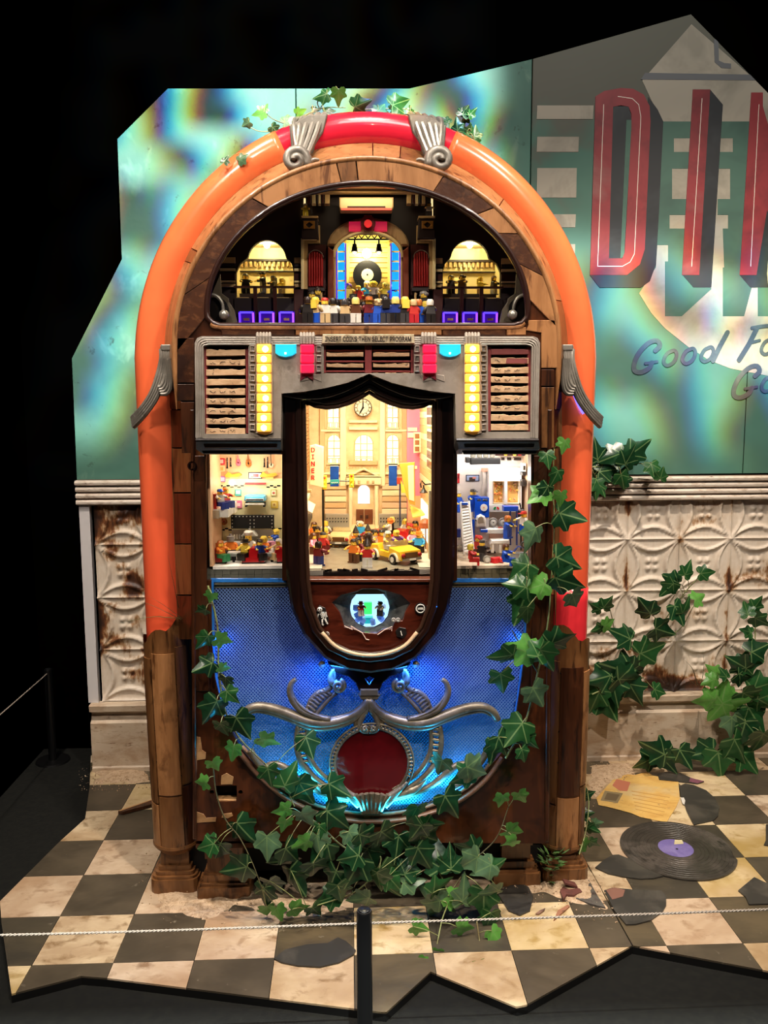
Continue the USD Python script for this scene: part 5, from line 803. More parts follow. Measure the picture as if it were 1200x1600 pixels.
for x in (564.5, 573.5): part(dd, 'door_plate', slab([(x - 2, 805), (x + 2, 805), (x + 2, 810), (x - 2, 810)], YB - .008, .003), pm('door_plate', '3a1e0e', .4))
zd = at(570, 819, YB)[2]
for k in range(4): part(hl, 'step', bx2(-.045 + .004 * k - .004, .045 - .004 * k + .008, YB - .05 + .011 * k, YB, zst + (zd - zst) * k / 4, zst + (zd - zst) * (k + 1) / 4), ltr)
for k in range(6):                                                       # coursed blocks beside the door
    for x0, x1 in ((507, 541), (597, 636)):
        part(hl, 'wall_course', slab([(x0, 747 + k * 9.6), (x1, 747 + k * 9.6), (x1, 755.6 + k * 9.6), (x0, 755.6 + k * 9.6)], YB - .010 - .001 * (k % 2), .012, .0012), [ltr, bei2, pm('facade_pink', 'd9b48e', .5)][(k + (x0 > 550)) % 3])
for x0, x1 in ((508, 546), (592, 636)):
    p = part(hl, 'railing_wall', slab([(x0, 803), (x1, 803), (x1, 826), (x0, 826)], YB - .018, .008, .001), pm('railing_grey', '9a917f', .5))
    for r_ in range(2):
        for k in range(int((x1 - x0) / 4.4)): part(hl, 'railing_stud', slab([(x0 + 2 + k * 4.4, 809 + r_ * 5), (x0 + 4.4 + k * 4.4, 809 + r_ * 5), (x0 + 3.6 + k * 4.4, 811.4 + r_ * 5), (x0 + 2.2 + k * 4.4, 811.4 + r_ * 5)], YB - .0195, .002), pm('stud_dark', '4a4438', .5))
# buildings along both sides (real walls running back into the scene)
def sidewall(par, name, x, y0, y1, z0, z1, mat, t=.006): s = 1 if x > 0 else -1; return part(par, name, bx2(x, x + s * t, y0, y1, z0, z1), mat)
def zpx(px, py, Y): return at(px, py, Y)[2]
ZT = zpx(575, 600, .13) + .03
lb = thing('brick_building', 'tan and green toy building along the left side of the street', 'building', loc=(XL, .35, zst))
tanb = pm('tan_brick', 'b98a50', .5); sand = pm('sand_green', '9ab08a', .5)
sidewall(lb, 'lower_wall', XL, .125, .50, zst + .004, zst + .15, pm('shop_cream', 'e3d2b0', .45)); sidewall(lb, 'upper_wall', XL - .004, .125, .38, zst + .15, ZT, sand); sidewall(lb, 'upper_wall', XL - .003, .38, .55, zst + .15, ZT, tanb)
for k in range(22): part(lb, 'brick_course', bx2(XL - .003, XL + .0005, .38, .55, zst + .16 + k * .0085, zst + .1665 + k * .0085), tanb)
for Y0 in (.15, .21, .27, .33): 
    for z0 in (zst + .19, zst + .26): w = part(lb, 'window_frame', bx2(XL - .004, XL + .002, Y0, Y0 + .035, z0, z0 + .05), ltr); part(w, 'pane', bx2(XL, XL + .003, Y0 + .005, Y0 + .030, z0 + .005, z0 + .045), pm('green_pane', '6aa05a', .2))
for z0, m_ in ((.072, pm('shop_black', '1c1814', .4)), (.10, pm('shop_band', 'e6c49a', .4)), (.13, ltr)): part(lb, 'shop_band', bx2(XL, XL + .012, .13, .40, zst + z0, zst + z0 + .008), m_)
part(lb, 'awning', rot(bx((0, 0, 0), (.026, .16, .004)), .5, [0, 1, 0]).apply_translation((XL + .012, .22, zst + .118)), pm('awning_cream', 'e8cfa8', .5))
for Y0 in (.16, .24, .32): part(lb, 'shop_door', bx2(XL, XL + .004, Y0, Y0 + .03, zst + .004, zst + .065), pm('door_rust', 'a84a28', .4))
ds_ = thing('diner_sign', 'tall cream street sign with red letters on the left side of the street', 'sign', loc=(XL, .30, zst + .15)); Ys = .30
part(ds_, 'board', slab([(484, 697), (492, 695), (505, 699), (505, 762), (484, 757)], Ys, .05, .001), ltr)
for k, ch in enumerate('DINER'):
    t_ = meshkit.text_mesh(ch, .0098, .0015, True); v = t_.vertices; o = at(489, 706.5 + k * 10.8, Ys); cx = v[:, 0].mean() if 0 else (v[:, 0].min() + v[:, 0].max()) / 2
    part(ds_, 'letter', tm(np.column_stack([v[:, 0] - cx + o[0], o[1] - v[:, 2], v[:, 1] + o[2]]), t_.faces), pm('sign_letter_red', 'c01c1c', .4, emit=('d01818', .15)))
rb_ = thing('pink_building', 'pink toy building at the far right end of the street', 'building', loc=(.12, .5, zst)); pink = pm('facade_rose', 'd8708c', .5)
part(rb_, 'wall', bx2(at(636, 700, .50)[0], XR + .02, .50, .51, zst, ZT + .02), pink)
for y0, y1 in ((622, 632), (668, 674), (676, 684), (728, 733)): part(rb_, 'string_course', slab([(637, y0), (652, y0), (652, y1), (637, y1)], .497, .004, .0005), pm('trim_cream', 'e8d8b0', .4))
w = part(rb_, 'window_frame', slab([(646.5, 675), (658, 676), (658, 707), (646.5, 708)], .47, .005, .001), ltr)
for k in range(3): part(w, 'pane', slab([(648.5, 678 + k * 10), (655, 678 + k * 10), (655, 685 + k * 10), (648.5, 685 + k * 10)], .468, .004), pm('brown_pane', '8a5a3a', .2))
part(rb_, 'shop_front', slab([(637, 775), (660, 775), (660, 826), (637, 826)], .49, .006), pm('shop_peach', 'e0b080', .4))
br_ = thing('corner_building', 'beige toy building with dark gridded windows along the right side of the street', 'building', loc=(XR, .3, zst))
sidewall(br_, 'wall', XR, .125, .50, zst + .004, ZT, pm('peach_wall', 'd8ac78', .5))
for k in range(14): part(br_, 'wall_course', bx2(XR - .0015, XR, .125, .50, zst + .12 + .0 + k * .0165, zst + .1335 + k * .0165), [pm('peach_wall2', 'd2a26c', .5), MATS['peach_wall'], ltr][k % 3])
for z0, n_ in ((.195, 4), (.285, 3)):
    w = part(br_, 'window_frame', bx2(XR - .006, XR + .001, .15, .26, zst + z0, zst + z0 + .02 * n_ + .004), pm('frame_cream', 'dcc8a4', .4))
    for r_ in range(n_):
        for c_ in range(4): part(w, 'pane', bx2(XR - .0075, XR - .004, .155 + c_ * .026, .174 + c_ * .026, zst + z0 + .004 + r_ * .02, zst + z0 + .019 + r_ * .02), pm('dark_pane', '2a2a24', .15))
part(br_, 'shop_opening', bx2(XR - .005, XR - .001, .15, .21, zst + .004, zst + .15), pm('shop_dark', '1c1a16', .5)); part(br_, 'shop_post', bx2(XR - .007, XR - .001, .212, .222, zst + .004, zst + .15), ltr); part(br_, 'shop_window', bx2(XR - .004, XR - .001, .24, .44, zst + .03, zst + .11), wglass)
def sglamp(): 
    t = thing('wall_lantern', 'black curled street lantern on the right-hand building', 'lantern', loc=at(662, 760, .22)); p = at(672, 757, .22)
    part(t, 'bracket', tube([p + [.012, 0, 0], p + [0, 0, .001], at(664, 757, .22), at(659, 751, .22), at(657, 756, .22), at(658, 762, .22)], .0016, 6), blkp); part(t, 'shade', mv(lathe([(.0015, .012), (.003, .008), (.0085, .001), (.0085, 0), (0, 0)], 12), at(662, 770, .22)), blkp); part(t, 'stem', tube([at(662, 758, .22), at(662, 764, .22)], .0014, 5), blkp)
sglamp()
# banners, traffic lights, awning board, sunshades
bnr = pm('banner_blue', '0c3a86', .4, n=[(50, '12479a', .45, .65, I3)])
for k, (x0, x1, y0, y1, Y) in enumerate(((516, 529.5, 726, 760, .36), (607.5, 620.5, 725, 759, .40))):
    b_ = thing('street_banner', f'dark blue hanging banner, the {["left", "right"][k]} one over the street', 'banner', 'blue banners', loc=at((x0 + x1) / 2, y1, Y)); part(b_, 'cloth', slab([(x0, y0 + 2), (x1, y0 + 2), (x1, y1), (x0, y1)], Y, .003, .0005), bnr); part(b_, 'rod', slab([(x0 - .6, y0), (x1 + .6, y0), (x1 + .6, y0 + 1.4), (x0 - .6, y0 + 1.4)], Y - .001, .005), blkp); part(b_, 'hem', slab([(x0, y0 + 1.4), (x1, y0 + 1.4), (x1, y0 + 3), (x0, y0 + 3)], Y - .0005, .004), wh)
tl_ = thing('traffic_light', 'black traffic light mast with lit orange signals and street-name plate on the left', 'traffic light', loc=at(504, 822, .33)); Yt = .33; xm = at(504.5, 800, Yt)
part(tl_, 'mast', tube([np.array([xm[0], Yt, zst + .004]), at(504.5, 757, Yt)], .0024, 8), blkp); part(tl_, 'mast_arm', tube([at(504.5, 757, Yt), at(530, 751.5, Yt), at(550, 752, Yt)], .0015, 6), blkp)
pl_ = part(tl_, 'street_plate', slab([(516, 750), (530, 749), (530, 756), (516, 757)], Yt - .004, .003, .0005), pm('plate_teal', '2f8a86', .4)); tmx = meshkit.text_mesh('Melton', .0035, .0005, True); v = tmx.vertices; o = at(517, 755.2, Yt - .0045); sx = (at(529, 755, Yt)[0] - o[0]) / np.ptp(v[:, 0]); part(pl_, 'plate_scribble', tube([o + [sx * np.ptp(v[:, 0]) * t, -.0003, .0016 + .0012 * math.sin(t * 25)] for t in np.linspace(.05, .95, 26)], .0005, 4), wh)
for x, y in ((507, 752), (549.5, 749)):
    hgt = 20; q = part(tl_, 'signal_box', slab([(x - 3.6, y - 9), (x + 3.6, y - 9), (x + 3.6, y + 13), (x - 3.6, y + 13)], Yt - .006, .008, .001), pm('signal_yellow', 'e8b828', .4))
    for k, h_ in enumerate(('c8401a', 'f0c830', '9ad840')): part(q, 'signal_lens', mv(trimesh.creation.icosphere(1, .0028), at(x, y - 5.5 + k * 7, Yt - .0065)), lamp(h_, .6 if k != 0 else .4), True)
tr2 = thing('street_mast', 'thin dark street lamp mast standing left of the yellow awning board', 'mast', loc=at(625, 820, .40)); part(tr2, 'mast', tube([at(625, 822, .40), at(625, 752, .40)], .0020, 7), pm('mast_blue', '2a2c48', .4)); part(tr2, 'signal', slab([(620, 746), (628, 746), (628, 756), (620, 756)], .398, .006, .001), pm('signal_red', 'c83a20', .4))
ab = thing('awning_board', 'tilted orange and cream shop board hanging high over the right pavement', 'awning', loc=at(640, 790, .34)); part(ab, 'board', slab([(624, 724), (648, 722), (649, 790), (640, 787), (632, 762)], .345, .006, .001), pm('board_orange', 'eaa23c', .45)); part(ab, 'cream_panel', slab([(637, 728), (647, 727), (647.5, 784), (639, 781)], .342, .004, .001), ltr); part(ab, 'yellow_edge', slab([(626, 750), (632, 762), (640, 787), (633, 770), (627, 770)], .343, .005), pm('board_yellow', 'f0c040', .4))
ca = thing('shop_canopy', 'small yellow slanted shop canopy on the right side of the street', 'canopy', loc=at(652, 800, .36)); part(ca, 'cloth', tm([at(640, 789, .42), at(661, 797, .42), at(664, 803, .33), at(645, 808, .33)] + [at(x, y, Y) - np.array([0, 0, .003]) for x, y, Y in ((640, 789, .42), (661, 797, .42), (664, 803, .33), (645, 808, .33))], [(0, 1, 2), (0, 2, 3), (4, 6, 5), (4, 7, 6), (3, 2, 6), (3, 6, 7), (0, 3, 7), (0, 7, 4), (1, 5, 6), (1, 6, 2)]), pm('canopy_yellow', 'e8c050', .5)); part(ca, 'bracket', tube([at(642, 790, .40), at(640, 800, .44)], .001, 5), ltr)
um = thing('sunshade', 'brown street parasol on a thin pole beside the right pavement', 'parasol', loc=at(665, 858, .24)); part(um, 'canopy', mv(lathe([(0, .020), (.008, .018), (.014, .010), (.016, 0), (.0155, -.001), (0, .001)], 12), at(665, 824, .24)), pm('parasol_rust', 'b0582a', .5)); part(um, 'pole', tube([at(665, 822, .24), at(665, 858, .24)], .0012, 6), pm('pole_brown', '5a3a2a', .5))
# cars
def car(name, pos, ang, body, trim, label, s=1., open_top=True):
    t = thing(name, label, 'toy car', loc=pos, rz=ang)
    def put(n, m, mt, parent=None, sm=False): m = m.copy(); m.vertices = m.vertices * s; return part(parent or t, n, m, mt, sm, local=True)
    def side(pts, w, mat, n='body'): return put(n, prism(Polygon(pts), -w, w, .0).apply_transform(np.array([[1, 0, 0, 0], [0, 1, 0, 0], [0, 0, 1, 0], [0, 0, 0, 1]])), mat)
    prof = Polygon([(-.058, .010), (.058, .010), (.060, .020), (.056, .029), (.024, .034), (.015, .034), (.013, .024), (-.020, .024), (-.026, .035), (-.052, .033), (-.060, .024)])
    arcs = unary_union([Point(x, .009).buffer(.0125) for x in (-.036, .036)])
    put('body', prism(prof.difference(arcs), -.026, .026, .002), body)
    put('bonnet', prism(Polygon([(.018, .033), (.057, .028), (.058, .025), (.018, .028)]), -.019, .019, .002), body)
    for x in (-.036, .036):
        for y in (-.024, .024):
            w = put('wheel', mv(lathe([(0, 0), (.0105, 0), (.0105, .008), (0, .008)], 16, 'y'), (x, y + (.001 if y > 0 else 0), .0105)), blkp); put('hub', mv(lathe([(0, -.0008), (.0062, -.0008), (.0062, .0088), (0, .0088)], 12, 'y'), (x, y + (.001 if y > 0 else 0), .0105)), wh, w)
            put('mudguard', mv(prism(Point(0, 0).buffer(.0150).difference(Point(0, 0).buffer(.0122)).intersection(sbox(-1, -.002, 1, 1)), -.005, .005, .001), (x, y * 1.06, .0095)), trim)
    put('grille', bx((.0605, 0, .021), (.003, .030, .011)), pm('car_grille', '6a4420', .3)); put('bumper', bx((.0625, 0, .0125), (.004, .046, .005)), steel); put('number_plate', bx((.0650, 0, .0125), (.0015, .016, .004)), wh)
    for y in (-.021, .021): put('lamp', mv(trimesh.creation.icosphere(1, .0045), (.061, y, .021)), pm('tail_red', 'a01818', .3)); 
    ws = put('windscreen', bx((.0165, 0, .040), (.0018, .044, .011)), pm('toy_glass', 'd8c89a', .1, alpha=.45)); 
    for y in (-.010, .010): put('seat', bx((-.010, y, .027), (.010, .014, .012)), blkp)
    put('dashboard', bx((.011, 0, .031), (.005, .042, .005)), blkp); return t
yell = pm('car_yellow', 'e8b824', .3, coat=.5); crd_ = pm('car_red', 'c81c20', .3, coat=.5); gold = pm('car_gold', 'dcc088', .35, coat=.4)
gp = gr(617, 876, zst); car('toy_car', gp, -1.02, yell, pm('car_cream', 'e6d8b8', .3), 'yellow open toy car with cream mudguards at the right front of the street')
gp2 = gr(604, 848, zst); car('toy_car', gp2, 2.95, crd_, pm('car_pale', 'e0c8a8', .3), 'red open toy car crossing the street behind the yellow car', .95)
gp3 = gr(536, 850, zst); car('toy_car', gp3, -1.75, gold, gold, 'pale gold toy car facing forward on the left half of the street', .95)
# people of the street
def S(x, y, hair, to, lg, st='short', fa=0., ar=(0, 0), sit=False, h=.052, z=None): p = gr(x, y, zst if z is None else z); return (p, h, hair, to, lg, st, fa, ar, sit)
row([S(498, 884, '2a1a12', '6a1a20', '1a3078', 'short', 2.4, (1, 0)), S(490, 868, '5a3218', 'e8a0b8', '5a3218', 'long', 1.2), S(505, 866, '3a3636', 'c03028', '6a1a20', 'cap', 2.6, (0, 1)), S(495, 856, '2a1a12', '5a3218', '1c1512', 'puff', .5), S(508, 858, 'e8c84a', 'c8a878', '6a1a20', 'long', 2.9), S(491, 848, '5a3218', 'e07828', '1a3078', 'short', .4), S(509, 845, 'f0d878', 'd8d0c4', 'c03028', 'bald', 2.7)], 'on left pavement', 'crowd on the left pavement')
row([S(553, 879, '2a1a12', 'e07828', '5a3218', 'long', -.5, (1, 0)), S(560, 876, '1c1512', '6a1a20', '1c1512', 'bun', -.6), S(574, 886, '2a1a12', 'c03028', 'd8d0c4', 'peak', 0, (1, 1)), S(577, 868, '2a1a12', '5a3218', '1c1512', 'long', 2.8), S(556, 862, '2a1a12', 'e07828', '6a1a20', 'peak', .3), S(575, 858, '2a1a12', '5a3218', '3a3636', 'peak', 0), S(586, 862, '1c1512', 'd8d0c4', '5a3218', 'puff', .5, (2, 0)), S(597, 862, '1c1512', 'e07828', 'c8a878', 'long', -.4, (1, 1))], 'in street centre', 'crowd in the street centre')
row([S(529, 836, '2050b8', 'c03028', 'c03028', 'cap', .2, (1, 0)), S(547, 834, '5a3218', 'e8c84a', '3a3636', 'short', -.3), S(557, 829, 'b8682c', '1c1512', '1c1512', 'long', -.6, (0, 2)), S(563, 846, 'd8d0c4', '38a0d8', 'd8d0c4', 'puff', .2), S(516, 838, '38a0d8', '38a0d8', '38a0d8', 'hat', .5)], 'behind gold car', 'people behind the gold car')
row([S(655, 866, 'e07828', '38a0d8', '1c1512', 'hat', -.6, (1, 0)), S(645, 860, '5a3218', 'e8a0b8', '3a3636', 'long', .4), S(640, 850, 'c03028', 'c03028', 'c03028', 'puff', -.3), S(649, 846, '1c1512', 'e07828', 'c8a878', 'short', -.6), S(634, 842, 'e8c84a', 'd8d0c4', '1a3078', 'long', .3)], 'on right pavement', 'crowd on the right pavement')
def incar(base, ang, dx, dy, z): ca, sa = math.cos(ang), math.sin(ang); return (base[0] + dx * ca - dy * sa, base[1] + dx * sa + dy * ca, base[2] + z)
row([(incar(gp, -1.02, -.010, .011, .026), .05, 'e8c84a', '7a4a9a', '1c1512', 'short', .55, (1, 1), True), (incar(gp, -1.02, -.010, -.011, .026), .05, 'd8d0c4', 'c8a878', 'd8d0c4', 'long', .55, (1, 1), True)], 'riding yellow car', 'riders of the yellow car')
row([(incar(gp2, 2.95, -.010, .011, .024), .05, 'e07828', 'd8d0c4', '1c1512', 'puff', -1.7, (1, 1), True), (incar(gp2, 2.95, -.012, -.011, .024), .05, 'f0d878', '1c1512', '1c1512', 'short', -1.7, (2, 1), True)], 'riding red car', 'riders of the red car')
rect('street_sky', (.01, .30, ZT + .005), (.01, .34, zst), .16, .26, (1, .86, .62), 1.2); rect('street_front', (.01, .135, ZT - .06), (.01, .5, zst + .12), .16, .02, (1, .88, .66), .28); part(stt, 'sky_board', bx2(XL - .05, XR + .05, .13, .62, ZT + .012, ZT + .016), ltr); part(stt, 'sky_lamp', bx2(-.07, .09, .18, .42, ZT + .0085, ZT + .0118), lamp('fff0d0', 1.5))
# ------------------------------------------------------------------ diner room on the left
zd0 = at(385, 882, .13)[2]; ZC = at(385, 700, .13)[2] + .012; YD = .245; DX0, DX1 = -.307, -.165
di = thing('diner_room', 'bright cream toy diner interior with pictures and guitars on its wall, left window', 'diorama', loc=(-.24, .2, zd0))
dwall = pm('diner_wall', 'e2b084', .5); dlow = pm('diner_wall_low', 'ece2b0', .45); dsh = pm('room_white', 'ece6da', .45); riser = pm('riser_grey', '5f5d52', .5); dred = pm('booth_red', 'a80e14', .3, coat=.4)
part(di, 'floor', bx2(DX0, DX1, .112, .26, zd0 - .006, zd0), dsh); zmid = at(385, 748, YD)[2]
part(di, 'upper_wall', bx2(DX0, DX1, YD, YD + .008, zmid, ZC), dwall); part(di, 'lower_wall', bx2(DX0, DX1, YD, YD + .008, zd0, zmid), dlow); part(di, 'side_wall', bx2(DX0 - .006, DX0, .112, YD, zd0, ZC), dwall); part(di, 'side_wall', bx2(DX1, DX1 + .004, .115, YD, zd0, ZC), dsh); part(di, 'ceiling', bx2(DX0, DX1, .125, YD, ZC, ZC + .004), dsh)
for k in range(10):                                                     # grey riser of blocks under the floor edge
    for r_ in range(3): part(di, 'riser_brick', bx2(-.320 + k * .0158, -.3048 + k * .0158, .113 + .0003 * ((k * 3 + r_) % 2), .12, zd0 - .006 - .0105 * (r_ + 1), zd0 - .0065 - .0105 * r_), riser)
part(di, 'riser', bx2(-.322, -.16, .117, .122, zd0 - .045, zd0 - .004), riser)
def onwall(px0, px1, y0, y1, name, mat, label, category, inner=None, Y=YD, d=.003, group=None):
    t = thing(name, label, category, group, loc=at((px0 + px1) / 2, (y0 + y1) / 2, Y)); part(t, 'frame' if inner else 'panel', slab([(px0, y0), (px1, y0), (px1, y1), (px0, y1)], Y - d, d - .0001, .0004), mat)
    for i, (a, b, e, f, m_) in enumerate(inner or []): part(t, 'picture' if i == 0 else 'motif', slab([(px0 + (px1 - px0) * a, y0 + (y1 - y0) * b), (px0 + (px1 - px0) * e, y0 + (y1 - y0) * b), (px0 + (px1 - px0) * e, y0 + (y1 - y0) * f), (px0 + (px1 - px0) * a, y0 + (y1 - y0) * f)], Y - d - .0004 * (i + 1), .0006), m_)
    return t
T = tint
PIC = [(341, 351, 716, 726, 'b82838', 'red square picture high on the left of the diner wall', [(.25, .2, .8, .8, T('e8b0a8'))]), (341, 351, 728, 737, 'd8c490', 'pale tan square picture below the red one on the diner wall', [(.2, .2, .8, .8, T('b89a58'))]), (343, 352, 744, 753, 'a878b8', 'purple square picture on the left of the diner wall', [(.2, .25, .85, .85, T('e0c8e8'))]),
       (388, 409, 738, 748, '3a2c2c', 'wide dark-framed picture of a red car on the diner wall', [(.05, .12, .95, .9, T('f0ece4')), (.35, .3, .75, .75, T('d84850')), (.2, .55, .34, .8, T('5a7a4a'))]), (367, 377, 765, 775, '58b8b0', 'turquoise square picture left of the jukebox hood in the diner', [(.15, .12, .85, .7, T('c8ecec'))]), (367, 378, 782, 794, 'd87898', 'pink square picture low left of the hood in the diner', [(.1, .35, .75, .75, T('f4d0d8'))]),
       (423, 432, 765, 775, 'b8a860', 'small framed picture right of the hood in the diner, upper of two', [(.12, .12, .88, .88, T('f0e8c8')), (.3, .35, .7, .7, T('b86050'))]), (423, 434, 783, 794, 'd8b848', 'gold square picture right of the hood in the diner, lower of two', [(.2, .2, .8, .8, T('f0dc90')), (.35, .35, .65, .65, T('b88a40'))])]
for x0, x1, y0, y1, h_, lb_, inn_ in PIC: onwall(x0, x1, y0, y1, 'wall_picture', T(h_), lb_, 'picture', inn_)
for k, (x, y0, y1, bw_, h_, nk, lb_) in enumerate(((372.5, 711, 729, 3.8, 'e86a80', 'e06878', 'pink electric guitar hanging on the diner wall'), (388.5, 710, 731, 4.6, 'b8682c', '7a4420', 'brown acoustic guitar hanging on the diner wall'), (424, 710, 732, 3.8, 'd8c8a8', '6a5840', 'round pale banjo hanging at the right of the diner wall'))):
    g_ = thing('toy_guitar', lb_, 'guitar', 'instruments on the diner wall', loc=at(x, y1, YD)); o = sc(YD, x, 720); X = at(x, y1 - bw_ - 1, YD - .003)
    body = unary_union([Point(X[0], X[2]).buffer(bw_ * o), Point(X[0] - .2 * o, X[2] + bw_ * 1.15 * o).buffer(bw_ * .72 * o)]) if k < 2 else Point(X[0], X[2]).buffer(bw_ * o)
    part(g_, 'body', prism(body, YD - .006, YD - .001, .0008), T(h_)); part(g_, 'neck', slab([(x - 2, y0), (x - .6, y0), (x + .6, y1 - bw_), (x - .9, y1 - bw_)], YD - .007, .003), T(nk)); part(g_, 'sound_hole', mv(lathe([(0, 0), (bw_ * .3 * o, 0), (bw_ * .3 * o, .001), (0, .001)], 10, 'y'), X + [0, -.003, bw_ * .4 * o]), T('2a1a12'))
for k, (x, y0, y1) in enumerate(((355, 715, 732), (360.5, 715, 729), (413, 716, 730), (418, 714, 731))):
    g_ = thing('black_clarinet', f'thin black wind instrument on the diner wall, {ORD[k]} from the left', 'instrument', 'instruments on the diner wall', loc=at(x, y1, YD)); part(g_, 'tube', tube([at(x, y0, YD - .003), at(x, y1 - 3, YD - .003), at(x, y1, YD - .003)], .0014, 6, scale=[.8, 1, 1.8]), BLK); part(g_, 'band', tube([at(x - .8, y0 + 6, YD - .004), at(x + .8, y0 + 6, YD - .004)], .0009, 5), steel)
for k, x0 in enumerate((343, 348.5, 354, 360, 366, 371, 376, 416.5, 422, 427.5, 433)): part(di, 'check_tile', slab([(x0, 758 + 2.2 * (k % 2)), (x0 + 4.8, 758 + 2.2 * (k % 2)), (x0 + 4.8, 760 + 2.2 * (k % 2)), (x0, 760 + 2.2 * (k % 2))], YD - .001, .002), BLK if k < 3 or k > 6 else riser)
for k, x0 in enumerate((340, 346, 351.5, 357, 425, 430, 435)): part(di, 'check_tile', slab([(x0, 825 + 2 * (k % 2)), (x0 + 5, 825 + 2 * (k % 2)), (x0 + 5, 827 + 2 * (k % 2)), (x0, 827 + 2 * (k % 2))], YD - .001, .002), BLK)
part(di, 'wall_lamp_rail', slab([(383, 754.5), (415, 754.5), (415, 757), (382, 757)], YD - .010, .01, .001), T('c83a40'))
for k, (x0, x1) in enumerate(((350, 378), (405, 434))):
    f_ = thing('wing_ornament', f'yellow finned ornament on the diner wall, {["left", "right"][k]} one of two', 'ornament', 'yellow ornaments', loc=at(x0, 745, YD)); part(f_, 'fin', slab([(x0, 744), (x0 + 6, 737), (x0 + 12, 741), (x1 - 4, 739), (x1, 742), (x1 - 6, 745), (x0 + 3, 746)], YD - .008, .007, .001), T('e8b040')); part(f_, 'base', slab([(x0 + 8, 745), (x1 - 6, 745), (x1 - 8, 748), (x0 + 11, 748)], YD - .006, .005), T('e8d070'))
hd_ = thing('blue_hood', 'shiny light blue rounded car-front shelf in the middle of the diner wall', 'shelf', loc=at(398, 785, .225)); part(hd_, 'body', slab([(382, 775), (386, 774), (410, 774), (414, 775), (415, 782), (411, 785), (385, 785), (381, 782)], .215, .028, .004), T('58b4e0')); part(hd_, 'chrome', slab([(384, 779), (412, 779), (412, 783), (384, 783)], .211, .006, .001), pm('chrome', 'd0d8dc', .15, .9)); part(hd_, 'bumper', slab([(383, 786.5), (413, 786.5), (413, 789.5), (383, 789.5)], .213, .01, .001), wh)
for x in (382.5, 411): part(hd_, 'foot', slab([(x, 786), (x + 3, 786), (x + 3, 792), (x, 792)], .214, .02), BLK)
mb = thing('menu_board', 'black studded menu board in the middle of the diner', 'board', loc=at(394, 826, .222))
part(mb, 'board', slab([(360.5, 805), (428, 805), (428, 826), (361, 826)], .222, .008, .001), BLK)
for x, y in [(363 + k * 5.6, 807) for k in range(12)] + [(x, y) for x in (363, 391, 397, 425) for y in (812.5, 818, 823.5)]: part(mb, 'stud', mv(lathe([(0, 0), (.0016, 0), (.0016, .001), (0, .001)], 8, 'y'), at(x, y, .222)), pm('stud_grey', '9a9a94', .3))
ek = thing('extractor_hood', 'white trapezoid hood under the black menu board', 'hood', loc=at(389, 840, .215)); part(ek, 'hood', slab([(384, 830), (396, 830), (402, 838), (376, 838)], .210, .02, .002), T('c8c8c0')); part(ek, 'stem', tube([at(390, 826, .214), at(390, 831, .214)], .003, 6), T('b0b0a8'))
ct = thing('diner_counter', 'pale counter with shelves of cups along the back of the diner', 'counter', loc=at(395, 870, .225)); part(ct, 'back_panel', slab([(362, 828), (434, 828), (434, 860), (362, 860)], .238, .006), T('c0b8ac')); part(ct, 'counter_top', bx2(at(345, 860, .215)[0], at(436, 860, .215)[0], .205, .235, zd0 + .028, zd0 + .032), wh); part(ct, 'counter_front', bx2(at(345, 860, .21)[0], at(436, 860, .21)[0], .210, .215, zd0, zd0 + .028), T('c8b8a8'))
for k in range(9):
    for r_ in range(2): part(ct, 'cup', mv(lathe([(0, 0), (.0016, 0), (.0024, .005), (0, .005)], 8), at(403 + k * 3.3, 845 + r_ * 6, .232)), T('d8d4cc'))
for k in range(6): part(ct, 'bottle', mv(lathe([(0, 0), (.0018, 0), (.0018, .007), (.0008, .010), (0, .010)], 8), at(366 + k * 4.5, 842, .232)), T(('d8d4b8', 'e0d8c8', 'd0dce0')[k % 3]))
bal = thing('diner_balcony', 'white balcony shelf with seated figures on the left wall of the diner', 'balcony', loc=(DX0, .19, at(335, 796, .18)[2])); zbal = at(335, 793, .17)[2]
part(bal, 'deck', bx2(DX0, DX0 + .030, .135, .235, zbal - .016, zbal), T('d8d4c8')); part(bal, 'front', bx2(DX0, DX0 + .012, .130, .137, zbal - .018, zbal - .002), T('a8967a')); part(bal, 'shelf', bx2(DX0 + .024, DX0 + .034, .20, .235, zbal - .016, zbal + .006), T('e8e0cc'))
D = lambda x, y, hair, to, lg, st='short', fa=0., ar=(1, 1), sit=True, h=.045, z=None, Y=None: ((at(x, y, Y) if Y else gr(x, y, zd0 if z is None else z)), h, hair, to, lg, st, fa, ar, sit)
row([D(331, 0, '2050b8', 'c03028', '1a3078', 'cap', .8, Y=None, z=0) if False else ((DX0 + .012, .150, zbal + .006), .045, '2050b8', 'd8d0c4', '1a3078', 'cap', .8, (1, 1), True), ((DX0 + .019, .178, zbal + .006), .045, 'e07828', 'c03028', '1a3078', 'short', .9, (1, 1), True)], 'on diner balcony', 'figures on the diner balcony')
part(bal, 'red_chair', bx2(DX0, DX0 + .006, .14, .165, zbal, zbal + .03), dred)
zse = zd0 + .013
row([(gr(345, 871, zse), .046, 'b8682c', 'e07828', '2a7a48', 'long', .9, (1, 1), True), (gr(384, 869, zse), .046, '1c1512', 'e8c84a', '1c1512', 'hat', -.5, (1, 1), True), (gr(406, 869, zse), .046, '2a1a12', '1a3078', '1c1512', 'short', .5, (1, 1), True), (gr(436, 868, zse), .046, 'd8d0c4', 'c8a878', 'c8a878', 'short', -.8, (1, 1), True)], 'in diner booths', 'diners in the red booths')
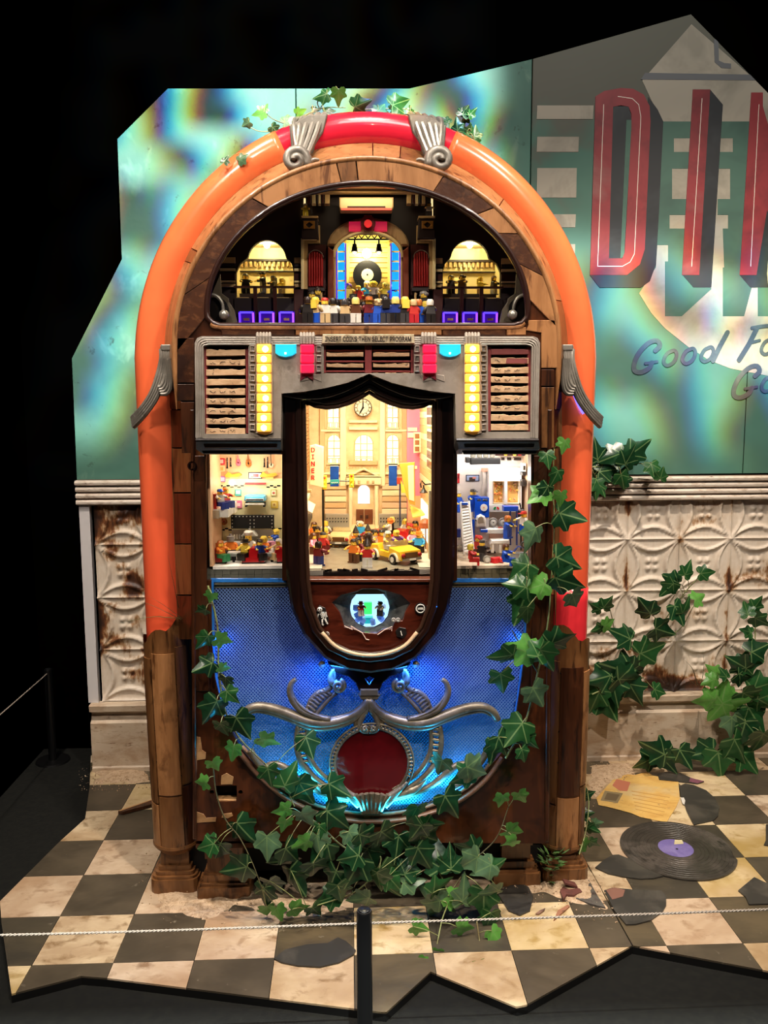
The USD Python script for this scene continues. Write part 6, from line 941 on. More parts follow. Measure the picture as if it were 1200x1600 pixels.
row([(gr(361, 874, zd0), .052, '8a8580', 'e07828', '3a3636', 'robot', .2, (1, 0), False), (gr(389, 873, zd0), .054, 'd8d0c4', 'd8d0c4', 'd8d0c4', 'chef', 0, (1, 1), False), (gr(413, 874, zd0), .050, 'e8c84a', 'e07828', '5a3218', 'short', -.4, (1, 1), False), (gr(333, 873, zd0), .050, 'b8682c', 'e07828', '5a3218', 'long', .9, (0, 0), False)], 'standing in diner', 'people standing in the diner')
row([(at(432, 851, .205), .044, 'e8c84a', '2050b8', 'e8a0b8', 'puff', -1.3, (1, 1), True)], 'on diner counter', 'figure on the diner counter')
def booth(px0, px1, y, back, lab, flip=1):
    a, b = gr(px0, y, zd0), gr(px1, y, zd0); Y = a[1]; t = thing('red_booth', lab, 'booth', 'red booths', loc=((a[0] + b[0]) / 2, Y + .01, zd0)); part(t, 'base', bx2(a[0], b[0], Y, Y + .022, zd0, zd0 + .003), BLK); part(t, 'seat', bx2(a[0], b[0], Y, Y + .022, zd0 + .003, zd0 + .012), dred)
    for x in back: X = gr(x, y, zd0)[0]; w = .0095; part(t, 'backrest', prism(unary_union([sbox(X - w, zd0 + .010, X + w, zd0 + .022), affinity.scale(Point(X, zd0 + .022).buffer(1), w, .012)]), Y - .0005, Y + .0225, .002), dred)
booth(328, 353, 881, (332,), 'red booth bench at the left end of the diner'); booth(378, 413, 881, (396,), 'double red booth bench in the middle of the diner floor'); booth(433, 441, 880, (437,), 'red booth bench at the right end of the diner')
for k, (x0, x1) in enumerate(((355, 374), (415, 434))):
    a, b = gr(x0, 880, zd0), gr(x1, 880, zd0); Y = a[1] + .004; mxx = (a[0] + b[0]) / 2; t = thing('diner_table', f'white and grey diner table on a black post, {["left", "right"][k]} of two', 'table', 'diner tables', loc=(mxx, Y, zd0)); part(t, 'table_top', bx2(a[0], b[0], Y, Y + .02, zd0 + .018, zd0 + .021), wh); part(t, 'table_edge', bx2(a[0], b[0], Y - .001, Y + .021, zd0 + .013, zd0 + .018), pm('table_grey', '8a8a84', .3, .3)); part(t, 'post', bx2(mxx - .0035, mxx + .0035, Y + .006, Y + .014, zd0, zd0 + .013), BLK)
    for s in (-1, 1): part(t, 'foot', cat(bx((mxx + s * .008, Y + .004, zd0 + .002), (.010, .006, .004)), bx((mxx + s * .007, Y + .014, zd0 + .002), (.008, .006, .004))), wh)
for k, (x, h_, lb_) in enumerate(((419, 'd01818', 'red sauce bottle on the right diner table'), (427, 'e8e4dc', 'white milkshake glass on the right diner table'))): p = gr(x, 877, zd0); t = thing('table_bottle', lb_, 'bottle', loc=(p[0], p[1], zd0 + .021)); part(t, 'bottle', mv(lathe([(0, 0), (.003, 0), (.003, .007), (.0012, .010), (0, .010)], 10), (p[0], gr(419, 880, zd0)[1] + .010, zd0 + .021)), T(h_)); part(t, 'cap', mv(cyl(.0014, .002, 8), (p[0], gr(419, 880, zd0)[1] + .010, zd0 + .031)), wh)
dn = thing('wheel_ornament', 'round orange wheel ornament on the left of the menu board in the diner', 'ornament', loc=at(350, 815, YD)); part(dn, 'rim', mv(rot(trimesh.creation.torus(.0055, .002, 18, 6), math.pi / 2, [1, 0, 0]), at(350, 815, YD - .003)), T('c8783c')); part(dn, 'centre', mv(trimesh.creation.icosphere(1, .0026), at(350, 815, YD - .003)), T('d84a30'))
lampat('diner_lamp', at(385, 752, .195), (1, .93, .74), .05, .010); part(di, 'lamp_globe', mv(trimesh.creation.icosphere(2, .006), at(362, 754, .232)), lamp('fffbe8', 7.), True); rect('diner_ceiling_lamp', (-.235, .165, ZC - .001), (-.235, .2, zd0), .10, .05, (1, .88, .72), .10)
# ------------------------------------------------------------------ garage room on the right
zg0 = at(770, 881, .13)[2]; YG2 = .285; GX0, GX1 = .166, .347; ZG = at(770, 700, .13)[2] + .012
ga = thing('garage_room', 'bright white toy garage interior seen through the right window', 'diorama', loc=(.26, .2, zg0)); gw = pm('garage_white', 'e4dcd4', .45); riser2 = pm('riser_tan', '6e6248', .5)
part(ga, 'floor', bx2(GX0, GX1, .112, YG2 + .01, zg0 - .006, zg0), pm('garage_floor', 'd8c4a8', .4)); part(ga, 'rear_wall', bx2(GX0, GX1, YG2, YG2 + .008, zg0, ZG), gw); part(ga, 'side_wall', bx2(GX1, GX1 + .006, .112, YG2, zg0, ZG), pm('garage_peach', 'dcb898', .5)); part(ga, 'side_wall', bx2(GX0 - .004, GX0, .115, YG2, zg0, ZG), gw); part(ga, 'ceiling', bx2(GX0, GX1, .125, YG2, ZG, ZG + .004), gw)
for k in range(10):
    for r_ in range(3): part(ga, 'riser_brick', bx2(.172 + k * .0158, .1872 + k * .0158, .113 + .0003 * ((k * 3 + r_) % 2), .12, zg0 - .006 - .0105 * (r_ + 1), zg0 - .0065 - .0105 * r_), riser2)
part(ga, 'riser', bx2(.168, .338, .117, .122, zg0 - .045, zg0 - .004), riser2)
blu = pm('garage_blue', '1048c0', .3, coat=.3)
sg_ = thing('ceiling_shelf', 'black hanging shelf with grey engine parts under the garage ceiling', 'shelf', loc=at(758, 722, .20)); part(sg_, 'shelf', slab([(736, 716), (782, 716), (782, 725), (736, 726)], .20, .02, .001), BLK); part(sg_, 'end_block', slab([(728.5, 715), (734, 715), (734, 723), (728.5, 723)], .20, .02, .001), BLK)
for k in range(4): p = at(740 + k * 10, 712, .20); part(sg_, 'engine_part', cat(mv(cyl(.0055, .008, 12), p - [0, -.008, .004]), mv(cyl(.003, .012, 10), p - [0, -.008, .006])), pm('part_grey', '6a675c', .4, .3))
bs = thing('banner_strip', 'long painted strip with brown and yellow emblems under the garage ceiling', 'banner', loc=at(800, 712, .262)); part(bs, 'strip', slab([(774, 707), (820, 707), (820, 712), (774, 712)], .262, .004, .0005), T('3a1a18'))
for x, h_ in ((790, 'c8a030'), (804, 'e8c850'), (812, 'a03030'), (818, '1c1a2a')): part(bs, 'emblem', mv(lathe([(0, 0), (.0042, 0), (.0042, .001), (0, .001)], 10, 'y'), at(x, 709.5, .262)), T(h_))
for k, (x, w) in enumerate(((786, 2.5), (796, 3), (809, 5.5))): part(ga, 'wall_bracket', slab([(x - w, 715), (x + w, 715), (x + w, 719), (x - w, 719)], YG2 - .006, .006, .001), T('2a1a16'))
onwall(728, 749, 742, 752, 'wall_picture', T('2a2c3a'), 'dark-framed landscape picture on the garage wall', 'picture', [(.06, .1, .94, .9, T('98a8c8')), (.25, .4, .7, .9, T('4a3a30')), (.5, .3, .75, .6, T('d89080'))], YG2)
part(ga, 'pipe', tube(pxp([(757, 733), (757, 748), (757, 775)], YG2 - .006, 8), .0048, 8), gw, True); part(ga, 'pipe_cap', mv(cyl(.007, .008, 12), at(757, 737, YG2 - .006)), T('d8a890'))
dh = thing('service_window', 'white bay with two windows looking onto orange autumn leaves in the garage', 'window bay', loc=at(795, 790, .26)); part(dh, 'bay', slab([(764, 732), (768, 730), (815, 731), (815, 800), (762, 800)], .255, .03, .003, [[(771, 752), (788, 752), (788, 787), (771, 787)], [(793, 752), (812, 752), (812, 787), (793, 787)]]), pm('bay_white', 'efece6', .4)); part(dh, 'view', slab([(768, 748), (814, 748), (814, 790), (768, 790)], .276, .004), T('e8b868'))
for k in range(40): x, y = R.uniform(772, 811), R.uniform(754, 785); part(dh, 'leaf_disc', mv(rot(trimesh.creation.icosphere(0, R.uniform(.0018, .0038)), R.random(), [1, 1, 0]), at(x, y, .272)), T(R.choice(['e8963c', 'f0c050', 'd87038', 'b8a050', 'e0a880', '8a8a5a'])))
part(dh, 'window_post', slab([(788, 751), (793, 751), (793, 788), (788, 788)], .253, .003, .0005), wh); part(dh, 'frame_edge', tube([at(x, y, .254) for x, y in ((771, 752), (812, 752), (812, 787), (771, 787), (771, 752))], .0008, 4), T('c8a878'))
bo = thing('emblem_board', 'white board with green and red leaf emblem under the garage window', 'board', loc=at(775, 800, .25)); part(bo, 'board', slab([(764, 789), (787, 788), (787, 800), (764, 800)], .248, .004, .0005), wh)
for x, h_, a in ((773, '2a9a4a', .6), (778, 'd83038', -.6)): part(bo, 'emblem_leaf', rot(mv(lathe([(0, 0), (.0022, 0), (.0022, .001), (0, .001)], 10, 'y').apply_scale([1, 1, 1.7]), at(x, 794, .2475)), a, [0, 1, 0], at(x, 794, .2475)), T(h_))
mc = thing('blue_machine', 'tall blue machine with a round white dial behind the garage ladder', 'machine', loc=at(753, 830, .235)); part(mc, 'body', slab([(742, 778), (764, 777.5), (764, 808), (742, 810)], .225, .03, .002, [[(745, 779.5), (752, 779.5), (751, 783.5), (745.5, 783.5)], [(754, 779.5), (762, 779.5), (762, 783.5), (754, 783.5)]]), blu); part(mc, 'dial', mv(lathe([(0, 0), (5.6 * .00137, 0), (5.6 * .00137, .002), (0, .002)], 20, 'y'), at(756, 793, .225)), wh); part(mc, 'dial_hub', mv(lathe([(0, 0), (.002, 0), (.002, .001), (0, .001)], 10, 'y'), at(756, 793, .2228)), T('d89a80')); part(mc, 'lower_body', slab([(742, 810), (764, 808), (764, 862), (742, 864)], .226, .03, .001), T('c8c4c4')); part(mc, 'blue_leg', slab([(738, 812), (741.5, 812), (742, 862), (739, 862)], .222, .006), blu)
ld = thing('white_ladder', 'white ladder-backed ramp leaning in the left part of the garage', 'ladder', loc=gr(724, 868, zg0)); A0, A1 = at(722, 786, .185), at(731, 786, .185)
for (xa, ya, Ya), (xb_, yb_, Yb) in (((720, 784, .205), (726, 866, .165)), ((732.5, 783, .205), (739.5, 858, .165))): part(ld, 'rail', tube([at(xa, ya, Ya), at(xb_, yb_, Yb)], .0028, 6), wh)
part(ld, 'panel', cat(*[(lambda q: tube([at(720.5 + q * .56, 787 + q * 7.6, .205 - .004 * q), at(733 + q * .62, 786 + q * 7.2, .205 - .004 * q)], .0034, 5))(q) for q in np.arange(0, 10.5, .62)]), pm('ladder_white', 'e8e2da', .4)); part(ld, 'top_block', slab([(722, 785), (731, 785), (731, 789), (722, 789)], .196, .006, .001), blu)
for q in range(11): part(ld, 'slot', tube([at(723 + q * .42, 802 + q * 5, .199 - .003 * q), at(732 + q * .42, 801.5 + q * 5, .199 - .003 * q)], .0012, 4), T(['8a8078', '3a3434', '8a2a2a'][0 if q < 4 else (1 if q < 8 else 2)]))
fp = thing('fuel_pump', 'white rounded tank with dark mouth in the middle of the garage', 'tank', loc=at(752, 825, .215)); part(fp, 'tank', slab([(744, 813), (746, 807), (752, 804), (758, 807), (760, 813), (760, 824), (745, 824)], .212, .02, .003), wh); part(fp, 'mouth', slab([(747, 812), (749, 808), (752, 807), (755, 809), (756, 816), (747, 817)], .2115, .002), T('9a8e7c')); part(fp, 'knob', tube([at(743, 813, .213), at(744, 813, .213)], .0022, 6), BLK)
for k, x in enumerate((770.5, 786)):
    w_ = thing('spare_wheel', f'grey toy wheel leaning at the back of the garage, {["left", "right"][k]} of two', 'wheel', 'spare wheels', loc=at(x, 823, .235)); p = at(x, 816, .235); part(w_, 'tyre', mv(rot(trimesh.creation.torus(.0078, .0026, 22, 8), math.pi / 2, [1, 0, 0]), p), T('8a8680'), True); part(w_, 'rim', mv(lathe([(0, 0), (.0066, 0), (.0066, .002), (.002, .003), (0, .003)], 16, 'y'), p), wh); part(w_, 'hub', mv(lathe([(0, .003), (.0016, .003), (.0016, .0042), (0, .0042)], 8, 'y'), p), T('5a5650'))
li = thing('blue_lift', 'blue car lift frame with a wide top plate in the garage', 'lift', loc=at(800, 850, .225)); part(li, 'top_plate', slab([(787, 791), (810, 791), (810, 799), (787, 799)], .222, .02, .001), blu)
for x in (797, 807): part(li, 'leg', slab([(x, 799), (x + 2, 799), (x + 2, 852), (x, 852)], .226, .008, .001), T('3a50a8'))
wb = thing('white_workbench', 'white jumbled workbench with pink panel behind the mechanics', 'workbench', loc=at(775, 860, .225)); part(wb, 'top', slab([(760, 826), (790, 826), (790, 834), (760, 834)], .215, .03, .002), wh); part(wb, 'body', slab([(764, 834), (790, 834), (790, 850), (764, 850)], .225, .02, .001), T('d8a890')); part(wb, 'lower_top', slab([(768, 844), (796, 843), (797, 850), (766, 851)], .20, .03, .002), wh)
for x in (768, 780, 790): part(wb, 'leg', slab([(x, 850), (x + 4, 850), (x + 4, 864), (x, 864)], .202, .01, .001), T('e0d8cc'))
for k in range(9): x = 772 + k * 2.4; part(wb, 'small_part', mv(bx((0, 0, 0), (.003, .003, R.uniform(.003, .007))), at(x, 824.5, .222)), T(R.choice(['e8e4e0', 'c8c4bc', 'd87060', '9aa0b0'])))
part(wb, 'blue_box', slab([(751, 827), (762, 827), (762, 832), (751, 832)], .212, .012, .001), blu); part(wb, 'crate', slab([(714, 827), (720, 827), (720, 840), (714, 840)], .21, .012, .001), pm('crate_navy', '1c2a7a', .4))
lm_ = thing('black_pole_lamp', 'dark pole lamp beside the garage lift at the right wall', 'lamp', loc=at(814, 810, .24)); part(lm_, 'pole', tube([at(814, 860, .24), at(814, 795, .24), at(812, 786, .24)], .0015, 6), BLK); part(lm_, 'motor', slab([(810, 797), (819, 796), (818, 808), (811, 808)], .232, .012, .002), T('4a4650'))
for k, (y0, y1, h_) in enumerate(((724, 737, 'd8dcd8'), (738, 743, '2a2626'), (750, 760, '2a2626'))): onwall(816, 822, y0, y1, 'wall_unit', T(h_), ['white box shelf', 'dark bracket', 'dark tool'][k] + ' on the right wall of the garage', 'wall unit', [(.3, .3, .8, .8, T('1c1a1a'))], .255, .02)
onwall(714.5, 718, 740, 755, 'red_notice', T('c83038'), 'narrow red notice at the left edge of the garage window', 'notice', [(.2, .1, .8, .5, T('8a1a20'))], YG2)
for k, (x, y, h_, lb_) in enumerate(((760, 879, '8a8478', 'grey round drum lying on the garage floor in front'), (776, 879, 'd02028', 'red hood or can lying on the garage floor'), (721, 862, 'c8c0b4', 'pale scrap heap at the left of the garage floor'), (766, 864, '2a2424', 'black flat tool tray on the garage floor'))):
    p = gr(x, y, zg0); t = thing('garage_clutter', lb_, 'scrap', loc=p)
    if k == 0: part(t, 'drum', mv(rot(cyl(.0075, .010, 16), math.pi / 2, [1, 0, 0]), p + [0, 0, .0078]), T(h_)); part(t, 'lid', mv(rot(cyl(.005, .011, 12), math.pi / 2, [1, 0, 0]), p + [0, -.0006, .0078]), T('b8b4a8'))
    elif k == 1: part(t, 'hood', mv(rot(bx((0, 0, 0), (.024, .016, .010)), .5, [0, 0, 1]), p + [0, 0, .0055]), T(h_)); part(t, 'nose', mv(trimesh.creation.icosphere(1, .006), p + [.008, -.004, .006]), T(h_))
    elif k == 2: part(t, 'heap', cat(*[mv(bx((0, 0, 0), (.008, .006, .006), R.random()), p + [R.uniform(-.008, .008), R.uniform(0, .01), R.uniform(.003, .03)]) for _ in range(9)]), T(h_)); part(t, 'axle', tube([p + [-.008, 0, .002], p + [.010, .002, .003]], .0014, 5), T('6a4a38'))
    else: part(t, 'tray', mv(bx((0, 0, 0), (.022, .008, .003)), p + [0, 0, .0016]), T(h_)); part(t, 'handle', tube([p + [-.01, 0, .004], p + [.010, 0, .004]], .0008, 5), T('8a8478'))
mcar = thing('engine_block', 'silver engine block under repair at the right of the garage floor', 'engine', loc=gr(809, 876, zg0)); p = gr(809, 876, zg0); part(mcar, 'block', mv(bx((0, 0, 0), (.036, .016, .010), .1), p + [0, 0, .012]), pm('engine_silver', 'b8bcc4', .3, .6)); part(mcar, 'stand', mv(bx((0, 0, 0), (.030, .012, .006)), p + [0, 0, .004]), BLK); part(mcar, 'pipe', tube([p + [-.01, 0, .018], p + [0, 0, .030], p + [.016, 0, .026]], .002, 6), T('3a4a9a')); part(mcar, 'wheel', mv(rot(trimesh.creation.torus(.006, .002, 14, 6), math.pi / 2, [1, 0, 0]), p + [.012, -.004, .034]), T('3a3a3a'))
Gp = lambda x, y, z=None: gr(x, y, zg0 if z is None else z)
row([(at(739, 799, .245), .050, '3a3636', '2050b8', '2050b8', 'cap', .3, (1, 1), False), (at(716, 800, .23), .046, '8a8580', '2050b8', '2050b8', 'short', .8, (0, 0), False), (Gp(735, 877, zg0 + .012), .046, 'e8c84a', 'c03028', 'c03028', 'short', 1.4, (3, 3), True), (Gp(753, 877), .046, '3a3636', '1c1512', '3a3636', 'cap', 2.5, (1, 1), False), (Gp(747, 872), .050, 'c03028', 'c03028', '5a3218', 'puff', -.6, (1, 0), False), (at(793, 841, .215), .050, 'b8682c', '2050b8', '2050b8', 'short', .9, (1, 3), False), (Gp(790, 877, zg0 + .011), .046, '5a3218', '2050b8', '2050b8', 'short', .9, (1, 1), True), (at(818, 834, .20), .050, 'c03028', 'd8d0c4', '2050b8', 'cap', -1.2, (1, 0), False)], 'in garage', 'mechanics and visitors in the garage')
rect('garage_lamp', (.255, .19, ZG - .001), (.255, .22, zg0), .12, .07, (1, .95, .90), .26); lampat('garage_bulb', at(795, 742, .235), (1, .95, .85), .035, .010)
# ------------------------------------------------------------------ dapple projector: a lamp with a patterned colour slide (out of frame, above)
def film_axes(): d = PTGT - PROJ; d /= np.linalg.norm(d); x = np.cross(d, [0, 0, 1.]); x /= np.linalg.norm(x); return d, x, np.cross(x, d)
fd, fx, fz = film_axes(); FH = .125; FC = PROJ + fd * .25
def fuv(p): v = np.asarray(p) - PROJ; v = v / (v @ fd) * .25; return .5 + v @ fx / (2 * FH), .5 + v @ fz / (2 * FH)
ju = [fuv((s * .45, .2, 1.1))[0] for s in (-1, 1)]; jv = fuv((0, .2, 1.62))[1]; wv0 = fuv((0, YW, .95))[1]
nd = {'u': ('uvmap', dict(attribute='st')), 's': ('separate_xyz', {}), 'du': ('math', dict(math_type='subtract', value2=(ju[0] + ju[1]) / 2)), 'au': ('math', dict(math_type='absolute')), 'su': ('math', dict(math_type='subtract', value2=(ju[1] - ju[0]) / 2)),
      'dv': ('math', dict(math_type='subtract', value2=jv)), 'mx': ('math', dict(math_type='maximum')), 'mk': ('map_range', dict(range_type='smoothstep', from_min=-.012, from_max=.012)),
      'hi': ('map_range', dict(range_type='smoothstep', from_min=fuv((0, YW, .86))[1], from_max=fuv((0, YW, 1.02))[1])), 'm2': ('math', dict(math_type='multiply')),
      'ug': ('map_range', dict(range_type='smoothstep', from_min=fuv((.30, YW, 1.5))[0], from_max=fuv((.44, YW, 1.5))[0])), 'vg': ('map_range', dict(range_type='smoothstep', from_min=fuv((.7, YW, 1.36))[1], from_max=fuv((.7, YW, 1.56))[1])), 'pg': ('math', dict(math_type='multiply')), 'uc': ('math', dict(math_type='subtract', value1=1.)), 'm3': ('math', dict(math_type='multiply')), 'lf': ('map_range', dict(range_type='smoothstep', from_min=fuv((-.95, YW, 1.2))[0], from_max=fuv((-.84, YW, 1.2))[0])), 'm4': ('math', dict(math_type='multiply')),
      'cc': ('combine_color', {}), 'ml': ('mix_color', dict(blend_type='multiply', fac=1.)), 't': ('transparent_bsdf', {})}
ln = [('u.UV', 's.vector'), ('s.x', 'du.value1'), ('du.value', 'au.value1'), ('au.value', 'su.value1'), ('s.y', 'dv.value1'), ('su.value', 'mx.value1'), ('dv.value', 'mx.value2'), ('mx.value', 'mk.value'), ('s.y', 'hi.value'), ('mk.result', 'm2.value1'), ('hi.result', 'm2.value2'),
      ('s.x', 'ug.value'), ('s.y', 'vg.value'), ('ug.result', 'pg.value1'), ('vg.result', 'pg.value2'), ('pg.value', 'uc.value2'), ('m2.value', 'm3.value1'), ('uc.value', 'm3.value2')]
for k, ch in enumerate('rgb'):
    nd['mp' + ch] = ('mapping', dict(rotation=(0, 0, .6), scale=(28, 17, 1), location=(.2 * k + 2.1, .14 * k + 5.3, 0))); nd['n' + ch] = ('noise_texture', dict(scale=1., detail=.6, roughness=.4, distortion=.7)); nd['r' + ch] = ('map_range', dict(range_type='smoothstep', from_min=.43, from_max=.56, to_min=.05, to_max=1.))
    ln += [('u.UV', f'mp{ch}.vector'), (f'mp{ch}.vector', f'n{ch}.vector'), (f'n{ch}.fac', f'r{ch}.value'), (f'r{ch}.result', f'cc.{ch}')]
ln += [('cc.color', 'ml.a'), ('s.x', 'lf.value'), ('m3.value', 'm4.value1'), ('lf.result', 'm4.value2'), ('m4.value', 'ml.b'), ('ml.result', 't.color')]
film = usdkit.material(stage, '/World/Looks/colour_slide', nd, ln, surface='t.BSDF')
fv = np.array([FC + fx * FH * a + fz * FH * b for a, b in ((-1, -1), (1, -1), (1, 1), (-1, 1))])
pj_ = thing('slide_projector', 'black theatre projector with a patterned colour slide hanging above the display', 'projector', loc=PROJ)
m = usdkit.mesh(stage, pj_ + '/colour_slide', (fv - PROJ, [(0, 1, 2), (0, 2, 3)]), film, uv=[(0, 0), (1, 0), (1, 1), (0, 1)])
fr_ = [FC + fx * FH * a + fz * FH * b for a, b in ((-1.04, -1.04), (1.04, -1.04), (1.04, 1.04), (-1.04, 1.04))]; part(pj_, 'slide_frame', tube(fr_, .010, 6, closed=True), blackp)
part(pj_, 'housing', cat(*[tube([fr_[k], PROJ - fd * .12 + (fr_[k] - FC) * .5], .006, 6) for k in range(4)], mv(trimesh.creation.icosphere(1, .03), PROJ - fd * .10)), blackp)
# ------------------------------------------------------------------ ivy
def leafmat(n, a, b, tr):
    M_ = lambda t, **k: ('math', dict(math_type=t, **k))
    return usdkit.material(stage, '/World/Looks/' + n, {'g': ('geometry', {}), 'm': ('noise_texture', dict(scale=70., detail=3.)), 'x': ('mix_color', dict(a=c(a), b=c(b))), 'i': ('object_info', {}), 'h': ('hsv', dict(hue=.5, saturation=1.)), 'v': ('map_range', dict(to_min=.8, to_max=1.2)),
        'u': ('uvmap', dict(attribute='st')), 's': ('separate_xyz', {}), 'au': M_('absolute'), 'l1': M_('multiply_add', value2=-.8, value3=0.), 'd1': M_('add'), 'a1': M_('absolute'), 'l2': M_('multiply_add', value2=.35, value3=.04), 'd2': M_('add'), 'a2': M_('absolute'), 'm1': M_('minimum'), 'm2': M_('minimum'), 'vr': ('map_range', dict(range_type='smoothstep', from_min=.012, from_max=.035, to_min=.55, to_max=0.)), 'vx': ('mix_color', dict(b=c('7d9a62'))),
        'p': ('principled_bsdf', dict(roughness=.3, specular_ior_level=.5)), 't': ('translucent_bsdf', {}), 'mx': ('mix_closure', dict(fac=tr))},
        [('g.position', 'm.vector'), ('m.fac', 'x.fac'), ('i.random', 'v.value'), ('v.result', 'h.value'), ('x.result', 'h.color'), ('u.UV', 's.vector'), ('s.x', 'au.value1'), ('au.value', 'l1.value1'), ('l1.value', 'd1.value1'), ('s.y', 'd1.value2'), ('d1.value', 'a1.value1'), ('au.value', 'l2.value1'), ('l2.value', 'd2.value1'), ('s.y', 'd2.value2'), ('d2.value', 'a2.value1'), ('a1.value', 'm1.value1'), ('a2.value', 'm1.value2'), ('m1.value', 'm2.value1'), ('au.value', 'm2.value2'), ('m2.value', 'vr.value'),
         ('h.color', 'vx.a'), ('vr.result', 'vx.fac'), ('vx.result', 'p.base_color'), ('h.color', 't.color'), ('p.BSDF', 'mx.closure1'), ('t.BSDF', 'mx.closure2')], surface='mx.closure')
LM = {'d': leafmat('leaf_dark', '11301c', '1d4626', .08), 'm': leafmat('leaf_mid', '1c4a26', '2c5a2c', .15), 'b': leafmat('leaf_bright', '4f8f3a', '6aa84c', .3), 'p': leafmat('leaf_pale', '3f6344', '648260', .12)}
VEIN = pm('leaf_vein', '7f9a68', .5); STEM = pm('vine_stem', '8f9a62', .5, n=[(40, '6a5a38', .45, .65, I3)]); STEMD = pm('vine_stem_dark', '5a5434', .55)
LO = np.array([(0, -.05), (.16, -.20), (.36, -.22), (.50, -.05), (.42, .12), (.56, .30), (.50, .42), (.30, .46), (.20, .62), (.10, .84), (0, 1.), (-.10, .84), (-.20, .62), (-.30, .46), (-.50, .42), (-.56, .30), (-.42, .12), (-.50, -.05), (-.36, -.22), (-.16, -.20)])
def leafmesh(rnd):
    o = LO * (1 + np.array([[rnd.uniform(-.06, .06), rnd.uniform(-.06, .06)] for _ in LO])); mid = np.array([(0, -.05), (0, .22), (0, .5), (0, .8)]); inn = o * .55 + np.array([0, .10])
    v = np.vstack([o, inn, [(0, .18)]]); cu = rnd.uniform(.05, .3); fo = rnd.uniform(.05, .38); wv = rnd.uniform(0, 6)
    z = -fo * np.abs(v[:, 0]) ** 1.3 + cu * (.18 - v[:, 1] ** 2) * .8 + .05 * np.sin(v[:, 0] * 9 + wv) * (np.hypot(v[:, 0], v[:, 1]) > .3); n = len(o); f = []
    for i in range(n): j = (i + 1) % n; f += [(i, j, n + j), (i, n + j, n + i), (n + i, n + j, 2 * n)]
    return np.column_stack([v, z]), np.array(f)
RV = random.Random(21)
def leaf(vine, px, py, s, ang, tone, Y, tilt=None):
    """one leaf: pixel of its middle, length in pixels, direction of its tip in degrees (-90 hangs down), distance"""
    p = at(px, py, Y); L = s * sc(Y, px, py) * 1.0; v, f = leafmesh(RV); a = math.radians(ang); tip = np.array([math.cos(a), 0, math.sin(a)]); side = np.array([math.sin(a), 0, -math.cos(a)]); nrm = np.array([0, -1., 0])
    if tilt is None: tilt = RV.uniform(-.5, .35)
    roll = RV.uniform(-.5, .5); tip2 = tip * math.cos(tilt) + nrm * math.sin(tilt); n2 = nrm * math.cos(tilt) - tip * math.sin(tilt); s2 = side * math.cos(roll) + n2 * math.sin(roll); n3 = n2 * math.cos(roll) - side * math.sin(roll)
    w = p + L * (v[:, :1] * s2 + (v[:, 1:2] - .4) * tip2 + v[:, 2:] * n3); usdkit.mesh(stage, uniq(vine, 'leaf'), tm(w - BASE[vine][0], f), LM[tone], True, uv=v[:, :2]); return p - tip2 * L * .42
def vine(label, stems, leaves, Y0, thick=.0022, name='ivy_vine', cat_='ivy'):
    """stems: paths of (px, py, y); leaves: (px, py, size, direction, tone[, y])"""
    t = thing(name, label, cat_, 'ivy vines', loc=at(*stems[0][0][:2], stems[0][0][2])); path = []
    for k, st_ in enumerate(stems):
        p = smooth_path([at(x, y, yy) for x, y, yy in st_], 8 * len(st_)); path.append(p); part(t, 'stem', tube(p, thick * (1 if k == 0 else .8), 6, scale=np.linspace(1, .6, len(p))), STEM if k % 2 == 0 else STEMD, True)
    P_ = np.vstack(path); pet = []
    for l in leaves:
        b = leaf(t, l[0], l[1], l[2] * (.82 if thick < .002 else 1), l[3], l[4], l[5] if len(l) > 5 else Y0 - RV.uniform(0, .03)); q = P_[np.argmin(np.linalg.norm(P_ - b, axis=1))]
        if np.linalg.norm(q - b) < .12: pet.append(tube(smooth_path([q, (q + b) / 2 + [0, -.008, .008], b], 6), .0009, 5))
    for m in pet: part(t, 'leaf_stalk', m, STEM)
    return t
vine('ivy vine climbing the right front edge of the jukebox beside the garage window', [[(790, 1185, .07), (820, 1130, .07), (838, 1060, .07), (855, 980, .07), (862, 900, .07), (866, 820, .07), (864, 760, .08), (866, 700, .09)], [(840, 1050, .07), (815, 1010, .06), (800, 985, .06)], [(858, 930, .07), (845, 905, .06), (822, 900, .05)]],
     [(881, 698, 24, -100, 'b'), (856, 719, 26, -80, 'm'), (867, 747, 28, -110, 'm'), (840, 775, 36, -150, 'b'), (850, 771, 30, -120, 'd'), (876, 780, 24, -90, 'b'), (893, 807, 46, -15, 'd'), (830, 842, 42, -110, 'p'), (886, 878, 48, -25, 'd'), (887, 910, 48, -20, 'd'), (898, 938, 36, -60, 'p'), (812, 893, 42, -140, 'm'), (806, 915, 40, 170, 'm'), (836, 917, 38, 200, 'b'), (815, 948, 54, -110, 'm'), (825, 960, 36, -80, 'm'), (879, 1000, 44, 20, 'd'), (853, 1030, 46, -60, 'm'), (812, 1015, 48, 160, 'b'), (785, 1026, 40, 190, 'm'), (784, 1066, 38, -80, 'm'), (840, 1088, 42, -60, 'p'), (804, 1146, 48, -130, 'm'), (786, 1165, 40, -60, 'd'), (829, 1160, 28, -40, 'm'), (846, 1010, 40, 60, 'm'), (770, 1175, 36, -100, 'd'), (818, 1180, 26, -70, 'm')], .065)
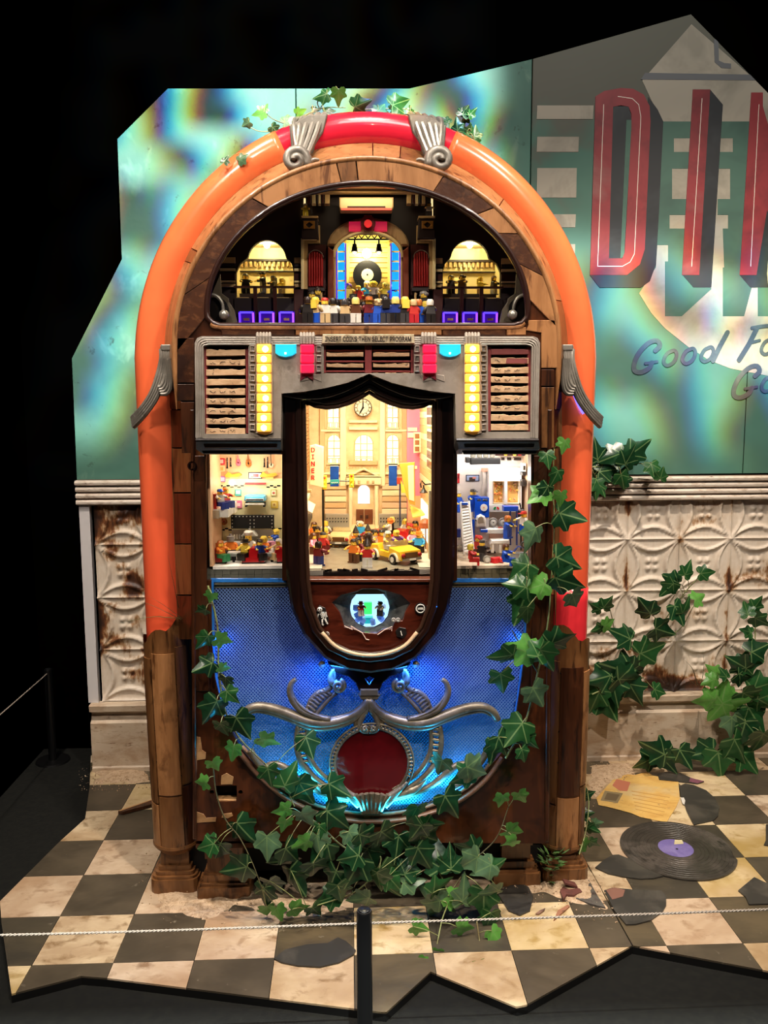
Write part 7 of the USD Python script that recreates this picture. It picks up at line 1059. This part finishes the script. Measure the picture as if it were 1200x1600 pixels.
vine('ivy vine hanging down the left side of the blue grille', [[(325, 915, .08), (340, 980, .08), (342, 1050, .08), (352, 1110, .08), (372, 1150, .08), (400, 1180, .07), (440, 1220, .07), (460, 1260, .06)], [(333, 1200, .08), (338, 1240, .08), (352, 1280, .07), (375, 1310, .06), (395, 1350, .05), (410, 1390, .04)]],
     [(329, 934, 22, -110, 'b'), (314, 955, 22, 200, 'm'), (350, 1001, 28, -20, 'b'), (317, 1003, 30, -130, 'm'), (318, 1042, 36, 200, 'd'), (351, 1044, 20, -20, 'b'), (352, 1066, 26, -100, 'd'), (362, 1088, 28, -45, 'm'), (329, 1112, 46, -120, 'd'), (349, 1140, 32, -75, 'm'), (379, 1136, 46, -60, 'd'), (421, 1159, 36, -30, 'b'), (364, 1176, 30, -100, 'b'), (336, 1197, 26, -70, 'b'), (314, 1223, 26, 190, 'b'), (483, 1167, 38, -70, 'd'), (421, 1213, 34, -80, 'm'), (453, 1212, 42, 60, 'm'), (477, 1238, 46, -60, 'd'), (528, 1233, 40, -30, 'd'), (322, 1322, 34, 200, 'm'), (383, 1300, 46, -50, 'd'), (368, 1358, 50, 200, 'd'), (340, 1330, 40, -110, 'd'), (414, 1402, 40, -90, 'd'), (417, 1424, 28, -90, 'b'), (436, 1428, 26, -70, 'b')], .07)
vine('ivy heap spilling from under the jukebox onto the floor, left half', [[(470, 1270, .07), (500, 1290, .06), (540, 1325, .06), (595, 1340, .05), (560, 1390, .04), (480, 1420, .03)], [(590, 1345, .05), (560, 1375, .05), (545, 1405, .03)]],
     [(440, 1267, 28, 190, 'b'), (444, 1290, 26, -110, 'b'), (479, 1280, 36, -60, 'p'), (526, 1280, 48, -40, 'd'), (417, 1325, 42, -90, 'p'), (470, 1319, 30, 200, 'b'), (498, 1321, 38, -80, 'p'), (499, 1300, 24, -90, 'm'), (552, 1312, 34, -60, 'p'), (575, 1308, 40, -30, 'd'), (500, 1335, 46, -130, 'd'), (455, 1335, 44, -60, 'd'), (552, 1364, 52, -120, 'd'), (464, 1378, 50, -60, 'd'), (440, 1345, 46, 200, 'd'), (600, 1371, 48, -70, 'm'), (612, 1390, 34, -40, 'm'), (562, 1405, 40, 200, 'p'), (530, 1395, 40, -80, 'm'), (468, 1420, 32, -10, 'b'), (494, 1424, 30, -60, 'm'), (520, 1375, 40, -110, 'd'), (490, 1360, 46, -90, 'd'), (580, 1340, 44, -70, 'd'), (545, 1340, 40, 200, 'd'), (430, 1385, 40, -60, 'd'), (510, 1405, 36, 190, 'm')], .045)
vine('ivy heap spilling from under the jukebox onto the floor, right half', [[(650, 1270, .07), (655, 1310, .06), (680, 1350, .05), (700, 1400, .02), (690, 1440, -.0, ), (680, 1490, -.04)], [(700, 1400, .02), (735, 1350, .05), (775, 1310, .06), (795, 1260, .07)], [(745, 1440, .0), (750, 1480, -.03), (748, 1510, -.06)]],
     [(646, 1272, 40, -110, 'm'), (704, 1258, 46, -60, 'd'), (688, 1198, 36, -100, 'm'), (744, 1204, 46, -30, 'p'), (722, 1215, 40, 200, 'm'), (783, 1252, 26, -100, 'b'), (815, 1247, 26, -60, 'b'), (804, 1300, 34, -20, 'b'), (796, 1318, 26, 210, 'b'), (605, 1306, 44, -50, 'd'), (620, 1325, 44, -100, 'd'), (640, 1350, 40, 60, 'd'), (592, 1376, 42, -80, 'm'), (616, 1380, 34, -50, 'm'), (645, 1378, 36, 10, 'p'), (662, 1340, 46, -60, 'd'), (684, 1334, 50, 100, 'd'), (704, 1340, 40, 90, 'd'), (732, 1348, 42, 210, 'p'), (754, 1358, 38, 210, 'p'), (775, 1352, 36, 20, 'm'), (725, 1390, 44, 80, 'p'), (672, 1396, 44, 150, 'p'), (682, 1420, 54, -110, 'p'), (712, 1406, 34, -30, 'b'), (756, 1412, 48, -90, 'm'), (766, 1395, 36, 190, 'p'), (764, 1440, 36, -100, 'm'), (690, 1385, 40, 30, 'm'), (650, 1300, 40, -120, 'd'), (670, 1310, 46, -40, 'd'), (730, 1325, 40, 160, 'd'), (677, 1288, 34, 10, 'm'),
      (657, 1451, 28, -20, 'b', -.01), (727, 1451, 32, -20, 'b', -.01), (776, 1464, 28, -50, 'b', -.02), (691, 1494, 28, -10, 'b', -.05), (664, 1507, 24, -30, 'b', -.07), (747, 1516, 28, -90, 'b', -.08), (764, 1510, 24, -30, 'b', -.07)], .045)
vine('ivy sprigs over the top left of the jukebox arch behind the silver clamp', [[(392, 242, .22), (420, 215, .24), (450, 195, .25), (500, 170, .26), (540, 168, .26)], [(450, 195, .25), (425, 185, .25), (408, 168, .25)], [(430, 205, .25), (405, 205, .25), (386, 196, .25)], [(500, 172, .26), (497, 158, .26), (520, 148, .26)]],
     [(384, 194, 20, 200, 'p'), (405, 177, 24, 200, 'b'), (415, 168, 16, 60, 'b'), (455, 188, 32, 20, 'p'), (431, 204, 22, -40, 'd'), (470, 175, 20, 20, 'b'), (501, 150, 32, 190, 'm'), (529, 152, 30, -90, 'b'), (494, 171, 16, 10, 'd'), (515, 173, 22, 10, 'd'), (353, 249, 18, 60, 'm', .17), (380, 246, 24, 30, 'p', .17)], .25, .0015)
vine('ivy sprigs over the top right of the jukebox arch', [[(560, 172, .26), (600, 170, .26), (640, 172, .26), (690, 195, .25), (728, 215, .24)], [(728, 215, .24), (726, 190, .25), (730, 172, .25)]], [(566, 162, 36, 20, 'm'), (596, 168, 30, 60, 'p'), (625, 160, 40, 25, 'm'), (618, 171, 22, 20, 'd'), (641, 170, 16, 90, 'm'), (695, 188, 22, 150, 'm'), (714, 195, 26, 100, 'd'), (727, 172, 28, 60, 'd'), (732, 182, 24, 10, 'd'), (728, 212, 30, 200, 'd'), (734, 205, 36, 80, 'm'), (742, 208, 28, 85, 'm'), (738, 175, 20, 40, 'm')], .25, .0015)
vine('ivy clump on the chair rail right of the jukebox', [[(920, 730, .74), (955, 728, .75), (1000, 724, .76), (1035, 740, .77)], [(925, 735, .74), (940, 760, .75)]], [(932, 704, 36, 100, 'd'), (956, 714, 40, 200, 'd'), (985, 712, 36, 60, 'd'), (998, 701, 40, 40, 'd'), (1020, 735, 26, -80, 'm'), (973, 752, 28, -70, 'm'), (936, 742, 34, -20, 'm'), (938, 760, 32, -60, 'm'), (1034, 740, 20, 80, 'm'), (950, 735, 36, 10, 'd'), (930, 765, 30, -90, 'm'), (974, 742, 30, 70, 'd')], .75)
vine('ivy vine spreading up the pressed tin just right of the jukebox', [[(925, 1085, .70), (975, 1060, .72), (1010, 1010, .74), (1045, 960, .76), (1075, 920, .77), (1100, 895, .78)], [(990, 1040, .72), (965, 1000, .74), (955, 960, .76), (948, 935, .77)], [(1020, 1000, .74), (1060, 985, .76), (1085, 945, .77)]],
     [(1075, 889, 26, 60, 'm'), (1105, 895, 24, 10, 'm'), (1049, 905, 32, 150, 'd'), (1043, 921, 30, -130, 'm'), (1093, 933, 26, 20, 'b'), (1072, 948, 28, 60, 'm'), (1061, 960, 36, -60, 'd'), (1008, 948, 36, 130, 'd'), (949, 942, 24, 60, 'm'), (931, 948, 22, 150, 'm'), (952, 974, 24, 20, 'b'), (934, 983, 22, 200, 'm'), (972, 992, 40, 150, 'd'), (1037, 986, 40, -20, 'd'), (1018, 1015, 44, 20, 'm'), (967, 1046, 58, 160, 'd'), (984, 1062, 50, -10, 'd'), (937, 1060, 46, 190, 'd'), (992, 1083, 40, -60, 'd'), (952, 1104, 50, -60, 'm'), (1031, 1080, 26, -20, 'm'), (930, 1095, 40, -110, 'm'), (960, 1080, 44, -80, 'd'), (1000, 1040, 36, 30, 'd')], .72)
vine('leafy ivy bush at the far right against the wall and baseboard', [[(1150, 1190, .68), (1160, 1120, .70), (1175, 1050, .73), (1180, 990, .76), (1178, 945, .77)], [(1150, 1150, .69), (1120, 1100, .71), (1108, 1055, .74)], [(1150, 1185, .70), (1120, 1192, .71), (1070, 1186, .72), (1020, 1180, .72)]],
     [(1166, 951, 24, 100, 'm'), (1184, 942, 24, 60, 'm'), (1190, 971, 28, -30, 'm'), (1166, 986, 20, 160, 'm'), (1187, 1013, 38, 20, 'd'), (1152, 1036, 38, 150, 'd'), (1174, 1036, 36, 10, 'm'), (1131, 1051, 20, 120, 'm'), (1166, 1056, 38, -20, 'd'), (1114, 1048, 24, 140, 'b'), (1108, 1065, 24, 200, 'b'), (1131, 1083, 42, 80, 'b'), (1102, 1095, 36, 190, 'b'), (1149, 1095, 42, 10, 'b'), (1174, 1089, 44, -30, 'm'), (1143, 1136, 36, -90, 'p'), (1119, 1112, 38, -120, 'b'), (1180, 1124, 50, -60, 'm'), (1186, 1160, 50, -90, 'm'), (1155, 1171, 50, -60, 'm'), (1125, 1194, 46, -80, 'm'), (1096, 1177, 42, 200, 'd'), (1023, 1171, 46, 150, 'd'), (1008, 1191, 36, 200, 'd'), (1043, 1194, 38, -50, 'd'), (1137, 1178, 42, -120, 'd'), (1160, 1145, 44, -100, 'd'), (1196, 1070, 44, 20, 'm'), (1198, 1100, 40, -30, 'm'), (1070, 1185, 36, -60, 'd'), (1170, 1190, 44, -50, 'm')], .69)
vine('ivy sprig at the foot of the right column', [[(905, 1335, .16), (915, 1300, .20), (920, 1260, .26), (918, 1235, .30)]], [(920, 1241, 24, 20, 'd', .30), (917, 1271, 28, 10, 'd', .26), (926, 1296, 26, -20, 'm', .22), (914, 1324, 30, -60, 'b', .19), (928, 1318, 24, -30, 'm', .2), (905, 1318, 26, 30, 'm', .19), (934, 1286, 20, 20, 'p', .22)], .2, .0016)
pt = thing('succulent_plant', 'small spiky green plant at the foot of the right column', 'plant', loc=gr(861, 1378)); p0 = gr(861, 1378)
for k in range(46):
    a, h_, r_ = RV.uniform(0, 6.28), RV.uniform(.004, .075), RV.uniform(.2, 1) * .022; b = p0 + [r_ * math.cos(a), r_ * math.sin(a), h_]; d = np.array([math.cos(a), math.sin(a) - .3, RV.uniform(.2, 1.2)]); d /= np.linalg.norm(d); part(pt, 'leaf', tube([b, b + d * .010, b + d * .022], .0052, 5, scale=[.5, 1, .1], r2=.002), LM['m' if k % 3 else 'b'])
for k, (lb_, bl_) in enumerate((('dry grass blades sticking out beside the left tube of the jukebox', [((283, 968), (235, 945), (205, 938)), ((281, 966), (235, 964), (186, 974)), ((279, 950), (270, 905), (262, 868)), ((286, 970), (310, 972), (325, 975)), ((284, 966), (255, 945), (230, 930))]), ('thin dark grass tuft on the ledge of the tin wall at the right', [((1090, 1070), (1082, 1045), (1068, 1030)), ((1095, 1072), (1100, 1040), (1098, 1015)), ((1088, 1072), (1075, 1060), (1062, 1055)), ((1098, 1072), (1112, 1050), (1118, 1035)), ((1100, 1074), (1108, 1062), (1122, 1058))]), ('grass tuft among the ivy in front of the jukebox base', [((703, 1360), (700, 1335), (706, 1305)), ((706, 1360), (712, 1330), (708, 1312)), ((700, 1360), (690, 1340), (682, 1325)), ((928, 960), (922, 985), (918, 1010))][:3]))):
    Yg = (.17, .77, .05)[k]; t = thing('grass_tuft', lb_, 'grass', loc=at(*bl_[0][0], Yg))
    for j, b in enumerate(bl_): part(t, 'blade', tube(pxp(b, [Yg, Yg - .02, Yg - .03], 10), .0020, 5, scale=np.linspace(1, .1, 10), r2=.0006), [STEMD, LM['m']][j % 2])
# ------------------------------------------------------------------ things lying on the platform
def ground(px, z0, z1, n=None): return flat(Polygon([gr(x, y)[:2] for x, y in px]).buffer(0), z0, z1)
def u3(*p): return [(800 + x / 3, 1180 + y / 3) for x, y in p]
vin = pm('old_vinyl', '38342f', .35, n=[(10, '57504a', .48, .66, I3), (60, '2a2723', .5, .7, I3)], coat=.2); vin2 = pm('vinyl_shard', '35332f', .4, n=[(14, '4b4740', .48, .66, I3)])
lp = thing('vinyl_record', 'large dusty black vinyl record with purple label lying on the checkered floor', 'record', loc=(.729, .285, 0)); q = Point(.729, .285).buffer(.130, quad_segs=24).difference(Polygon([(.85, .20), (.90, .20), (.90, .33), (.858, .285), (.846, .25)])); part(lp, 'vinyl', flat(q, .001, .004), vin); part(lp, 'label', flat(Point(.726, .288).buffer(.040, quad_segs=14), .004, .0046), pm('label_purple', '6f63a0', .5, n=[(20, '857ab0', .45, .65, I3)])); part(lp, 'paper_scrap', flat(Polygon([(.728, .303), (.752, .305), (.755, .322), (.738, .324)]), .0046, .005), pm('scrap_cream', 'c8bd94', .6)); part(lp, 'spindle_hole', flat(Point(.727, .283).buffer(.003), .0046, .0049), BLK)
part(lp, 'grooves', cat(*[mv(trimesh.creation.torus(r_, .0005, 56, 4), (.729, .285, .004)) for r_ in np.linspace(.052, .122, 9)]), vin, kind='stuff')
SH = [(u3((390, 532), (430, 498), (470, 474), (500, 472), (540, 488), (585, 490), (640, 535), (708, 572), (660, 583), (600, 585), (520, 575), (450, 560)), 'long crescent vinyl shard just left of the large record', 0), (u3((432, 640), (470, 628), (560, 636), (640, 640), (700, 640), (722, 668), (722, 710), (705, 740), (650, 780), (580, 798), (535, 800), (480, 735)), 'half vinyl record in front of the crescent shard by the platform seam', 1),
      (u3((783, 150), (812, 138), (850, 145), (910, 170), (950, 205), (972, 250), (965, 290), (945, 310), (852, 330), (820, 270), (808, 235), (795, 215)), 'half vinyl record beside the yellow paper sheet', 2), (u3((682, 92), (730, 82), (790, 90), (840, 112), (900, 128), (870, 138), (800, 130), (690, 120)), 'thin vinyl shard behind the yellow paper sheet', 3), (u3((1060, 640), (1135, 578), (1180, 600), (1215, 612), (1215, 702), (1110, 705), (1095, 670)), 'five-sided vinyl shard at the right edge of the picture', 4),
      ([(776, 1396), (796, 1386), (812, 1381), (826, 1388), (833, 1403), (828, 1425), (812, 1432), (795, 1425)], 'round-edged vinyl shard right of the ivy heap near the right foot', 5), ([(428, 1500), (446, 1486), (480, 1478), (512, 1476), (528, 1467), (541, 1473), (556, 1487), (552, 1494), (530, 1506), (500, 1513), (465, 1511), (440, 1506)], 'dark boat-shaped vinyl shard on the front tiles left of the post', 6), (u3((1190, 330), (1215, 325), (1215, 432), (1180, 425), (1190, 405)), 'small dark vinyl scrap at the right edge above the five-sided shard', 7)]
for px, lb_, k in SH:
    t = thing('record_shard', lb_, 'record shard', 'broken record pieces', loc=gr(*px[0])); part(t, 'vinyl', ground(px, .0008, .0036), vin2)
    if k == 2: part(t, 'white_label', ground(u3((790, 205), (805, 205), (812, 220), (808, 238), (800, 235)), .0036, .0042), wh)
    if k == 1: part(t, 'red_label', ground(u3((440, 640), (480, 628), (530, 640), (520, 670), (470, 685)), .0036, .0042), pm('label_red', '7a5548', .6))
    if k == 3: part(t, 'purple_label', ground(u3((835, 112), (900, 128), (870, 138), (830, 130)), .0036, .0042), pm('label_mauve', '7a4a5a', .5))
ppr = thing('paper_sheet', 'yellowed torn paper sheet with red patch and stamp lying right of the jukebox', 'paper', loc=gr(995, 1245)); pq_ = u3((396, 205), (430, 165), (480, 110), (530, 90), (575, 96), (630, 80), (660, 98), (700, 105), (780, 128), (786, 205), (770, 245), (724, 318), (660, 305), (600, 292), (560, 275), (500, 258), (440, 243), (405, 236)); part(ppr, 'sheet', ground(pq_, .0012, .0020), pm('old_paper', 'd9b264', .7, n=[(12, 'c99a4e', .45, .66, (1, 2.5, 1)), (60, 'b8935a', .6, .72, I3), (5, 'cfb98a', .55, .7, I3)]))
part(ppr, 'red_patch', ground(u3((470, 145), (490, 115), (555, 130), (540, 172), (505, 170)), .0020, .0023), pm('print_red', 'c0765a', .7)); s_ = part(ppr, 'stamp', ground(u3((415, 215), (435, 170), (520, 182), (495, 228)), .0020, .0023), pm('stamp_grey', '8a7a58', .7)); part(ppr, 'stamp_picture', ground(u3((432, 211), (446, 180), (505, 189), (487, 218)), .0023, .0026), pm('stamp_brown', '6a5a40', .7))
for k in range(6): part(ppr, 'printed_line', ground(u3((560 + 4 * k, 170 + 17 * k), (740 - 6 * k, 200 + 17 * k), (739 - 6 * k, 203 + 17 * k), (559 + 4 * k, 173 + 17 * k)), .0020, .0022), pm('print_faint', 'c0924a', .7))
sl_ = thing('wood_splinter', 'long brown wood splinter on the floor left of the jukebox', 'splinter', loc=gr(210, 1265)); part(sl_, 'splinter', ground([(185, 1273), (200, 1268), (222, 1261), (240, 1254), (242, 1257), (238, 1262), (215, 1268), (192, 1274)], .002, .010), WD); part(sl_, 'raw_edge', ground([(186, 1272), (240, 1254), (240, 1255.2), (187, 1273.4)], .010, .0106), pm('raw_wood', 'b98d5e', .6))
for k, (px, h_, lb_) in enumerate(((u3((225, 648), (250, 620), (275, 605), (305, 625), (328, 655), (290, 672), (255, 668), (240, 690)), '6a3f38', 'crumpled reddish-brown scrap near the right foot of the jukebox'), (u3((318, 612), (360, 592), (378, 625), (400, 665), (438, 722), (370, 705), (330, 690), (300, 680)), '57534c', 'grey triangular scrap beside the reddish-brown one'), (u3((195, 780), (215, 735), (262, 708), (270, 715), (240, 742)), '9a6a50', 'thin brown paper sliver on the cream tile near the right foot'), (u3((110, 750), (130, 735), (155, 725), (150, 735), (125, 752)), '8a6a58', 'smallest brown sliver on the cream tile near the right foot'))):
    t = thing('floor_scrap', lb_, 'scrap', 'floor scraps', loc=gr(*px[0])); m_ = pm('scrap_' + h_, h_, .6, n=[(40, '3a2a26', .5, .7, I3)]); part(t, 'flake', ground(px, .0008, .004 if k > 0 else .008), m_)
    if k == 0: part(t, 'upper_flake', mv(rot(bx((0, 0, 0), (.030, .016, .004)), .4, [0, 1, .3]), gr(890, 1391) + [0, 0, .016]), m_)
figure(at(564, 962, .118), .030, 'c03028', 'c03028', 'd8d0c4', 'hat', .3, (1, 1), label='tiny red-topped toy figure at the left of the glowing crystal cave', group='figures in the crystal cave')
figure(at(594, 962, .118), .030, '1c1512', 'd8d0c4', '3a3636', 'puff', -.3, (1, 1), label='tiny white-topped toy figure at the right of the glowing crystal cave', group='figures in the crystal cave')
# sand and grit, swept against the feet
sand_m = pm('sand', 'c6ac8e', .9, n=[(90, 'a88c6c', .45, .65, I3), (300, '8a6f54', .56, .7, I3)], bump=(220, .0015))
def sandpatch(px, hmax, seed):
    g = Polygon([gr(x, y)[:2] for x, y in px]).buffer(0); x0, y0, x1, y1 = g.bounds; st_ = .006; V, idx = [], {}; fs = []
    xs_, ys_ = np.arange(x0, x1, st_), np.arange(y0, y1, st_)
    for i, x in enumerate(xs_):
        for j, y in enumerate(ys_):
            d = g.exterior.distance(Point(x, y)) * (1 if g.contains(Point(x, y)) else -1)
            if d > -.002: n_ = float(meshkit.fbm(np.array([x * 28, y * 28, seed]), 4, 5)); idx[i, j] = len(V); V.append((x, y, -.0024 + min(1, max(0, d) / .035) * .0042 + min(1, max(0, d) / .05) * hmax * (.1 + 1.7 * max(0, n_ - .25)) + .006 * (n_ - .45)))
    for (i, j), k in idx.items():
        if (i + 1, j) in idx and (i + 1, j + 1) in idx and (i, j + 1) in idx: fs += [(k, idx[i + 1, j], idx[i + 1, j + 1]), (k, idx[i + 1, j + 1], idx[i, j + 1])]
    gv = []
    for _ in range(260):
        x, y = R.uniform(x0 - .04, x1 + .04), R.uniform(y0 - .04, y1 + .02)
        if g.buffer(.04).contains(Point(x, y)): gv.append(mv(trimesh.creation.icosphere(0, R.choice([.0008, .0011, .0018])), (x, y, .001 + hmax * .3 * (g.contains(Point(x, y))))))
    return cat(tm(V, fs), *gv)
for k, (px, hm, lb_) in enumerate((([(255, 1330), (275, 1320), (300, 1390), (400, 1385), (520, 1400), (560, 1425), (430, 1440), (380, 1420), (330, 1440), (250, 1425), (235, 1395)], .011, 'sand swept around the left feet of the jukebox'), ([(775, 1392), (840, 1375), (900, 1365), (925, 1360), (945, 1395), (960, 1428), (900, 1418), (850, 1398), (800, 1402)], .010, 'sand swept around the right feet of the jukebox'), ([(918, 1195), (985, 1190), (1000, 1212), (960, 1225), (930, 1250), (915, 1240)], .012, 'sand in the corner right of the jukebox by the baseboard'), ([(143, 1202), (232, 1199), (236, 1222), (190, 1228), (143, 1226)], .008, 'sand along the baseboard left of the jukebox'))):
    solo('sand', sandpatch(px, hm, k * 3.3), sand_m, lb_, 'sand', None, 'stuff', True)
# ------------------------------------------------------------------ rope barrier
YR = -.35; pz = at(569, 1421, YR); rx = pz[0]; blm = pm('post_black', '0c0c0d', .35, spec=.5); capm = pm('post_cap', '2a2c2e', .2, .6)
def post(x, y, ztop, lb_):
    t = thing('barrier_post', lb_, 'barrier post', 'rope barrier posts', loc=(x, y, -.018)); part(t, 'pole', mv(lathe([(0, 0), (.0118, 0), (.0118, ztop + .018 - .004), (.0105, ztop + .018 - .001), (0, ztop + .018 - .001)], 24), (x, y, -.018)), blm, 30); part(t, 'cap', mv(lathe([(0, 0), (.0092, 0), (.0080, .0016), (0, .0022)], 20), (x, y, ztop - .001)), capm, True); part(t, 'base_plate', mv(lathe([(0, 0), (.05, 0), (.048, .005), (0, .006)], 28), (x, y, -.018)), blm)
post(rx, YR, pz[2], 'black barrier post standing in front of the platform at the bottom centre'); fz_ = at(75, 1045, .909)[2]; post(-.94, .909, fz_, 'black barrier post at the far left by the black wall')
post(-.94, YR, pz[2], 'black barrier post at the left corner of the barrier'); post(1.15, YR, pz[2], 'black barrier post at the right end of the barrier')
ropem = pm('rope_white', '8c8176', .7)
def rope(a, b, lb_):
    t = thing('barrier_rope', lb_, 'rope', 'barrier ropes', loc=a); a, b = np.array(a), np.array(b); L = np.linalg.norm(b - a); n = int(L / .0035); u_ = np.linspace(0, 1, n); ctr = a + (b - a) * u_[:, None]; ctr[:, 2] -= .004 * np.sin(u_ * np.pi); d = (b - a) / L; s1 = np.cross(d, [0, 0, 1.]); s2 = np.cross(s1, d)
    for k in range(2): ph = u_ * L / .012 * 2 * np.pi + k * np.pi; part(t, 'strand', tube(ctr + .0011 * (np.cos(ph)[:, None] * s1 + np.sin(ph)[:, None] * s2), .0012, 5), ropem, True)
zr_ = at(0, 1456, YR)[2]
rope((-.93, YR, zr_), (rx - .011, YR, at(556, 1443, YR)[2]), 'thin white twisted rope from the centre post to the left'); rope((rx + .011, YR, at(583, 1442, YR)[2]), (1.14, YR, at(1200, 1415, YR)[2] + .004), 'thin white twisted rope from the centre post to the right'); rope((-.94, .898, fz_ - .012), (-.94, YR + .011, zr_), 'thin white rope running from the far left post towards the viewer')
